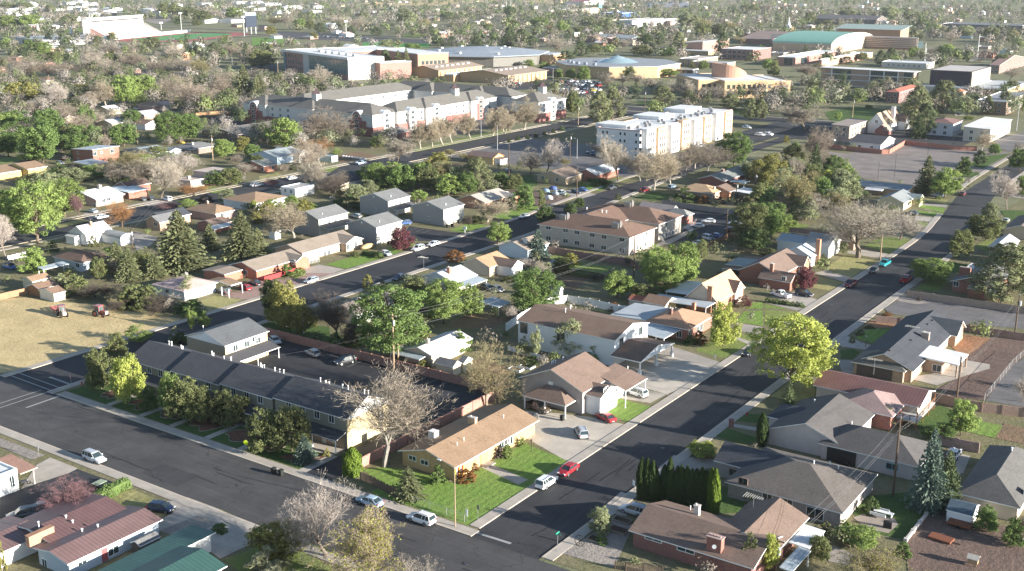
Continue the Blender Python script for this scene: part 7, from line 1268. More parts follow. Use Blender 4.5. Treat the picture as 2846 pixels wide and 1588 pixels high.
pts(21, [('bare','straw',400,1110,690,480,'tall straw bare tree above the long beige brick house'),('egg','lgreen',320,250,-60,320,'bright yellow-green tree in front of the student residence'),('bare','brown',720,200,-170,480,'big brown bare tree beside the yellow-green tree'),('bare','rust',560,330,120,320),('bare','tan',640,640,320,300),('bare','dark',790,680,500,300),('bare','tan',1380,390,90,330),('leafy','green',1110,600,400,200),('leafy','olive',1320,620,410,260),('airy','oliv' if False else 'sage',1100,690,540,230),('egg','olive',1480,590,400,220),('leafy','olive',1700,650,420,240),('egg','gold',1770,420,280,220),('leafy','lgreen',1870,710,480,260),('pine','fir2',2140,650,320,320),('egg','green',2360,620,470,170),('leafy','lgreen',1590,760,640,170),('bare','dark',1980,480,370,200),('bud','oliv',1900,330,250,120),('bud','ybud',2020,370,270,160),('egg','plum',1420,1210,990,220,'small plum tree on the lawn before the two-tone house'),('bare','straw',2240,950,680,380,'bare straw tree at the corner by the two-tone house with the bins'),('bare','dark',2075,1010,860,130),('leafy','lgreen',2340,1160,940,210,'round light green tree on the corner by the dark street'),('shrub','pink' if False else 'orange',1920,1310,1210,200),('shrub','dkgreen',1200,1290,1220,120),('shrub','olive',980,1280,1225,100),('shrub','dkgreen',335,1420,1340,130),('shrub','lgreen',460,1430,1380,100),('shrub','dkgreen',900,820,680,300),('shrub','lgreen',560,830,765,160),('egg','gold',140,930,750,200),('egg','lgreen',380,780,690,130),('spruce','fir2',60,1240,1000,200),('bare','brown',280,500,380,120),('airy','lgreen',810,310,240,90),('shrub','oliv' if False else 'olive',400,450,400,150),('bare','ptwig',220,620,530,160),('bud','oliv',830,720,640,150),('egg','lgreen',1190,240,120,140),('shrub','olive',2130,960,890,150),('egg','lime',20,860,740,80),('leafy','olive',1560,520,480,120),('tall','lgreen',1520,660,480,110),('shrub','dkgreen',1100,820,740,200)])
for x, yb, yt in ((1605,255,-60),(1718,235,-80),(1815,215,-90),(1902,198,-110),(2078,160,-150),(2290,130,-100),(2405,110,-130)): pt(21,'fan','straw',x,yb,yt,210,'bare straw tree of the row along the residence street','bare trees along the residence street')
pts(22, [('bare','pink',400,500,140,270),('bare','tan',250,500,230,240),('bud','oliv',560,420,330,130),('bare','tan',1095,560,100,340,'tall bare tree with pale trunk at the streaked white roofed house'),('bare','straw',1425,660,200,340,'bare straw tree with vase shaped limbs beside the dark street'),('bare','straw',1580,620,210,280),('bare','greytan',1720,490,150,320),('bare','greytan',1930,490,160,360),('grand','green',2190,430,75,330,'dense round dark green tree beside the white flat roofed apartments'),('bare','brown',960,330,180,200),('egg','green',190,830,590,220),('egg','dkgreen',390,980,780,170,'dark green corner tree across from the light green one'),('egg','dkgreen',640,870,760,120),('egg','dkgreen',720,820,710,100),('shrub','olive',1090,740,680,70),('shrub','dkgreen',1730,750,610,230),('shrub','orange',1900,770,690,120),('shrub','dark',2030,780,700,140),('hedge' if False else 'shrub','dkgreen',940,600,530,220),('shrub','lgreen',740,610,560,100),('shrub','gold',630,1350,1240,160),('shrub','gold',830,1300,1230,80),('spruce','fir2' if False else 'blue',320,1290,1010,220,'pale silver conifer beside the pale blue house'),('bare','pink',270,1400,1270,200),('leafy','lgreen',1440,1560,1160,300),('leafy','lgreen',1700,1450,1140,330),('airy','olive',1870,1330,1110,150),('grand','olive',2330,1180,750,330,'large olive tree at the end of the apartment car park'),('leafy','dkgreen',2380,1230,1000,280),('egg','gold',2420,570,340,180),('egg','lgreen',10,1110,970,130),('shrub','green',40,800,700,80),('egg','olive',360,800,650,0.1+60),('shrub','green',2160,440,400,140),('tall','green',555,85,30,50),('shrub','olive',2010,560,500,120),('egg','olive',2300,760,700,100),('shrub','orange',1830,740,700,90)])
for i,(x,y) in enumerate(((50,195),(135,170),(225,160),(305,145),(385,125),(470,105))): pt(22,'spruce','fir',x,y,y-55,46,'small dark conifer in the strip beside the striped lot','small conifers in the car park strip')
pts(23, [('wide','tan',885,1290,690,900,'giant spreading bare tree with thick trunk on the street lawn'),('bud','oliv',250,900,390,330),('egg','gold',60,640,290,260),('leafy','lime',600,620,450,130),('spruce','fir',470,560,200,170),('leafy','dkgreen',640,540,310,190),('tall','lgreen',760,520,340,150),('egg','sage',750,760,500,300),('egg','sage',680,830,620,250),('airy','lgreen',830,740,660,160),('egg','sage',380,930,690,260),('egg','olive',430,620,380,180),('leafy','green',90,960,760,230),('leafy','green',60,1110,800,200),('leafy','green',60,890,640,240),('bare','tan',200,1170,1030,200),('spruce','fir2',1530,680,310,230,'tall pointed spruce in front of the church car park'),('leafy','lgreen',1705,720,430,260),('bare','straw',2060,280,60,260),('pine','fir',2040,410,260,130),('egg','dkgreen',1885,510,320,140),('egg','green',2185,310,200,110),('bare','pink',2300,830,450,280,'bare pinkish tree on the corner beyond the bend'),('egg','sage',2140,930,750,140),('leafy','olive',2100,1130,880,320,'round olive street tree beyond the bend'),('egg','olive',1850,1290,1000,220,'slim olive street tree on the shaded kerb'),('leafy','green',2420,460,250,230),('leafy','lgreen',2440,720,500,100),('shrub','dark',860,570,510,110),('bare','pink',1280,1120,820,330),('bare','dark',1290,560,555,20),('bare','brown',420,400,20,330),('egg','sage',290,430,330,170),('spruce','fir',1460,150,-60,160),('airy','sage',740,1260,1130,100),('shrub','orange',1430,790,740,40),('egg','dkgreen',2230,520,480,40),('leafy','olive',2340,1437,1140,420),('shrub','lgreen',1650,730,700,70),('bare','brown',520,300,60,180),('egg','green',440,200,120,60),('shrub','olive',560,1320,1250,90),('shrub','olive',60,1270,1200,160),('egg','lgreen',290,250,190,70),('egg','gold',200,200,120,60)])
pts(10, [('leafy','gold',230,1060,810,270,'round golden green tree near the left edge'),('bare','pink',90,1080,880,240),('spruce','fir2',370,1010,700,170),('bare','pink',600,1090,750,320,'dense pinkish bare tree far left beside the golden tree'),('fan','straw',1075,1080,750,260,'straw bare tree with white trunk before the green pair'),('leafy','lgreen',1240,1060,740,290),('leafy','lgreen',1420,1030,740,260),('fan','tan',1610,1020,800,180),('bare','brown',1920,1120,760,420),('bare','brown',2180,1000,700,300),('bud','oliv',2040,780,560,260),('spruce','fir2',2430,950,640,200),('spruce','fir2',2280,790,650,160),('bare','brown',180,780,560,360),('bare','brown',470,770,600,300),('bare','brown',640,760,590,260),('bare','tan',870,690,450,230),('bare','brown',880,760,620,260),('airy','sage',330,640,500,230),('leafy','lgreen',430,560,410,190),('egg','green',290,520,380,110),('egg','lgreen',60,480,370,100),('egg','olive',540,640,500,160),('leafy','dkgreen',680,610,530,90),('bare','brown',50,680,540,180),('bare','tan',1150,560,410,240),('bare','tan',1290,560,410,220),('egg','olive',1510,480,360,180),('bare','tan',1690,610,420,240),('bare','brown',1320,680,540,240),('bare','brown',1480,720,580,260),('bare','brown',1600,760,620,280),('bare','brown',1130,800,600,280),('spruce','fir',1860,560,390,130),('spruce','fir',1940,560,390,100),('spruce','fir',2450,600,420,120),('pine','fir',2140,560,420,160),('bare','brown',2300,560,440,260),('bare','brown',1760,700,560,240),('leafy','olive',1690,180,20,200),('leafy','olive',1880,190,60,160),('leafy','lgreen',90,290,150,230),('leafy','lgreen',310,290,140,230),('leafy','olive',690,250,140,150),('egg','olive',500,130,40,90),('leafy','olive',250,100,20,160),('leafy','olive',80,100,20,170),('egg','olive',1120,400,320,110),('egg','olive',900,430,340,90),('egg','olive',970,440,350,90),('leafy','lgreen',2320,190,70,160),('bare','tan',2100,180,80,160),('egg','olive',1960,260,190,110),('egg','dkgreen',1770,250,160,80),('egg','olive',1080,620,530,140),('bud','oliv',870,820,720,150),('egg','gold',820,960,830,190),('egg','dkgreen',930,930,810,110),('bare','tan',760,830,740,180),('leafy','olive',2010,230,100,200),('leafy','green',470,1360,1080,270),('leafy','green',860,1290,1040,170),('bare','brown',660,1200,1010,240),('leafy','green',1320,1270,1090,170),('airy','sage',2050,1110,990,170),('egg','sage',2540,1110,980,130),('spruce','fir2',2560,980,740,110),('egg','lgreen',1090,760,660,120),('egg','green',370,1160,1060,150),('egg','sage',520,1160,1040,120),('egg','olive',180,1340,1200,220),('leafy','green',520,1437,1190,300),('leafy','olive',700,1437,1230,200),('egg','olive',1000,430,360,60),('bare','brown',2520,640,450,160)])
pts(11, [('spruce','fir2',80,960,740,190),('pine','fir2',310,930,810,150),('spruce','fir',500,920,730,150),('fan','tan',665,880,630,270,'bare fan shaped tree before the brick and glass university building'),('bare','tan',90,830,660,240),('bare','tan',370,820,680,200),('egg','olive',30,1140,980,120),('spruce','fir2',1860,1000,770,200,'broad spruce rising from the residence courtyard'),('pine','fir2',1300,1010,860,170),('pine','fir2',1560,1030,930,130),('spruce','fir2',1460,750,500,170),('spruce','fir2',1540,750,470,110),('pine','fir',1330,740,480,150),('egg','gold',190,350,250,110,'round yellow-green tree by the scoreboard'),('egg','gold',620,390,320,90,'small round yellow-green tree on the car park edge'),('leafy','lgreen',1600,590,430,180),('egg','sage',1340,500,390,200),('airy','lgreen',1850,640,560,120),('airy','lgreen',2170,790,710,160),('leafy','sage',1560,260,90,190),('bare','tan',1060,300,160,190),('pine','fir',690,330,220,110),('pine','fir',990,350,250,100),('egg','olive',100,680,480,260),('egg','olive',190,580,430,100),('leafy','lgreen',490,300,180,140),('pine','fir',1240,360,260,130),('bare','tan',1680,370,250,120),('bare','tan',1820,360,250,120),('pine','fir',1880,460,370,80),('pine','fir',2000,460,360,110),('pine','fir',2250,460,360,110),('pine','fir',2400,460,360,110),('egg','lgreen',1630,620,540,110),('bud','oliv',240,260,160,150),('bare','tan',350,260,130,170),('bare','tan',900,270,130,200),('egg','olive',580,300,200,120),('spruce','fir',2540,460,300,140),('leafy','green',1520,140,90,140),('leafy','green',1950,200,110,140),('bare','brown',2040,300,200,160),('bare','brown',2100,430,330,160),('leafy','olive',2340,300,230,110),('bud','oliv',1740,300,180,140),('egg','lgreen',1290,1290,1200,90),('shrub','dkgreen',1110,1330,1280,110),('airy','lgreen',1510,1240,1180,90),('fan','straw',2400,1330,1050,210,'bare straw tree at the far end of the residence row'),('fan','straw',2510,1330,1040,200)])
for i,(x,yb,yt,w) in enumerate(((540,780,680,90),(670,790,680,110),(800,800,650,130),(930,770,655,110),(400,720,610,120),(1040,740,660,110),(250,660,590,120),(1250,780,650,120),(1580,760,680,150))): pt(12,'egg','lgreen',x,yb,yt,w,'light green tree of the row before the low buff annex','light green trees before the low buff annex')
pts(12, [('pine','fir2',950,1250,890,230,'tall pine of the clump at the crossroads, trunk bare below'),('pine','fir2',1080,1210,870,260,'tallest pine of the clump at the crossroads'),('bare','tan',1040,900,700,170),('bare','tan',1180,850,730,140),('bare','tan',1350,860,700,160),('bare','tan',1470,920,750,200),('bare','tan',1660,950,790,150),('fan','tan',1830,1000,780,170),('bare','tan',1980,1000,840,200),('bare','tan',2120,1000,830,170),('pine','fir2',1580,1060,840,210),('pine','fir2',1840,1030,890,180),('egg','olive',690,1150,890,140),('bare','tan',800,1120,1010,100),('fan','straw',200,1290,940,320),('fan','straw',60,1300,1000,150),('pine','fir2',2250,1090,930,190),('pine','fir2',2450,1190,960,170),('pine','fir2',2550,1190,980,150),('egg','olive',1240,800,660,150),('leafy','lgreen',1640,770,680,200),('egg','sage',1420,760,680,200),('pine','fir',620,640,500,180),('pine','fir',770,570,400,160),('bare','tan',530,540,350,200),('bare','tan',1180,500,360,150),('pine','fir2',1110,480,370,110),('leafy','dkgreen',1410,460,330,140),('pine','fir',1550,450,320,130),('pine','fir2',1740,540,300,140),('egg','olive',1370,560,440,200),('egg','green',1640,560,470,180),('leafy','olive',900,540,430,180),('pine','fir',2170,560,300,130),('bare','olive' if False else 'oliv',2370,440,350,120),('leafy','sage',1830,310,110,200),('bud','oliv',2010,330,160,180),('leafy','olive',1970,390,220,160),('leafy','olive',2130,370,230,150),('leafy','olive',840,280,170,170),('leafy','sage',1010,300,170,170),('leafy','lgreen',360,280,160,190),('leafy','lgreen',580,320,200,120),('egg','olive',740,360,260,100),('leafy','olive',80,300,190,170),('leafy','dkgreen',60,170,60,130),('pine','fir',180,420,280,150),('pine','fir',60,440,260,150),('pine','fir',290,470,350,100),('egg','lgreen',1990,690,600,100),('spruce','fir2',1870,700,590,80),('spruce','fir2',2440,610,510,70),('bare','tan',440,260,260-70,120),('bare','rust',470,320,250,70),('leafy','olive',1020,130,60,110),('egg','dkgreen',500,200,130,70),('bud','oliv',2290,340,200,160),('pine','fir',1400,310,220,70),('leafy','olive',2440,140,40,160),('pine','fir',1960,300,240,80),('bare','tan',660,170,90,110),('leafy','dkgreen',1160,310,250,60)])
pts(13, [('pine','fir2',1500,1290,830,280,'dark left half of the paired pines behind the half-timbered house'),('pine','fir2',1760,1130,780,330,'bushy right half of the paired pines'),('pine','fir',1580,1340,1010,200),('bare','brown',1370,1150,990,180),('egg','lgreen',1650,1150,1060,140),('fan','tan',400,1290,1000,420,'tall fan shaped bare tree across from the yellow hall'),('pine','fir2',40,1100,940,120),('bare','tan',130,1010,890,160),('leafy','olive',500,960,800,170),('egg','lgreen',540,1010,870,120),('bare','tan',640,1030,870,130),('pine','fir2',770,1000,840,160),('egg','lgreen',930,1030,870,150),('pine','fir2',1090,990,850,170),('tall','lgreen',720,1200,1100,100),('bare','brown',330,1030,960,140),('bud','oliv',560,720,620,120),('bare','oliv' if False else 'brown',440,780,620,280),('pine','fir',810,640,560,120),('pine','fir',1150,650,490,120),('pine','fir',1250,600,470,110),('leafy','lgreen',1800,560,430,160),('egg','lgreen',1470,580,460,130),('bare','tan',1640,560,450,160),('bare','tan',2430,800,650,220),('leafy','olive',2350,700,540,150),('bare','tan',2060,940,830,180),('pine','fir2',2210,1140,940,120),('pine','fir2',2380,1120,900,170),('spruce','fir',1740,640,540,80),('leafy','sage',1450,600-380,90,170),('leafy','olive',600,290,200,160),('leafy','sage',1230,210,60,180),('bare','tan',740,270,190,130),('leafy','olive',1560,300,180,120),('leafy','sage',1990,380,250,150),('leafy','olive',1800,330,260,110),('bare','tan',1840,440,300,150),('leafy','olive',2240,420,270,130),('bud','oliv',2480,430,290,150),('leafy','olive',440,240,120,110),('egg','olive',90,760,590,120),('egg','lgreen',30,700,580,110),('leafy','olive',960,610,520,110),('leafy','olive',2460,920,800,120),('leafy','lgreen',2020,1200,1150,100),('pine','fir',2330,600,540,90),('pine','fir',2380,370,320,50),('bare','tan',40,130,30,160),('bare','tan',830,110,40,150),('leafy','sage',830,200,90,160),('leafy','olive',1380,130,80,160),('leafy','lgreen',560,170,110,80),('bare','tan',1020,120,60,130),('egg','green',1030,1080,1040,70)])
pts(23, [('egg','sage',180,720,430,260),('egg','green',520,760,500,260),('bud','oliv',620,900,640,280),('bare','greytan',430,920,600,260),('egg','lgreen',150,560,380,200),('bare','tan',350,580,320,230),('bare','greytan',560,470,260,180),('egg','sage',720,640,430,200),('leafy','green',330,820,640,220),('bare','tan',160,900,620,260),('bud','ybud',480,660,450,200),('egg','olive',260,400,200,200),('egg','lgreen',860,640,500,140),('egg','lgreen',160,1060,860,240),('egg','green',20,800,600,200)])
pts(22, [('leafy','green',2420,1060,760,280),('egg','sage',2320,540,360,170),('leafy','olive',2450,800,560,220),('bare','tan',1550,520,230,300),('bare','greytan',1820,440,190,280),('bare','greytan',1300,560,240,260),('egg','olive',100,640,480,160),('leafy','olive',560,1437,1290,200),('egg','green',1560,1500,1250,200)])
pts(21, [('airy','lgreen',1200,640,380,260),('leafy','green',1430,660,400,240),('egg','lgreen',1330,560,370,200),('leafy','lgreen',1620,600,380,220),('bud','oliv',1850,620,340,260),('egg','sage',1950,640,400,200),('leafy','green',2040,700,470,220),('bare','greytan',560,480,180,300),('bare','greytan',660,420,150,280),('egg','sage',990,740,580,200),('bare','brown',760,640,450,240),('leafy','lgreen',200,900,720,200),('egg','gold',500,860,730,160),('egg','olive',40,450,300,160)])
pts(20, [('bare','greytan',1250,540,320,330),('bare','greytan',1420,580,330,360),('bare','tan',1650,590,330,320),('bare','greytan',1080,560,370,280),('bare','oliv',1330,430,250,280),('bare','tan',1560,450,270,280),('egg','lgreen',900,520,400,240),('egg','sage',680,560,420,240),('egg','sage',420,620,460,260),('leafy','green',250,260,40,260),('leafy','green',760,330,110,220),('bare','greytan',1000,210,10,220),('leafy','green',130,200,-20,220),('egg','olive',1500,340,220,200),('egg','green',2050,600,450,180),('egg','olive',2200,600,420,220),('spruce','fir2',1120,1420,1130,230),('egg','olive',1350,1437,1220,240),('bare','brown',1000,1360,1200,180),('egg','green',2400,330,200,150)])
pts(10, [('bare','greytan',560,1250,1000,280),('bare','brown',760,1330,1120,260),('leafy','green',180,1300,1090,250),('bare','tan',300,1180,940,260),('bare','greytan',800,1150,900,300),('bare','greytan',1700,1010,720,320),('bare','brown',2050,1120,820,340),('bare','brown',2300,900,680,300),('bare','tan',980,1270,1080,220),('bare','tan',1000,760,520,300),('bare','brown',1380,690,500,300),('bare','tan',1850,760,560,320),('leafy','lgreen',40,1330,1120,260)])
pts(30, [('egg','olive',1820,1480,1150,250),('egg','olive',2020,1490,1180,220)])
hedge('hedge','bright green vine hedge along the fence of the dry lawn', [P(40,700,930),P(40,860,840),P(40,1040,745)],2.2,1.9,'green','hedge',200)
hedge('hedge','dark clipped hedge beside the concrete drive of the streaked white roofed house', [P(22,800,560),P(22,1020,595)],2.0,1.5,'dkgreen','hedge',90)
hedge('hedge','rounded dark hedge in front of the long beige brick house', [P(21,1060,1260),P(21,1230,1290)],2.2,1.6,'dkgreen','hedge',110)
hedge('hedge','brown winter hedge in the back yards near the white shed', [P(32,560,140),P(32,880,190)],1.4,1.6,'olive','hedge',90)
rnd=random.Random(5);m=MB();mats=[mat('twig',(.225,.2,.165),(.17,.15,.125)), mat('twig',(.18,.155,.125),(.135,.115,.095))]+[mat('leaf',(.155,.16,.085),(.12,.13,.065)), mat('leaf',(.13,.16,.07),(.1,.125,.05)), mat('leaf',(.085,.105,.05),(.065,.08,.04)), mat('leaf',(.2,.215,.135),(.16,.175,.105))]+[mat('twig',(.26,.235,.21),(.2,.18,.16)), mat('leaf',(.2,.235,.09),(.15,.18,.07))]
BLK=((-1300,-1090,840,1130),(-760,-560,600,790),(-800,-640,850,980),(-640,-330,650,980),(-560,-300,1150,1420),(-330,-150,820,1000),(-480,-340,425,560),(-265,-230,436,545))
def blob(p, h, w, mi, n, q=1.0):
 for _ in range(n):
  d=Vector((rnd.gauss(0,1),rnd.gauss(0,1),rnd.gauss(.15,.9))).normalized();k=rnd.random()**.33
  lx=(.75+.35*math.sin(d.x*5+p[0])+.2*math.sin(d.z*6+p[1]))
  leafquad(m,(p[0]+d.x*w*.5*k*lx,p[1]+d.y*w*.5*k*lx,max(.4,h*.56+d.z*h*.44*k)),d+Vector((rnd.gauss(0,.4),rnd.gauss(0,.4),.3)),w*.085*q,w*(.06 if mi not in (0,1,6) else .035)*q,rnd,mi)
RDS=((0,611),(0,820),(0,240),(0,430));RDX=(-326,-450,-561,-702)
def clear(p): return not (any(a<p[0]<c and e<p[1]<f for a,c,e,f in BLK) or any((p[0]-f_[1])**2+(p[1]-f_[2])**2 < 95 for f_ in FAR) or abs(p[1]-611) < 12 or any(abs(p[0]-x) < 9 for x in RDX if p[1] < 600))
PT=[o_ for o_ in COL.objects if o_.type=='MESH' and o_.name.split('.')[0] in ('driveway','parking_lot','lawn','garden_path','dry_field','road','pavement','verge','gravel_bed')]
POL=[[(v.co.x, v.co.y) for v in o_.data.vertices] for o_ in PT if len(o_.data.polygons)==1]
BX=[(min(q[0] for q in pl), max(q[0] for q in pl), min(q[1] for q in pl), max(q[1] for q in pl), pl) for pl in POL]
def inside(x, y, pl):
 c=False;j=len(pl)-1
 for i in range(len(pl)):
  if (pl[i][1] > y) != (pl[j][1] > y) and x < (pl[j][0]-pl[i][0])*(y-pl[i][1])/(pl[j][1]-pl[i][1])+pl[i][0]: c=not c
  j=i
 return c
def free(x, y, r):
 if any(w_[0]-r < x < w_[1]+r and w_[2]-r < y < w_[3]+r for w_ in RECTS): return False
 if abs(x+85.6) < 9.5+r or abs(y-113.4) < 11+r or abs(x+204.5) < 10+r or abs(x+326) < 12+r or abs(y-611) < 11: return False
 return not any(b_[0] < x < b_[1] and b_[2] < y < b_[3] and inside(x, y, b_[4]) for b_ in BX)
cnt=0
while cnt < 5200:
 X=rnd.uniform(-60,2900);Y=rnd.choice((rnd.uniform(-18,12),rnd.uniform(0,60),rnd.uniform(30,130),rnd.uniform(100,330)));p=P(0,X*2575/2846,Y*1437/1588);D=math.hypot(*p)
 if 255 < X < 790 and 60 < Y < 127 or 560 < X < 1100 and 96 < Y < 128: continue
 if D > 4300 or D < 610 or not clear(p) or (D < 1400 and not free(p[0],p[1],3.5)): continue
 if Y > 110 and -345 < p[0] < 60 and not free(p[0],p[1],4): continue
 mi=rnd.choices(range(8),(22,20,16,9,9,10,8,6))[0];h=rnd.uniform(6.5,13.5)*(1 if D < 1400 else 1.15)*(1.2 if mi==4 else 1);w=h*rnd.uniform(.9,1.45)*(.7 if mi==4 else 1);blob(p,h,w,mi,*((300,.6) if D < 1000 else (120,.95) if D < 1500 else (60,1.15)));cnt+=1
cnt=0
while cnt < 330:
 X=rnd.uniform(-40,1250);Y=rnd.uniform(150,420);p=P(0,X*2575/2846,Y*1437/1588);D=math.hypot(*p)
 if D < 500 or p[0] > -345 or not clear(p) or any((p[0]-t_['x'])**2+(p[1]-t_['y'])**2 < 16 for t_ in TREES): continue
 mi=rnd.choices(range(8),(28,28,12,6,6,9,14,6))[0];h=rnd.uniform(5,11)*(1.25 if mi==4 else 1);w=h*rnd.uniform(.8,1.2)*(.6 if mi==4 else 1);blob(p,h,w,mi,620,.43);cnt+=1
ug=MB()
for (x0,x1,y0,y1,k_) in ((-560,-340,125,430,230),(-312,-216,150,400,150),(-192,-96,172,345,120),(-192,-100,345,590,90),(-74,20,125,330,40),(-70,20,330,440,30)):
 c_=0;tries=0
 while c_ < k_ and tries < 4000:
  tries+=1;x, y=rnd.uniform(x0,x1), rnd.uniform(y0,y1);h=rnd.choice((1.2,1.6,2.4,3.2,4.2))*rnd.uniform(.8,1.2)
  if not free(x, y, h*.4): continue
  m_=m;m=ug;blob((x,y), h, h*rnd.uniform(.9,1.5), rnd.choices(range(8),(10,16,20,18,10,10,4,8))[0],130,.75);m=m_;c_+=1
o=ug.build('undergrowth', mats);o['kind']='stuff';o['label']='shrubs and undergrowth filling the back yards';o['category']='undergrowth'
o=m.build('woodland', mats);o['kind']='stuff';o['label']='far trees and gardens merging between the houses';o['category']='woodland'
# ---------------------------------------------------------------- vehicles
G='vehicles parked around the neighbourhood'
for a in ((40,'suv','silver',775,535,'+X','silver SUV parked on the wide street near its kerb of dry grass'),(40,'suv','dark grey',190,1000,-120,'dark SUV in the asphalt lot at the lower left corner'),(40,'pickup','grey',350,960,-120,'grey pickup half hidden behind the purple-red tree'),(40,'hatch','dark blue',1320,945,20,'dark blue hatchback in the drive of the dusty red roofed house'),
 (41,'sedan','pale blue',965,890,'-X','pale silver-blue sedan parked behind bare twigs on the wide street'),(41,'suv','white',1385,1035,'-X','white SUV parked nearest the street corner lamp pole'),(42,'suv','white',350,735,'+Y','white SUV parked at the kerb by the corner lawn'),(42,'sedan','red',528,630,'-Y','bright red sedan at the kerb behind the white SUV'),(42,'suv','silver',635,325,135,'silver crossover standing in the middle of the wide concrete drive'),(42,'sedan','red',830,200,160,'red sedan on the concrete drive beside the green lawn'),(42,'suv','dark grey',225,215,115,'grey crossover beside the yellow house carport'),(42,'pickup','bronze',280,120,-15,'bronze pickup under the hipped carport'),(42,'suv','silver',1060,965,'-X','silver SUV in the side drive of the brown roofed brick house'),
 (43,'sedan','white',1545,500,'+Y','white sedan peeking out beside the spruces'),(31,'sedan','silver',210,760,-25,'silver sedan in the townhouse lot next to the block wall'),(31,'hatch','silver',552,875,165,'pale silver hatchback in the townhouse parking lot'),(31,'suv','black',850,950,-110,'black SUV in the townhouse parking lot'),(31,'sedan','dark grey',2135,275,-20,'dark sedan outside the pale grey gabled house'),(31,'sedan','grey',2225,292,-20,'second dark sedan outside the pale grey gabled house, nearest the corrugated carport'),
 (31,'hatch','silver',540,215,'-Y','silver hatchback parked on the pink drive by the dark street'),(31,'sedan','dark blue',1340,185,'-Y','dark blue sedan at the kerb by the pale grey gabled house'),(31,'sedan','black',30,235,165,'black sedan beside the red car under the white carport'),(30,'hatch','red',2225,280,170,'red hatchback in front of the white carport'),(30,'suv','dark grey',2030,310,170,'dark car inside the white carport'),
 (32,'suv','white',1205,1240,170,'white SUV in the drive beside the mauve house lawn'),(32,'sedan','black',2225,865,'-Y','black sedan parked at the kerb by the red brick house'),(33,'pickup','white',140,345,165,'white pickup with a rack in the drive of the cross gabled brick house'),(33,'suv','black',355,335,-15,'black SUV beside the white pickup with a rack'),(33,'pickup','dark red',775,245,'-Y','dark red pickup nearest on the street below the turquoise pickup'),(33,'hatch','dark grey',985,120,'-Y','dark hatchback parked behind the turquoise pickup'),(33,'pickup','teal',1085,60,'-Y','turquoise pickup parked on the street'),(33,'pickup','red',1280,205,'+Y','red pickup on the shaded side of the street'),
 (21,'suv','white',1580,1220,'-Y','white SUV parked first on the dark street by the plum tree lawn'),(21,'sedan','white',1730,1175,'-Y','white sedan parked ahead of the white SUV on the dark street'),(21,'sedan','silver',1275,1265,-20,'silver car beside the clipped hedge'),(21,'hatch','silver',995,910,175,'silver car between the two-tone houses'),(21,'hatch','blue',1460,975,-120,'blue car beside the two-tone house parking lot'),(21,'sedan','white',60,610,'+Y','white car beside the plum tree on the left street'),(21,'sedan','white',380,545,'+Y','white car under the bare brown tree on the left street'),(21,'pickup','pale blue',1040,400,'+Y','pale blue pickup on the residence street'),(21,'suv','dark blue',2420,480,160,'dark blue car by the yellow gabled house'),
 (22,'sedan','silver',195,910,'-Y','silver sedan parked at the corner of the dark street'),(22,'pickup','dark grey',1030,635,'-Y','dark pickup with tan tarp under the bare street trees'),(22,'pickup','dark red',1340,660,'+Y','dark red truck loaded high on the dark street'),(22,'sedan','white',1840,1000,-160,'white sedan in the apartment car park'),(22,'sedan','white',1945,955,-160,'second white sedan in the apartment car park farther from the stairs'),(22,'sedan','dark blue',1700,660,'-Y','dark car behind the tan hip house shrubs'),(22,'suv','white',1870,240,-150,'white car alone in the shaded lot')): car(a[1],a[2],P(a[0],a[3],a[4]),a[5],a[6])
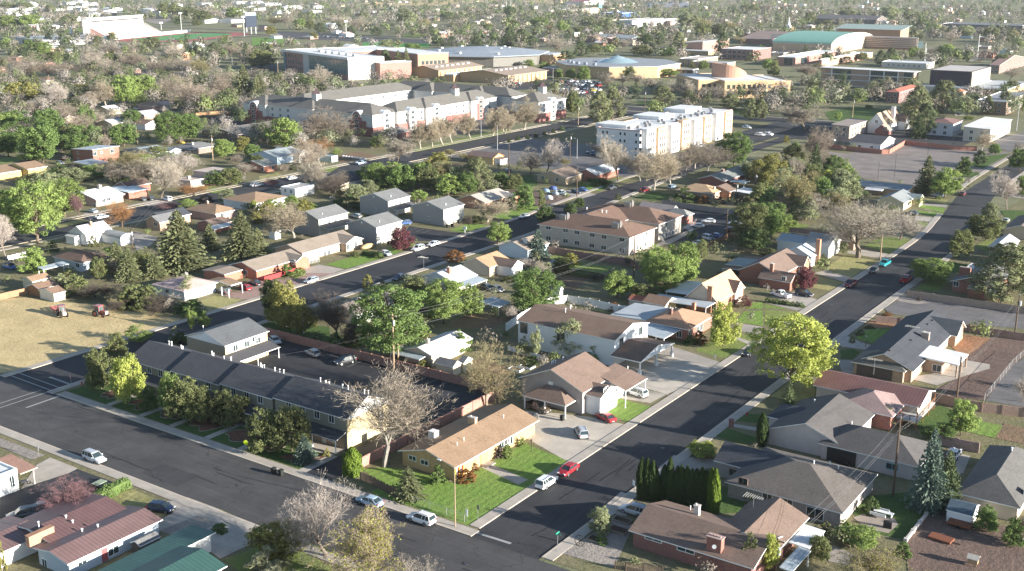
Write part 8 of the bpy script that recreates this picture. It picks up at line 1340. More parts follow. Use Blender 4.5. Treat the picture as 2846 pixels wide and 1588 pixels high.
for a in ((22,'suv','dark grey',795,320,-60,'dark SUV in the lot behind the bare tan tree'),(22,'suv','blue',850,310,-60,'blue SUV in the lot behind the bare tan tree'),(22,'pickup','white',545,690,-10,'white van body in the cluttered yard'),(22,'sedan','dark blue',690,675,-20,'dark blue car in the cluttered yard'),(22,'sedan','blue',755,655,-20,'blue car at the street end of the cluttered yard'),(22,'suv','white',1950,1120,-20,'white truck cab by the warm wooden fence'),(22,'sedan','blue',2030,1100,-20,'blue-white car by the warm wooden fence'),(22,'sedan','dark red',2170,1040,20,'dark red car in the apartment car park shade'),(22,'sedan','silver',2200,980,20,'silver car in the apartment car park shade'),(22,'suv','pale blue',1600,630,'+Y','pale van behind the vase shaped street tree'),(22,'sedan','white',1860,1170,-20,'white car at the corner of the warm wooden fence'),(22,'suv','white',2430,130,'+X','white SUV in the lot beyond the dense green tree'),(22,'sedan','white',2310,50,'+X','white sedan in the lot beside the white apartments'),
 (23,'suv','silver',1640,710,175,'silver SUV at the cream slate house on the bend'),(23,'sedan','silver',2290,950,'+Y','silver car under the olive tree beyond the bend'),(23,'suv','white',30,130,'+X','white SUV beyond the wooded gardens'),(23,'sedan','white',625,180,170,'white car beside the reddish block wall'),(23,'hatch','dark grey',1395,880,170,'dark car behind the giant bare tree'),(23,'sedan','dark red',1880,695,'+Y','dark red car beyond the diamond sign'),(20,'sedan','silver',885,860,170,'silver sedan in the drive of the maroon roofed house'),(20,'sedan','white',970,915,'+Y','white sedan at the kerb by the rust brown tree'),(20,'suv','black',1430,740,160,'black SUV under the large bare tan tree'),(20,'hatch','dark grey',1360,745,160,'dark hatchback beside the black SUV under the tan tree'),(20,'suv','white',1590,745,170,'white boat-like trailer beside the tan tree'),(20,'sedan','white',2430,610,'+Y','white car in the left street beside the slate shrubs'),(20,'suv','yellow',1720,205,'+X','yellow truck under the paired round street trees'),(20,'suv','blue',95,1395,'+X','pale car at the lower end of the left street'),(20,'sedan','silver',570,400,'+X','pale car in the shade by the two-storey brick house'),(20,'sedan','dark red',600,360,'+X','dark red car in the shade by the two-storey brick house'),
 (10,'sedan','dark grey',2390,1190,'+X','dark car in the shaded lot left of the residence'),(10,'sedan','dark blue',2460,1190,'+X','second dark car in the shaded lot left of the residence'),(10,'suv','dark blue',190,1130,'+X','pale blue car among bare trees at the left edge'),(10,'suv','black',1780,1020,'+X','dark blue car in the shade of the brown bare tree'),(10,'sedan','white',1360,1090,'+X','white car under the light green pair'),(12,'sedan','white',2420,1280,'+X','white sedan in the lot right of the white apartments'),(12,'suv','white',2560,1350,'+X','white SUV in the lot right of the white apartments'),(13,'suv','white',40,1345,'+X','white SUV at the street beside the half-timbered house'),(13,'sedan','dark red',2140,610,'+Y','red car on the campus lane far right'),(11,'suv','white',1850,365,'+X','white delivery van beyond the ball field')): car(a[1],a[2],P(a[0],a[3],a[4]),a[5],a[6],True)
rnd=random.Random(9);CC=['white','white','silver','dark grey','black','white','red','pale blue','grey','silver','dark blue']
for i in range(74):
 r_=i//19;x=480+(i % 19)*26+rnd.uniform(-5,5);y=(815,850,890,925)[r_]+rnd.uniform(-6,6)+(x-480)*.02
 if r_==0 and x < 560: continue
 c=rnd.choice(CC);car(rnd.choice(('sedan','suv','pickup','hatch')),c,P(12,x,y),rnd.choice((88,268)),f'{c} vehicle in the crowded campus car park',True,'vehicles in the crowded campus car park')
car('van','yellow',P(12,885,915),88,'yellow bus at the edge of the crowded campus car park',True,scale=1.3)
for i in range(26): c=rnd.choice(CC);car(rnd.choice(('sedan','suv')),c,P(11,720+i*17+rnd.uniform(-4,4),372+i*.7),90,f'{c} car in the row beside the ball field',True,'cars in the row beside the ball field')
for i in range(6): c=rnd.choice(CC);car('sedan',c,P(12,20+i*28,835),90,f'{c} car below the gymnasium with skylights',True,'cars below the gymnasium')
# ---------------------------------------------------------------- poles, wires, lamps, signs
WOODP=wod((.4,.29,.19));DKPOLE=wod((.12,.085,.06));STEELP=stl((.4,.41,.42))
POLES={}
def pole(key, t, x, yb, yt, label, m=None, arm=True, trafo=True, h=None):
 q=P(t,x,yb);h=h or height_at(t,x,yb,yt);r=thing('utility_pole', label,'pole',(*q,0),'utility poles along the back fences');m=m or WOODP
 b=MB();b.tube((*q,0),(*q,h),.21,.15,8);b.build('post',[m],r);arms=[]
 if arm: b=MB();b.box(q[0]-1.15,q[0]+1.15,q[1]-.07,q[1]+.07,h-.5,h-.36);b.build('crossarm',[m],r)
 for dx in (-1.0,0,1.0):
  b=MB();zz=h-.36 if arm else h;b.tube((q[0]+dx*(1 if arm else .12),q[1],zz),(q[0]+dx*(1 if arm else .12),q[1],zz+.2),.05,.05,6);b.build('insulator',[pln((.5,.5,.48))],r)
 if trafo: b=MB();b.tube((q[0]+.38,q[1]-.1,h-2.4),(q[0]+.38,q[1]-.1,h-1.3),.26,.26,10);b.build('transformer',[pln((.5,.52,.52))],r)
 POLES[key]=(q[0],q[1],h);landmark(q,'the utility pole by '+label.split(' by ')[-1].split(' behind ')[-1].split(' beside ')[-1]) if len(label) < 60 else None;return r
pole('a',41 if False else 31,1290,1010,500,'tall wooden utility pole with grey transformer behind the townhouse car park');pole('b',43,1045,830,180,'dark wooden utility pole by the tall blue spruce',DKPOLE,False,False);pole('c',33,1735,1310,895,'plain dark utility pole behind the red metal roofed house',DKPOLE,False,False);pole('d',33,2265,700,330,'utility pole at the car park wall on the right edge',DKPOLE,False,True);pole('e',32,170,500,155,'utility pole with crossarm beside the round green tree',DKPOLE);pole('f',22,1235,1490,1090,'dark utility pole before the brown roofed apartments',DKPOLE,False,False);pole('g',22,2115,1100,840,'dark utility pole in the apartment car park',DKPOLE,False,False);pole('h',22,2205,790,560,'utility pole beside the white carport',DKPOLE);pole('i',22,2390,640,475,'utility pole behind the white carport',DKPOLE);pole('j',22,695,710,440,'utility pole beside the cluttered yard',DKPOLE,False,False)
pole('k',22,632,350,110,'tall utility pole by the shaded lot',DKPOLE);pole('l',20,2025,360,125,'utility pole beside the dark grey hip house',WOODP);pole('m',20,1262,1200,1000,'utility pole beside the round roofed shed',DKPOLE);pole('n',43,85,1437,1165,'short utility pole with grey box by the patio roofs',DKPOLE,True,True);pole('o',12,740,1280,1050,'utility pole on the verge beside the residence end',WOODP);pole('p',12,1400,1105,900,'utility pole in the street beyond the pine clump',DKPOLE);pole('q',11,262,760,600,'utility pole before the brick and glass university building',WOODP);pole('r',13,1385,1360,1170,'utility pole beside the half-timbered house',WOODP);pole('s',13,2500,1300,1030,'steel pole beside the cream motel',STEELP,False,False);pole('t',13,870,1170,980,'utility pole in the shaded campus lawn',WOODP);pole('u',20,1310,215,55,'utility pole left of the paired round street trees',WOODP,False,False);pole('v',22,50,505,220,'utility pole beside the pale bare tree',DKPOLE,False,False)
pole('w',23,1095,1310,1080,'slender wooden pole on the lawn of the giant bare tree',WOODP,False,False,None);pole('x',31,1330,960,640,'short wooden stub pole next to the tall pole with the transformer',WOODP,False,False)
WIRE=pln((.2,.2,.2))
def wires(a, c, label, offs=((-1,0),(0,0),(1,0),(0,-2.0)), sag=1.2):
 pa=POLES[a] if isinstance(a,str) else a;pc=POLES[c] if isinstance(c,str) else c;r=thing('power_line',label,'cable',(pa[0],pa[1],0),'power lines between the poles')
 for ox, oz in offs:
  pr=None;m=MB()
  for i in range(13):
   t_=i/12;p_=(pa[0]+(pc[0]-pa[0])*t_+ox,pa[1]+(pc[1]-pa[1])*t_,pa[2]+(pc[2]-pa[2])*t_+oz-.3-sag*4*t_*(1-t_))
   if pr: m.tube(pr,p_,.016,.016,4,caps=False)
   pr=p_
  m.build('wire',[WIRE],r)
wires('n','b','power lines from the short pole to the pole by the blue spruce',((0,0),(.4,-1),(.6,-1.2)));wires('b','c','power lines from the spruce pole to the pole behind the red roof',((0,0),(.4,-1.2),(.7,-1.4)));wires('c','d','power lines from the red roof pole to the car park wall pole',((0,0),(.4,-1.5),(.7,-1.7)));wires('a','e','power lines from the transformer pole to the round green tree pole',((-1,0),(1,0),(0,-3)));wires('e','f','power lines from the green tree pole to the apartments pole',((-1,0),(.6,-1.2),(1,-1.4)));wires('f','g','power lines past the brown roofed apartments',((0,0),(.4,-1.2)));wires('g','h','power lines from the apartment car park to the white carport',((0,0),(.4,-1.2)));wires('h','i','power lines behind the white carport',((-1,0),(1,0)));wires('q',P(11,-90,700)+(11,),'bundle of cables swung in front of the brick and glass building',((0,0),(0,-1),(0,-2),(0,-3)));wires('l','m','power lines crossing the left block',((-1,0),(1,0)));wires('m',P(30,-40,200)+(9,),'power lines dropping to the left edge',((0,0),(1,-1)));wires('a',P(31,-300,1000)+(5,),'service wire from the transformer pole to the townhouse',((0,-3),));wires('r',P(13,1800,1290)+(7,),'drooping wire from the half-timbered house pole',((0,0),));wires('o','p','power lines over the residence street junction',((-1,0),(1,0)))
def lamp(t, x, yb, yt, label, arm=1.6, m=None, cat='street lamp', dbl=False):
 q=P(t,x,yb);h=height_at(t,x,yb,yt);r=thing('street_lamp',label,cat,(*q,0),'lamps along the streets and car parks');b=MB();b.tube((*q,0),(*q,h),.1,.07,8);b.build('post',[m or STEELP],r)
 for s in ((1,-1) if dbl else (-1,)):
  b=MB();b.tube((q[0],q[1],h-.1),(q[0]+s*arm,q[1],h+.25),.045,.04,6);b.build('arm',[m or STEELP],r);b=MB();b.rbox((q[0]+s*(arm+.3),q[1]),.7,.3,h+.17,h+.3);b.build('lamp_head',[pln((.55,.56,.55))],r)
 return r
lamp(41,1665,1075,575,'wooden pole with a street lamp arm on the corner of the two streets',2.6,WOODP);BLK_=pln((.05,.05,.05))
for t,x,yb,yt,lab,d in ((23,1073,540,380,'dark lamp pole at the near end of the church car park',False),(23,1230,525,300,'tall dark lamp pole in the middle of the church car park',False),(23,1548,310,170,'lamp pole near the reddish block wall',False),(23,1783,260,95,'lamp pole before the banded white house',False),(22,697,350,160,'slim lamp pole beside the tall utility pole of the shaded lot',False),(21,2180,140,-20,'grey lamp pole in the residence street row',True),(21,2335,265,30,'double lamp pole across the residence street',True),(10,120,550,400,'street lamp before the white school',False),(10,2310,640,560,'street lamp with angled arm among bare trees',False),(12,945,900,785,'curved street lamp at the crowded campus car park',False),(13,2290,1130,1010,'street lamp before the brown brick hall at the right edge',False),(13,870,1165,1070,'street lamp in the shaded campus lawn',False),(12,490,830,680,'lamp pole at the corner of the crowded campus car park',False),(11,1000,870,680,'street lamp before the glass front',False)): lamp(t,x,yb,yt,lab,1.2,BLK_ if t==23 else None,'street lamp',d)
for t,x,yb,yt,lab in ((10,1605,300,225,'shorter stadium floodlight mast beside the stand'),(10,1805,300,130,'tall stadium floodlight mast'),(10,2430,360,165,'floodlight mast beside the scoreboard'),(11,940,375,210,'floodlight mast at the practice field'),(12,70,130,-40,'pale mast at the top edge'),(12,25,120,-40,'second pale mast at the top edge'),(13,2115,540,340,'tall lamp mast on the far right avenue'),(13,1585,610,430,'white flagpole beside the glass hall lawn'),(13,1595,610,480,'shorter white flagpole beside the glass hall lawn')):
 q=P(t,x,yb);h=height_at(t,x,yb,yt);r=thing('floodlight_mast' if 'mast' in lab else 'flagpole',lab,'mast' if 'mast' in lab else 'flagpole',(*q,0),'masts and flagpoles far off');b=MB();b.tube((*q,0),(*q,h),.4,.28,8);b.build('post',[pln((.62,.62,.6))],r)
 if 'flood' in lab: b=MB();b.box(q[0]-.3,q[0]+.3,q[1]-3,q[1]+3,h-1.4,h+.6);b.build('lamp_head',[pln((.5,.5,.5))],r)
def text_mesh(s, size, m, parent, loc, rot, name='lettering'):
 cu=bpy.data.curves.new('t','FONT');cu.body=s;cu.size=size;cu.align_x='CENTER';cu.align_y='CENTER';cu.extrude=.004;to=bpy.data.objects.new('t',cu);dg=bpy.context.evaluated_depsgraph_get();COL.objects.link(to);me=bpy.data.meshes.new_from_object(to);bpy.data.objects.remove(to);me.materials.clear();me.materials.append(m)
 o=bpy.data.objects.new(name,me);COL.objects.link(o);o.parent=parent;o.location=loc;o.rotation_euler=rot;return o
RED=pln((.5,.015,.03));SGREEN=pln((.02,.3,.2));LIMES=pln((.6,.75,.02))
def sign(name, label, t, x, yb, h, shape, c, back=None, face=200, size=.75, txt=None, ws=None):
 """sign on a post;face=direction its front looks, degrees from +X"""
 q=P(t,x,yb);r=thing(name,label,'sign',(*q,0));b=MB();b.tube((*q,0),(*q,h),.035,.035,6);b.build('post',[STEELP],r);a=math.radians(face);m=MB();n={'oct': 8,'dia': 4,'rect': 4,'pent': 5}[shape];ph={'oct': math.pi/8,'dia': 0,'rect': math.pi/4,'pent': math.pi/2}[shape]
 ring=[(size/2*1.06*math.cos(ph+2*math.pi*i/n),size/2*1.06*math.sin(ph+2*math.pi*i/n)) for i in range(n)]
 if shape=='rect': ring=[(.5*size*u,.5*size*(ws or 1.3)*w) for u,w in ((1,1),(-1,1),(-1,-1),(1,-1))]
 zc=h-.15;ux,uy,fx,fy=-math.sin(a),math.cos(a),math.cos(a),math.sin(a);f0=[(q[0]+ux*u+fx*.07,q[1]+uy*u+fy*.07,zc+w) for u,w in ring];f1=[(q[0]+ux*u+fx*.04,q[1]+uy*u+fy*.04,zc+w) for u,w in ring];m.face(f0,0);m.face(f1[::-1],1);[m.face([f1[i],f1[(i+1)%n],f0[(i+1)%n],f0[i]],1) for i in range(n)]
 p_=m.build('panel',[c,back or GREYM],r)
 if shape=='oct':
  m=MB();m.add([(q[0]+ux*u*k+fx*.072,q[1]+uy*u*k+fy*.072,zc+w*k) for k in (.99,.9) for u,w in ring],[(i,(i+1)%n,n+(i+1)%n,n+i) for i in range(n)]);m.build('border',[TRIM],r)
 if txt: text_mesh(txt,size*.34,TRIM if c is not TRIM else BLACK,r,(fx*.085,fy*.085,zc),(math.pi/2,0,a+math.pi/2))
 return r
sign('stop_sign','red stop sign facing the camera on the townhouse corner',30,650,1165,2.5,'oct',RED,None,-110,.95,'STOP');sign('stop_sign','stop sign seen from behind on the corner lawn',41,1850,1030,2.5,'oct',RED,stl((.2,.2,.22)),65,.8,'STOP');sign('street_sign','white sign plate on a white post beside the chain link fence',41,1760,1030,1.7,'rect',TRIM,TRIM,-100,.5,None,2.2);sign('speed_sign','white speed sign by the row of dark cypresses',42,1065,810,2.2,'rect',TRIM,None,-120,.75,'25',1.25)
sign('school_sign','fluorescent yellow-green school crossing sign by the street trees',40,2020,490,2.6,'pent',LIMES,None,-70,.95);sign('street_sign','white sign plate on the concrete lot by the wide street',40,320,505,1.9,'rect',TRIM,None,-100,.55,None,1.4);sign('street_sign','white sign plate beside the gravel strip at the left edge',40,188,600,1.9,'rect',TRIM,None,-100,.6,None,1.2);sign('street_sign','white sign by the concrete drive of the large white house',32,1915,950,2.0,'rect',TRIM,None,-100,.35,None,1.6);sign('warning_sign','diamond shaped sign seen from behind at the bend',23,1895,700,2.8,'dia',pln((.5,.5,.4)),GREYM,60,1.0)
q=P(42,440,1280);r=thing('street_name_sign','green street name signs crossed on a pole at the corner','sign',(*q,0));b=MB();b.tube((*q,0),(*q,3.0),.04,.04,6);b.build('post',[STEELP],r);b=MB();b.box(q[0]-.45,q[0]+.45,q[1]-.015,q[1]+.015,2.75,2.95);b.build('panel',[SGREEN],r);b=MB();b.box(q[0]-.015,q[0]+.015,q[1]-.45,q[1]+.45,2.97,3.17);b.build('panel',[SGREEN],r)
def hydrant(t,x,y,label,c):
 q=P(t,x,y);r=thing('fire_hydrant',label,'fire hydrant',(*q,0));m=MB();m.lathe((*q,0),[(.2,0),(.2,.08),(.13,.1),(.13,.55),(.17,.58),(.15,.7),(.05,.8)],10);m.build('body',[pln(c)],r);m=MB();m.tube((q[0]-.24,q[1],.42),(q[0]+.24,q[1],.42),.07,.07,8);m.build('outlet',[pln(c)],r)
hydrant(30,745,1145,'red fire hydrant on the lawn by the stop sign',(.4,.02,.03));hydrant(42,1990,165,'red fire hydrant at the kerb by the lilac stucco house',(.35,.03,.05))
def bin_(t,x,y,label,c=(.02,.022,.02),group='wheeled bins',h=1.1,rz=0.0):
 q=P(t,x,y);r=thing('wheeled_bin',label,'bin',(*q,0),group);m=MB();m.rbox(q,.55,.6,.06,h*.92,rz,0,1.18);m.build('body',[pln(c)],r);m=MB();m.rbox(q,.72,.78,h*.92,h,rz);m.tube((q[0]-.3,q[1]+.42,h*.9),(q[0]+.3,q[1]+.42,h*.9),.03,.03,6);m.build('lid',[pln(c)],r)
 for s in (-1,1): m=MB();m.tube((q[0]+s*.3-.04,q[1]+.28,.12),(q[0]+s*.3+.04,q[1]+.28,.12),.12,.12,10);m.build('wheel',[BLACK],r)
bin_(41,180,640,'black wheeled bin in the gutter nearest the stop sign end');bin_(41,240,655,'black wheeled bin in the gutter nearest the drive');bin_(42,478,205,'black wheeled bin beside the carport post');bin_(21,1860,1005,'dark wheeled bin on the lit wall of the two-tone house',group='wheeled bins');bin_(21,1905,995,'dark wheeled bin lying open by the lit wall of the two-tone house');bin_(21,1970,965,'dark wheeled bin nearest the corner of the two-tone house');bin_(21,1300,1165,'dark wheeled bin behind the plum tree');bin_(21,1335,1160,'dark wheeled bin behind the plum tree, farther one');bin_(40,1260,1105,'dark bin beside the dusty red roofed house')
q=P(40,840,790);r=thing('rubbish_skip','black rubbish skip with half open pale lid behind the hedge','skip',(*q,0));m=MB();m.rbox(q,3.2,1.9,.15,1.5,.1,0,1.1);m.build('body',[pln((.03,.04,.035))],r);m=MB();m.rbox((q[0]-.7,q[1]),1.4,2.0,1.5,1.58,.1);m.build('lid',[pln((.3,.35,.25))],r)
def motorbike(t,x,y,label,rz):
 q=P(t,x,y);r=thing('motorbike',label,'motorbike',(*q,0));r.rotation_euler=(0,0,rz);r['_org']=(0,0,0);m=MB();m.tube((-.45,0,.55),(.5,0,.75),.16,.13,8);m.rbox((.12,0),.6,.3,.72,.95);m.rbox((-.45,0),.6,.24,.78,.88);m.build('body',[mat('paint',(.03,.03,.035))],r)
 for xx in (-.72,.72): m=MB();N=14;vs=[(xx+rr*math.cos(6.283*i/N),yy,.33+rr*math.sin(6.283*i/N)) for rr,yy in ((.33,-.06),(.33,.06),(.22,.05),(.22,-.05)) for i in range(N)];m.add(vs,[(j*N+i,j*N+(i+1)%N,((j+1)%4)*N+(i+1)%N,((j+1)%4)*N+i) for j in range(4) for i in range(N)]);m.build('wheel',[BLACK],r)
 m=MB();m.tube((.72,0,.33),(.5,0,1.05),.04,.04,6);m.tube((.48,-.35,1.08),(.48,.35,1.08),.03,.03,6);m.build('handlebar',[GREYM],r)
motorbike(40,200,735,'black motorbike under the brown carport canopy',1.2);motorbike(42,585,115,'motorbike parked at the back of the hipped carport',.4)
def tractor(t,x,y,label,rz,cab=(.35,.08,.06),hood=(.3,.07,.05),rake=False):
 q=P(t,x,y);r=thing('tractor',label,'tractor',(*q,0));r.rotation_euler=(0,0,rz);r['_org']=(0,0,0);m=MB();m.box(.2,1.9,-.42,.42,.75,1.55);m.box(-1.0,.25,-.4,.4,.7,1.3);m.tube((1.1,0,1.5),(1.1,0,2.5),.06,.06,6);m.build('hood',[mat('paint',hood)],r);m=MB();m.box(-1.25,.35,-.85,.85,2.55,2.75);[m.tube((xx,yy,1.25),(xx*.93,yy*.93,2.6),.06,.06,4) for xx in (-1.1,.25) for yy in (-.75,.75)];m.build('cab',[mat('paint',cab)],r);m=MB();m.box(-1.05,.22,-.7,.7,1.35,2.5);m.build('cab_window',[gls((.1,.13,.13))],r)
 for xx,R,w_,yy in ((-.75,.85,.45,.95),(1.5,.5,.3,.75)):
  for s in (-1,1): m=MB();m.tube((xx,s*yy-w_/2,R),(xx,s*yy+w_/2,R),R,R,18);w=m.build('wheel',[pln((.025,.025,.025))],r);m=MB();m.tube((xx,s*yy-w_/2-.02,R),(xx,s*yy+w_/2+.02,R),R*.5,R*.5,14);m.build('rim',[mat('paint',cab)],w)
 m=MB();m.box(1.9,2.1,-.4,.4,.75,1.5);m.build('grille',[pln((.6,.55,.5))],r)
 if rake:
  m=MB();rd=mat('paint',(.3,.02,.03));m.box(-7.5,-1.2,-.1,.1,.7,.9);m.box(-7.2,-2.6,-1.3,-1.15,.8,.95);m.box(-7.2,-2.6,1.15,1.3,.8,.95)
  for i in range(7): xx=-7.1+.72*i;m.tube((xx,-1.4,.85),(xx,1.4,.85),.06,.06,5);[m.tube((xx,yy,.85),(xx-.3,yy,.1),.04,.03,4) for yy in (-1.1,0,1.1)]
  m.build('harrow',[rd],r)
 return r
tractor(30,915,520,'red tractor with red cab standing alone on the dry field',.15);tractor(30,570,520,'white nosed tractor coupled to a long red harrow on the dry field',-.35,(.25,.09,.07),(.5,.4,.36),True)
def box_thing(name,label,cat,t,x,y,sx,sy,z0,h,m,rz=0.0,wheels=False,part_='body'):
 q=P(t,x,y);r=thing(name,label,cat,(*q,0));b=MB();b.rbox(q,sx,sy,z0,z0+h,rz);b.build(part_,[m],r)
 if wheels:
  for s in (-1,1): b=MB();cx,cy=q[0]-math.sin(rz)*s*sy*.52,q[1]+math.cos(rz)*s*sy*.52;b.tube((cx,cy-.1,.32),(cx,cy+.1,.32),.32,.32,12);b.build('wheel',[BLACK],r)
 b=MB();b.rbox((q[0]+math.cos(rz)*(sx/2+.6),q[1]+math.sin(rz)*(sx/2+.6)),1.2,.1,z0,z0+.1,rz);b.build('drawbar',[BLACK],r);return r
ORD=wod((.24,.09,.05));box_thing('utility_trailer','rusty red flat trailer with white rimmed wheel by the white shed','trailer',43,1595,1075,3.4,1.9,.5,.35,ORD,-.05,True);box_thing('utility_trailer','rusty red trailer bed lying flat on the dirt yard','trailer',43,1440,1180,3.3,1.9,.15,.3,ORD,-.1)
q=P(43,1700,1390);r=thing('dog_house','little gabled wooden dog house on legs in the dirt yard','kennel',(*q,0));m=MB();m.rbox(q,1.3,1.0,.5,1.3);m.build('wall',[wod((.45,.3,.18))],r);m=MB();m.slab([[(q[0]-.8,q[1]-.7,1.25),(q[0]+.8,q[1]-.7,1.25),(q[0]+.8,q[1],1.75),(q[0]-.8,q[1],1.75)],[(q[0]-.8,q[1],1.75),(q[0]+.8,q[1],1.75),(q[0]+.8,q[1]+.7,1.25),(q[0]-.8,q[1]+.7,1.25)]],.06,0,0);m.build('roof',[pln((.55,.5,.42))],r)
for s in (-1,1):
 for k in (-1,1): m=MB();m.box(q[0]+s*.5-.05,q[0]+s*.5+.05,q[1]+k*.4-.05,q[1]+k*.4+.05,0,.5);m.build('leg',[wod((.45,.3,.18))],r)
q=P(43,960,1000);r=thing('garden_table','white garden table with two white benches on the round patio','table',(*q,0));m=MB();m.rbox((q[0],q[1]+.6),3.0,.8,.72,.78);m.build('tabletop',[TRIM],r)
for dy in (-.4,1.6): m=MB();m.rbox((q[0]-.6,q[1]+dy),2.4,.5,.4,.48);m.rbox((q[0]-.6,q[1]+dy-.2),2.4,.08,.48,.9);m.build('bench_seat',[TRIM],r)
for s in (-1,1): m=MB();m.box(q[0]+s*1.2-.06,q[0]+s*1.2+.06,q[1]+.3,q[1]+.9,0,.72);m.build('leg',[TRIM],r)
q=P(43,1000,1085);r=thing('barbecue','covered black barbecue on the round patio','barbecue',(*q,0));m=MB();m.rbox(q,1.3,.7,.0,1.1,.2,0,.9);m.build('cover',[BLACK],r);m=MB();m.rbox(q,.8,.5,1.1,1.25,.2,0,.6);m.build('lid',[BLACK],r)
for t,x,y,w,d,lab in ((42,760,1190,2.6,1.6,'timber planter box around the young pale tree'),(42,940,1110,3.0,1.8,'timber planter box nearest the dark brick house'),(42,970,1030,2.8,1.6,'timber planter box beside the silver SUV'),(32,210,985,3.0,2.0,'white framed raised garden bed behind the mauve house'),(32,110,1010,3.0,1.8,'second white framed raised bed farther from the mauve house')):
 q=P(t,x,y);r=thing('planter_box',lab,'planter',(*q,0));mm=wod((.3,.25,.2)) if t==42 else TRIM;m=MB();m.box(q[0]-w/2,q[0]+w/2,q[1]-d/2,q[1]-d/2+.12,0,.4);m.box(q[0]-w/2,q[0]+w/2,q[1]+d/2-.12,q[1]+d/2,0,.4);m.box(q[0]-w/2,q[0]-w/2+.12,q[1]-d/2+.12,q[1]+d/2-.12,0,.4);m.box(q[0]+w/2-.12,q[0]+w/2,q[1]-d/2+.12,q[1]+d/2-.12,0,.4);m.build('frame',[mm],r);m=MB();m.box(q[0]-w/2+.12,q[0]+w/2-.12,q[1]-d/2+.12,q[1]+d/2-.12,0,.3);m.build('soil',[drt((.1,.07,.05))],r)
q=P(42,1860,260);m=MB();m.box(q[0]-.35,q[0]+.35,q[1]-.35,q[1]+.35,0,1.5);m.box(q[0]-.42,q[0]+.42,q[1]-.42,q[1]+.42,1.5,1.58);o=m.build('brick_pier',[DREDB],None,loc=(*q,0));tag(o,'square red brick pier at the pavement by the lilac stucco house','pillar')
q=P(42,225,460);r=thing('garden_lamp','dark post lamp at the edge of the corner lawn','lamp',(*q,0));m=MB();m.tube((*q,0),(*q,2.0),.05,.05,6);m.build('post',[BLACK],r);m=MB();m.lathe((*q,2.0),[(.05,0),(.14,.08),(.16,.3),(.03,.42)],8);m.build('lantern',[BLACK],r)
q=P(33,912,800);r=thing('garden_lamp','black post lamp with white globe beside the curved path','lamp',(*q,0));m=MB();m.tube((*q,0),(*q,2.3),.06,.05,6);m.build('post',[BLACK],r);m=MB();m.lathe((*q,2.3),[(.06,0),(.17,.1),(.19,.25),(.05,.42)],10);m.build('lantern',[pln((.6,.6,.55))],r)
q=P(42,620,1230);r=thing('wagon_wheel','old metal hay wheel standing on the gravel corner garden','ornament',(*q,0));m=MB();N=20;R=.8
for i in range(N): a,c_=6.283*i/N,6.283*(i+1)/N;m.tube((q[0]+R*math.cos(a),q[1]+.15*math.sin(a),R+.05+R*math.sin(a)),(q[0]+R*math.cos(c_),q[1]+.15*math.sin(c_),R+.05+R*math.sin(c_)),.05,.05,5)
m.build('rim',[BLACK],r);m=MB();[m.tube((q[0],q[1],R+.05),(q[0]+R*math.cos(6.283*i/8),q[1],R+.05+R*math.sin(6.283*i/8)),.03,.03,4) for i in range(8)];m.build('spokes',[BLACK],r)
for t,x,y,lab in ((42,2040,940,'television aerial on the brown roofed brick house'),(33,1330,705,'television aerial by the chimney of the charcoal roofed house'),(33,990,1010,'television aerial above the garage of the charcoal roofed house'),(31,1560,60,'television aerial before the pale grey gabled house')):
 q=P(t,x,y,3.2);r=thing('roof_aerial',lab,'aerial',(*q,2.2),'roof aerials');m=MB();m.tube((*q,2.2),(*q,5.6),.035,.03,5);m.build('mast',[GREYM],r);m=MB();m.tube((q[0]-1.5,q[1],5.5),(q[0]+1.5,q[1],5.5),.03,.03,5);[m.tube((q[0]-1.4+.35*i,q[1]-.9+.06*i,5.5),(q[0]-1.4+.35*i,q[1]+.9-.06*i,5.5),.02,.02,4) for i in range(9)];m.build('antenna_rods',[pln((.6,.58,.52))],r)
q=P(21,2025,1050);r=thing('notice_board','white sign board on a post by the two-tone house lawn','sign',(*q,0));m=MB();m.box(q[0]-.07,q[0]+.07,q[1]-.07,q[1]+.07,0,1.2);m.build('post',[TRIM],r);m=MB();m.box(q[0]-.6,q[0]+.6,q[1]-.06,q[1]+.06,1.0,2.0);m.build('panel',[TRIM],r)
q=P(21,1100,1210);r=thing('covered_boat','boat under a tan cover beside the two-tone house','boat',(*q,0));m=MB();m.lathe((0,0,0),[(.02,.0),(.9,.25),(1.15,.8),(.8,1.3),(.05,1.6)],14,0,1,2.6);part('cover',m.mesh('cover',[stc((.45,.33,.17))],smooth=True),r,loc=(0,0,.25))
q=P(21,1000,1180);
rnd=random.Random(12)
for i,(x,y,lab,c) in enumerate(((400,665,'blue tarpaulin heap in the cluttered yard',(.25,.35,.55)),(470,640,'dark blue tarpaulin heap in the cluttered yard',(.1,.15,.35)),(430,730,'white covered motor under the cluttered yard tree',(.7,.7,.68)),(500,690,'pale tarpaulin heap beside the white van body',(.55,.6,.62)),(20,690,'white tarpaulin heap at the left of the cluttered yard',(.7,.7,.68)))):
 q=P(22,x,y);m=MB();m.lathe((*q,0),[(1.5,0),(1.4,.7),(.9,1.2),(.1,1.4)],9,0,1.2,.8);o=m.build('tarpaulin_heap',[stc(c)],None,True,loc=(*q,0));tag(o,lab,'tarpaulin','covered heaps in the cluttered yard')
q=P(12,960,140);h=height_at(12,960,140,45);r=thing('pole_sign','tall blue and white pole sign near the top edge','sign',(*q,0));m=MB();m.box(q[0]-.5,q[0]+.5,q[1]-.5,q[1]+.5,0,h);m.build('post',[stc((.2,.4,.6))],r);m=MB();m.rbox(q,6.5,1.2,h-6,h,HEAD);m.build('panel',[stc((.25,.55,.75))],r)
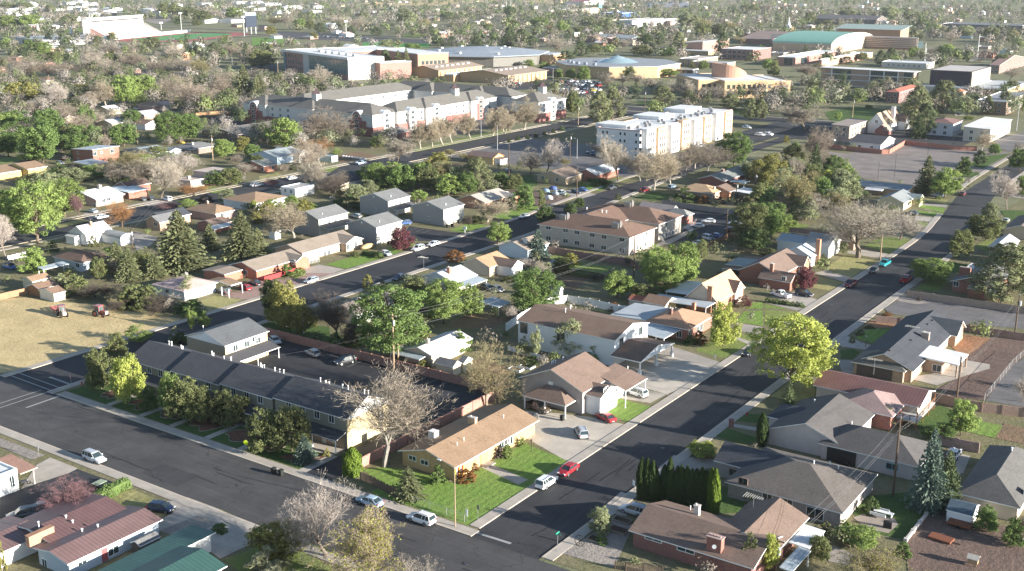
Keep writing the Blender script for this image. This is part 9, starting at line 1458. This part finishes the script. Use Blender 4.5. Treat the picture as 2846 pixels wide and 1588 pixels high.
q=P(12,505,95);h=height_at(12,505,95,-12);r=thing('pole_sign','dark pole sign mast cut by the top edge','sign',(*q,0));m=MB();m.box(q[0]-.6,q[0]+.6,q[1]-.6,q[1]+.6,0,h);m.build('post',[BLACK],r);m=MB();m.rbox(q,5,1,h-4,h,HEAD);m.build('panel',[BLACK],r)
q=P(11,990,25);m=MB();r=thing('road_sign','green motorway sign board on posts at the top edge','sign',(*q,0));m.rbox(q,13,.6,9,17,HEAD);m.build('panel',[pln((.03,.2,.15))],r);[MBp.build('post',[GREYM],r) for MBp in [MB(),MB()] if (MBp.tube((*q,0),(*q,9.2),.4,.4,6) or True)]
m=MB();x0,y0=P(10,640,150);
q0,q1=P(10,620,150),P(10,1700,185);m.rbox(((q0[0]+q1[0])/2,(q0[1]+q1[1])/2),math.dist(q0,q1),16,6,7.5,math.atan2(q1[1]-q0[1],q1[0]-q0[0]));r=thing('road_bridge','low grey overpass bridge beyond the stadium','bridge',((q0[0]+q1[0])/2,(q0[1]+q1[1])/2,0));m.build('deck',[CONCW],r)
for k in range(7): t_=k/6;p_=(q0[0]+(q1[0]-q0[0])*t_,q0[1]+(q1[1]-q0[1])*t_);m=MB();m.rbox(p_,2,10,0,6.02,math.atan2(q1[1]-q0[1],q1[0]-q0[0]));m.build('pier',[CONCW],r)
for i in range(9):
 q=P(21,870+i*26,330+i*3.2);m=MB();m.lathe((*q,0),[(.5,0),(.55,.5),(.3,.7),(.02,.75)],8);o=m.build('plant_cover',[TRIM],None,loc=(*q,0));tag(o,'white plant cover in the nursery row beside the pale green container','plant cover','white plant covers in a row')
# ---------------------------------------------------------------- labels that depend on neighbours
for nm in ('long townhouse block',): pass
LANDMARKS+=[(-85.6,150,'the near street'),(-204,180,'the dark street')]
label_trees()
_seen={}
for r, x, y, wall, rm in FAR:
 near=[l for l in sorted(LANDMARKS, key=lambda l: (l[0]-x)**2+(l[1]-y)**2) if len(l[2].split()) < 8][:10];base=f"{WW.get(id(wall),'pale')} {'shed' if r['category']=='shed' else 'house'} with {RW.get(id(rm),'grey')} roof"
 for l in near:
  c=f"{base} toward {l[2]}"
  if c not in _seen: break
 _seen[c]=1;r['label']=c
cnt={}
for o in list(S.objects):
 if '_org' in o: del o['_org']
# ---------------------------------------------------------------- camera, sun, sky
cam=bpy.data.cameras.new('camera');co=bpy.data.objects.new('camera', cam);COL.objects.link(co);S.camera=co
cam.sensor_fit='HORIZONTAL';cam.sensor_width=36;cam.lens=36*FPX/2846;cam.clip_start=1;cam.clip_end=20000
co.location=(0,0,HC);co.rotation_euler=(math.pi/2-PITCH,0, HEAD)
SUN_EL, SUN_AZ=math.radians(13.5), math.radians(8.9)      # azimuth from +X toward +Y
sd=Vector((math.cos(SUN_EL)*math.cos(SUN_AZ), math.cos(SUN_EL)*math.sin(SUN_AZ), math.sin(SUN_EL)))
sun=bpy.data.lights.new('sun','SUN');so=bpy.data.objects.new('sun', sun);COL.objects.link(so);sun.energy=5.0;sun.angle=math.radians(.5);sun.color=(1,.945,.86)
so.rotation_euler=sd.to_track_quat('Z','Y').to_euler()
w=bpy.data.worlds.new('World');S.world=w;w.use_nodes=True;nt=w.node_tree;bg=nt.nodes['Background'];sky=nt.nodes.new('ShaderNodeTexSky');sky.sky_type='NISHITA';sky.sun_disc=False
sky.sun_elevation=SUN_EL;sky.sun_rotation=math.pi/2-SUN_AZ;sky.air_density=1.0;sky.dust_density=1.0;sky.altitude=1700
nt.links.new(sky.outputs[0], bg.inputs[0]);bg.inputs[1].default_value=.08
S.view_settings.view_transform='Standard';S.view_settings.look='None';S.view_settings.exposure=1.62;S.view_settings.gamma=1
S.render.engine='CYCLES';S.cycles.max_bounces=4;S.cycles.diffuse_bounces=2;S.cycles.glossy_bounces=2;S.cycles.transparent_max_bounces=4;S.cycles.use_denoising=True
hz=MB();hz.box(-9050,9050,-9050,9050,-1,84);ho=hz.mesh('haze', []);hm=bpy.data.materials.new('air');hm.use_nodes=True;hn=hm.node_tree;hn.nodes.remove(hn.nodes['Principled BSDF']);pv=hn.nodes.new('ShaderNodeVolumePrincipled');pv.inputs['Density'].default_value=.00004;pv.inputs['Color'].default_value=(.88,.93,1,1);pv.inputs['Anisotropy'].default_value=.2;hn.links.new(pv.outputs[0], hn.nodes['Material Output'].inputs['Volume'])
ho.materials.append(hm);hob=bpy.data.objects.new('haze', ho);COL.objects.link(hob);hob['kind']='stuff'
S.cycles.volume_bounces=0;S.cycles.volume_step_rate=4
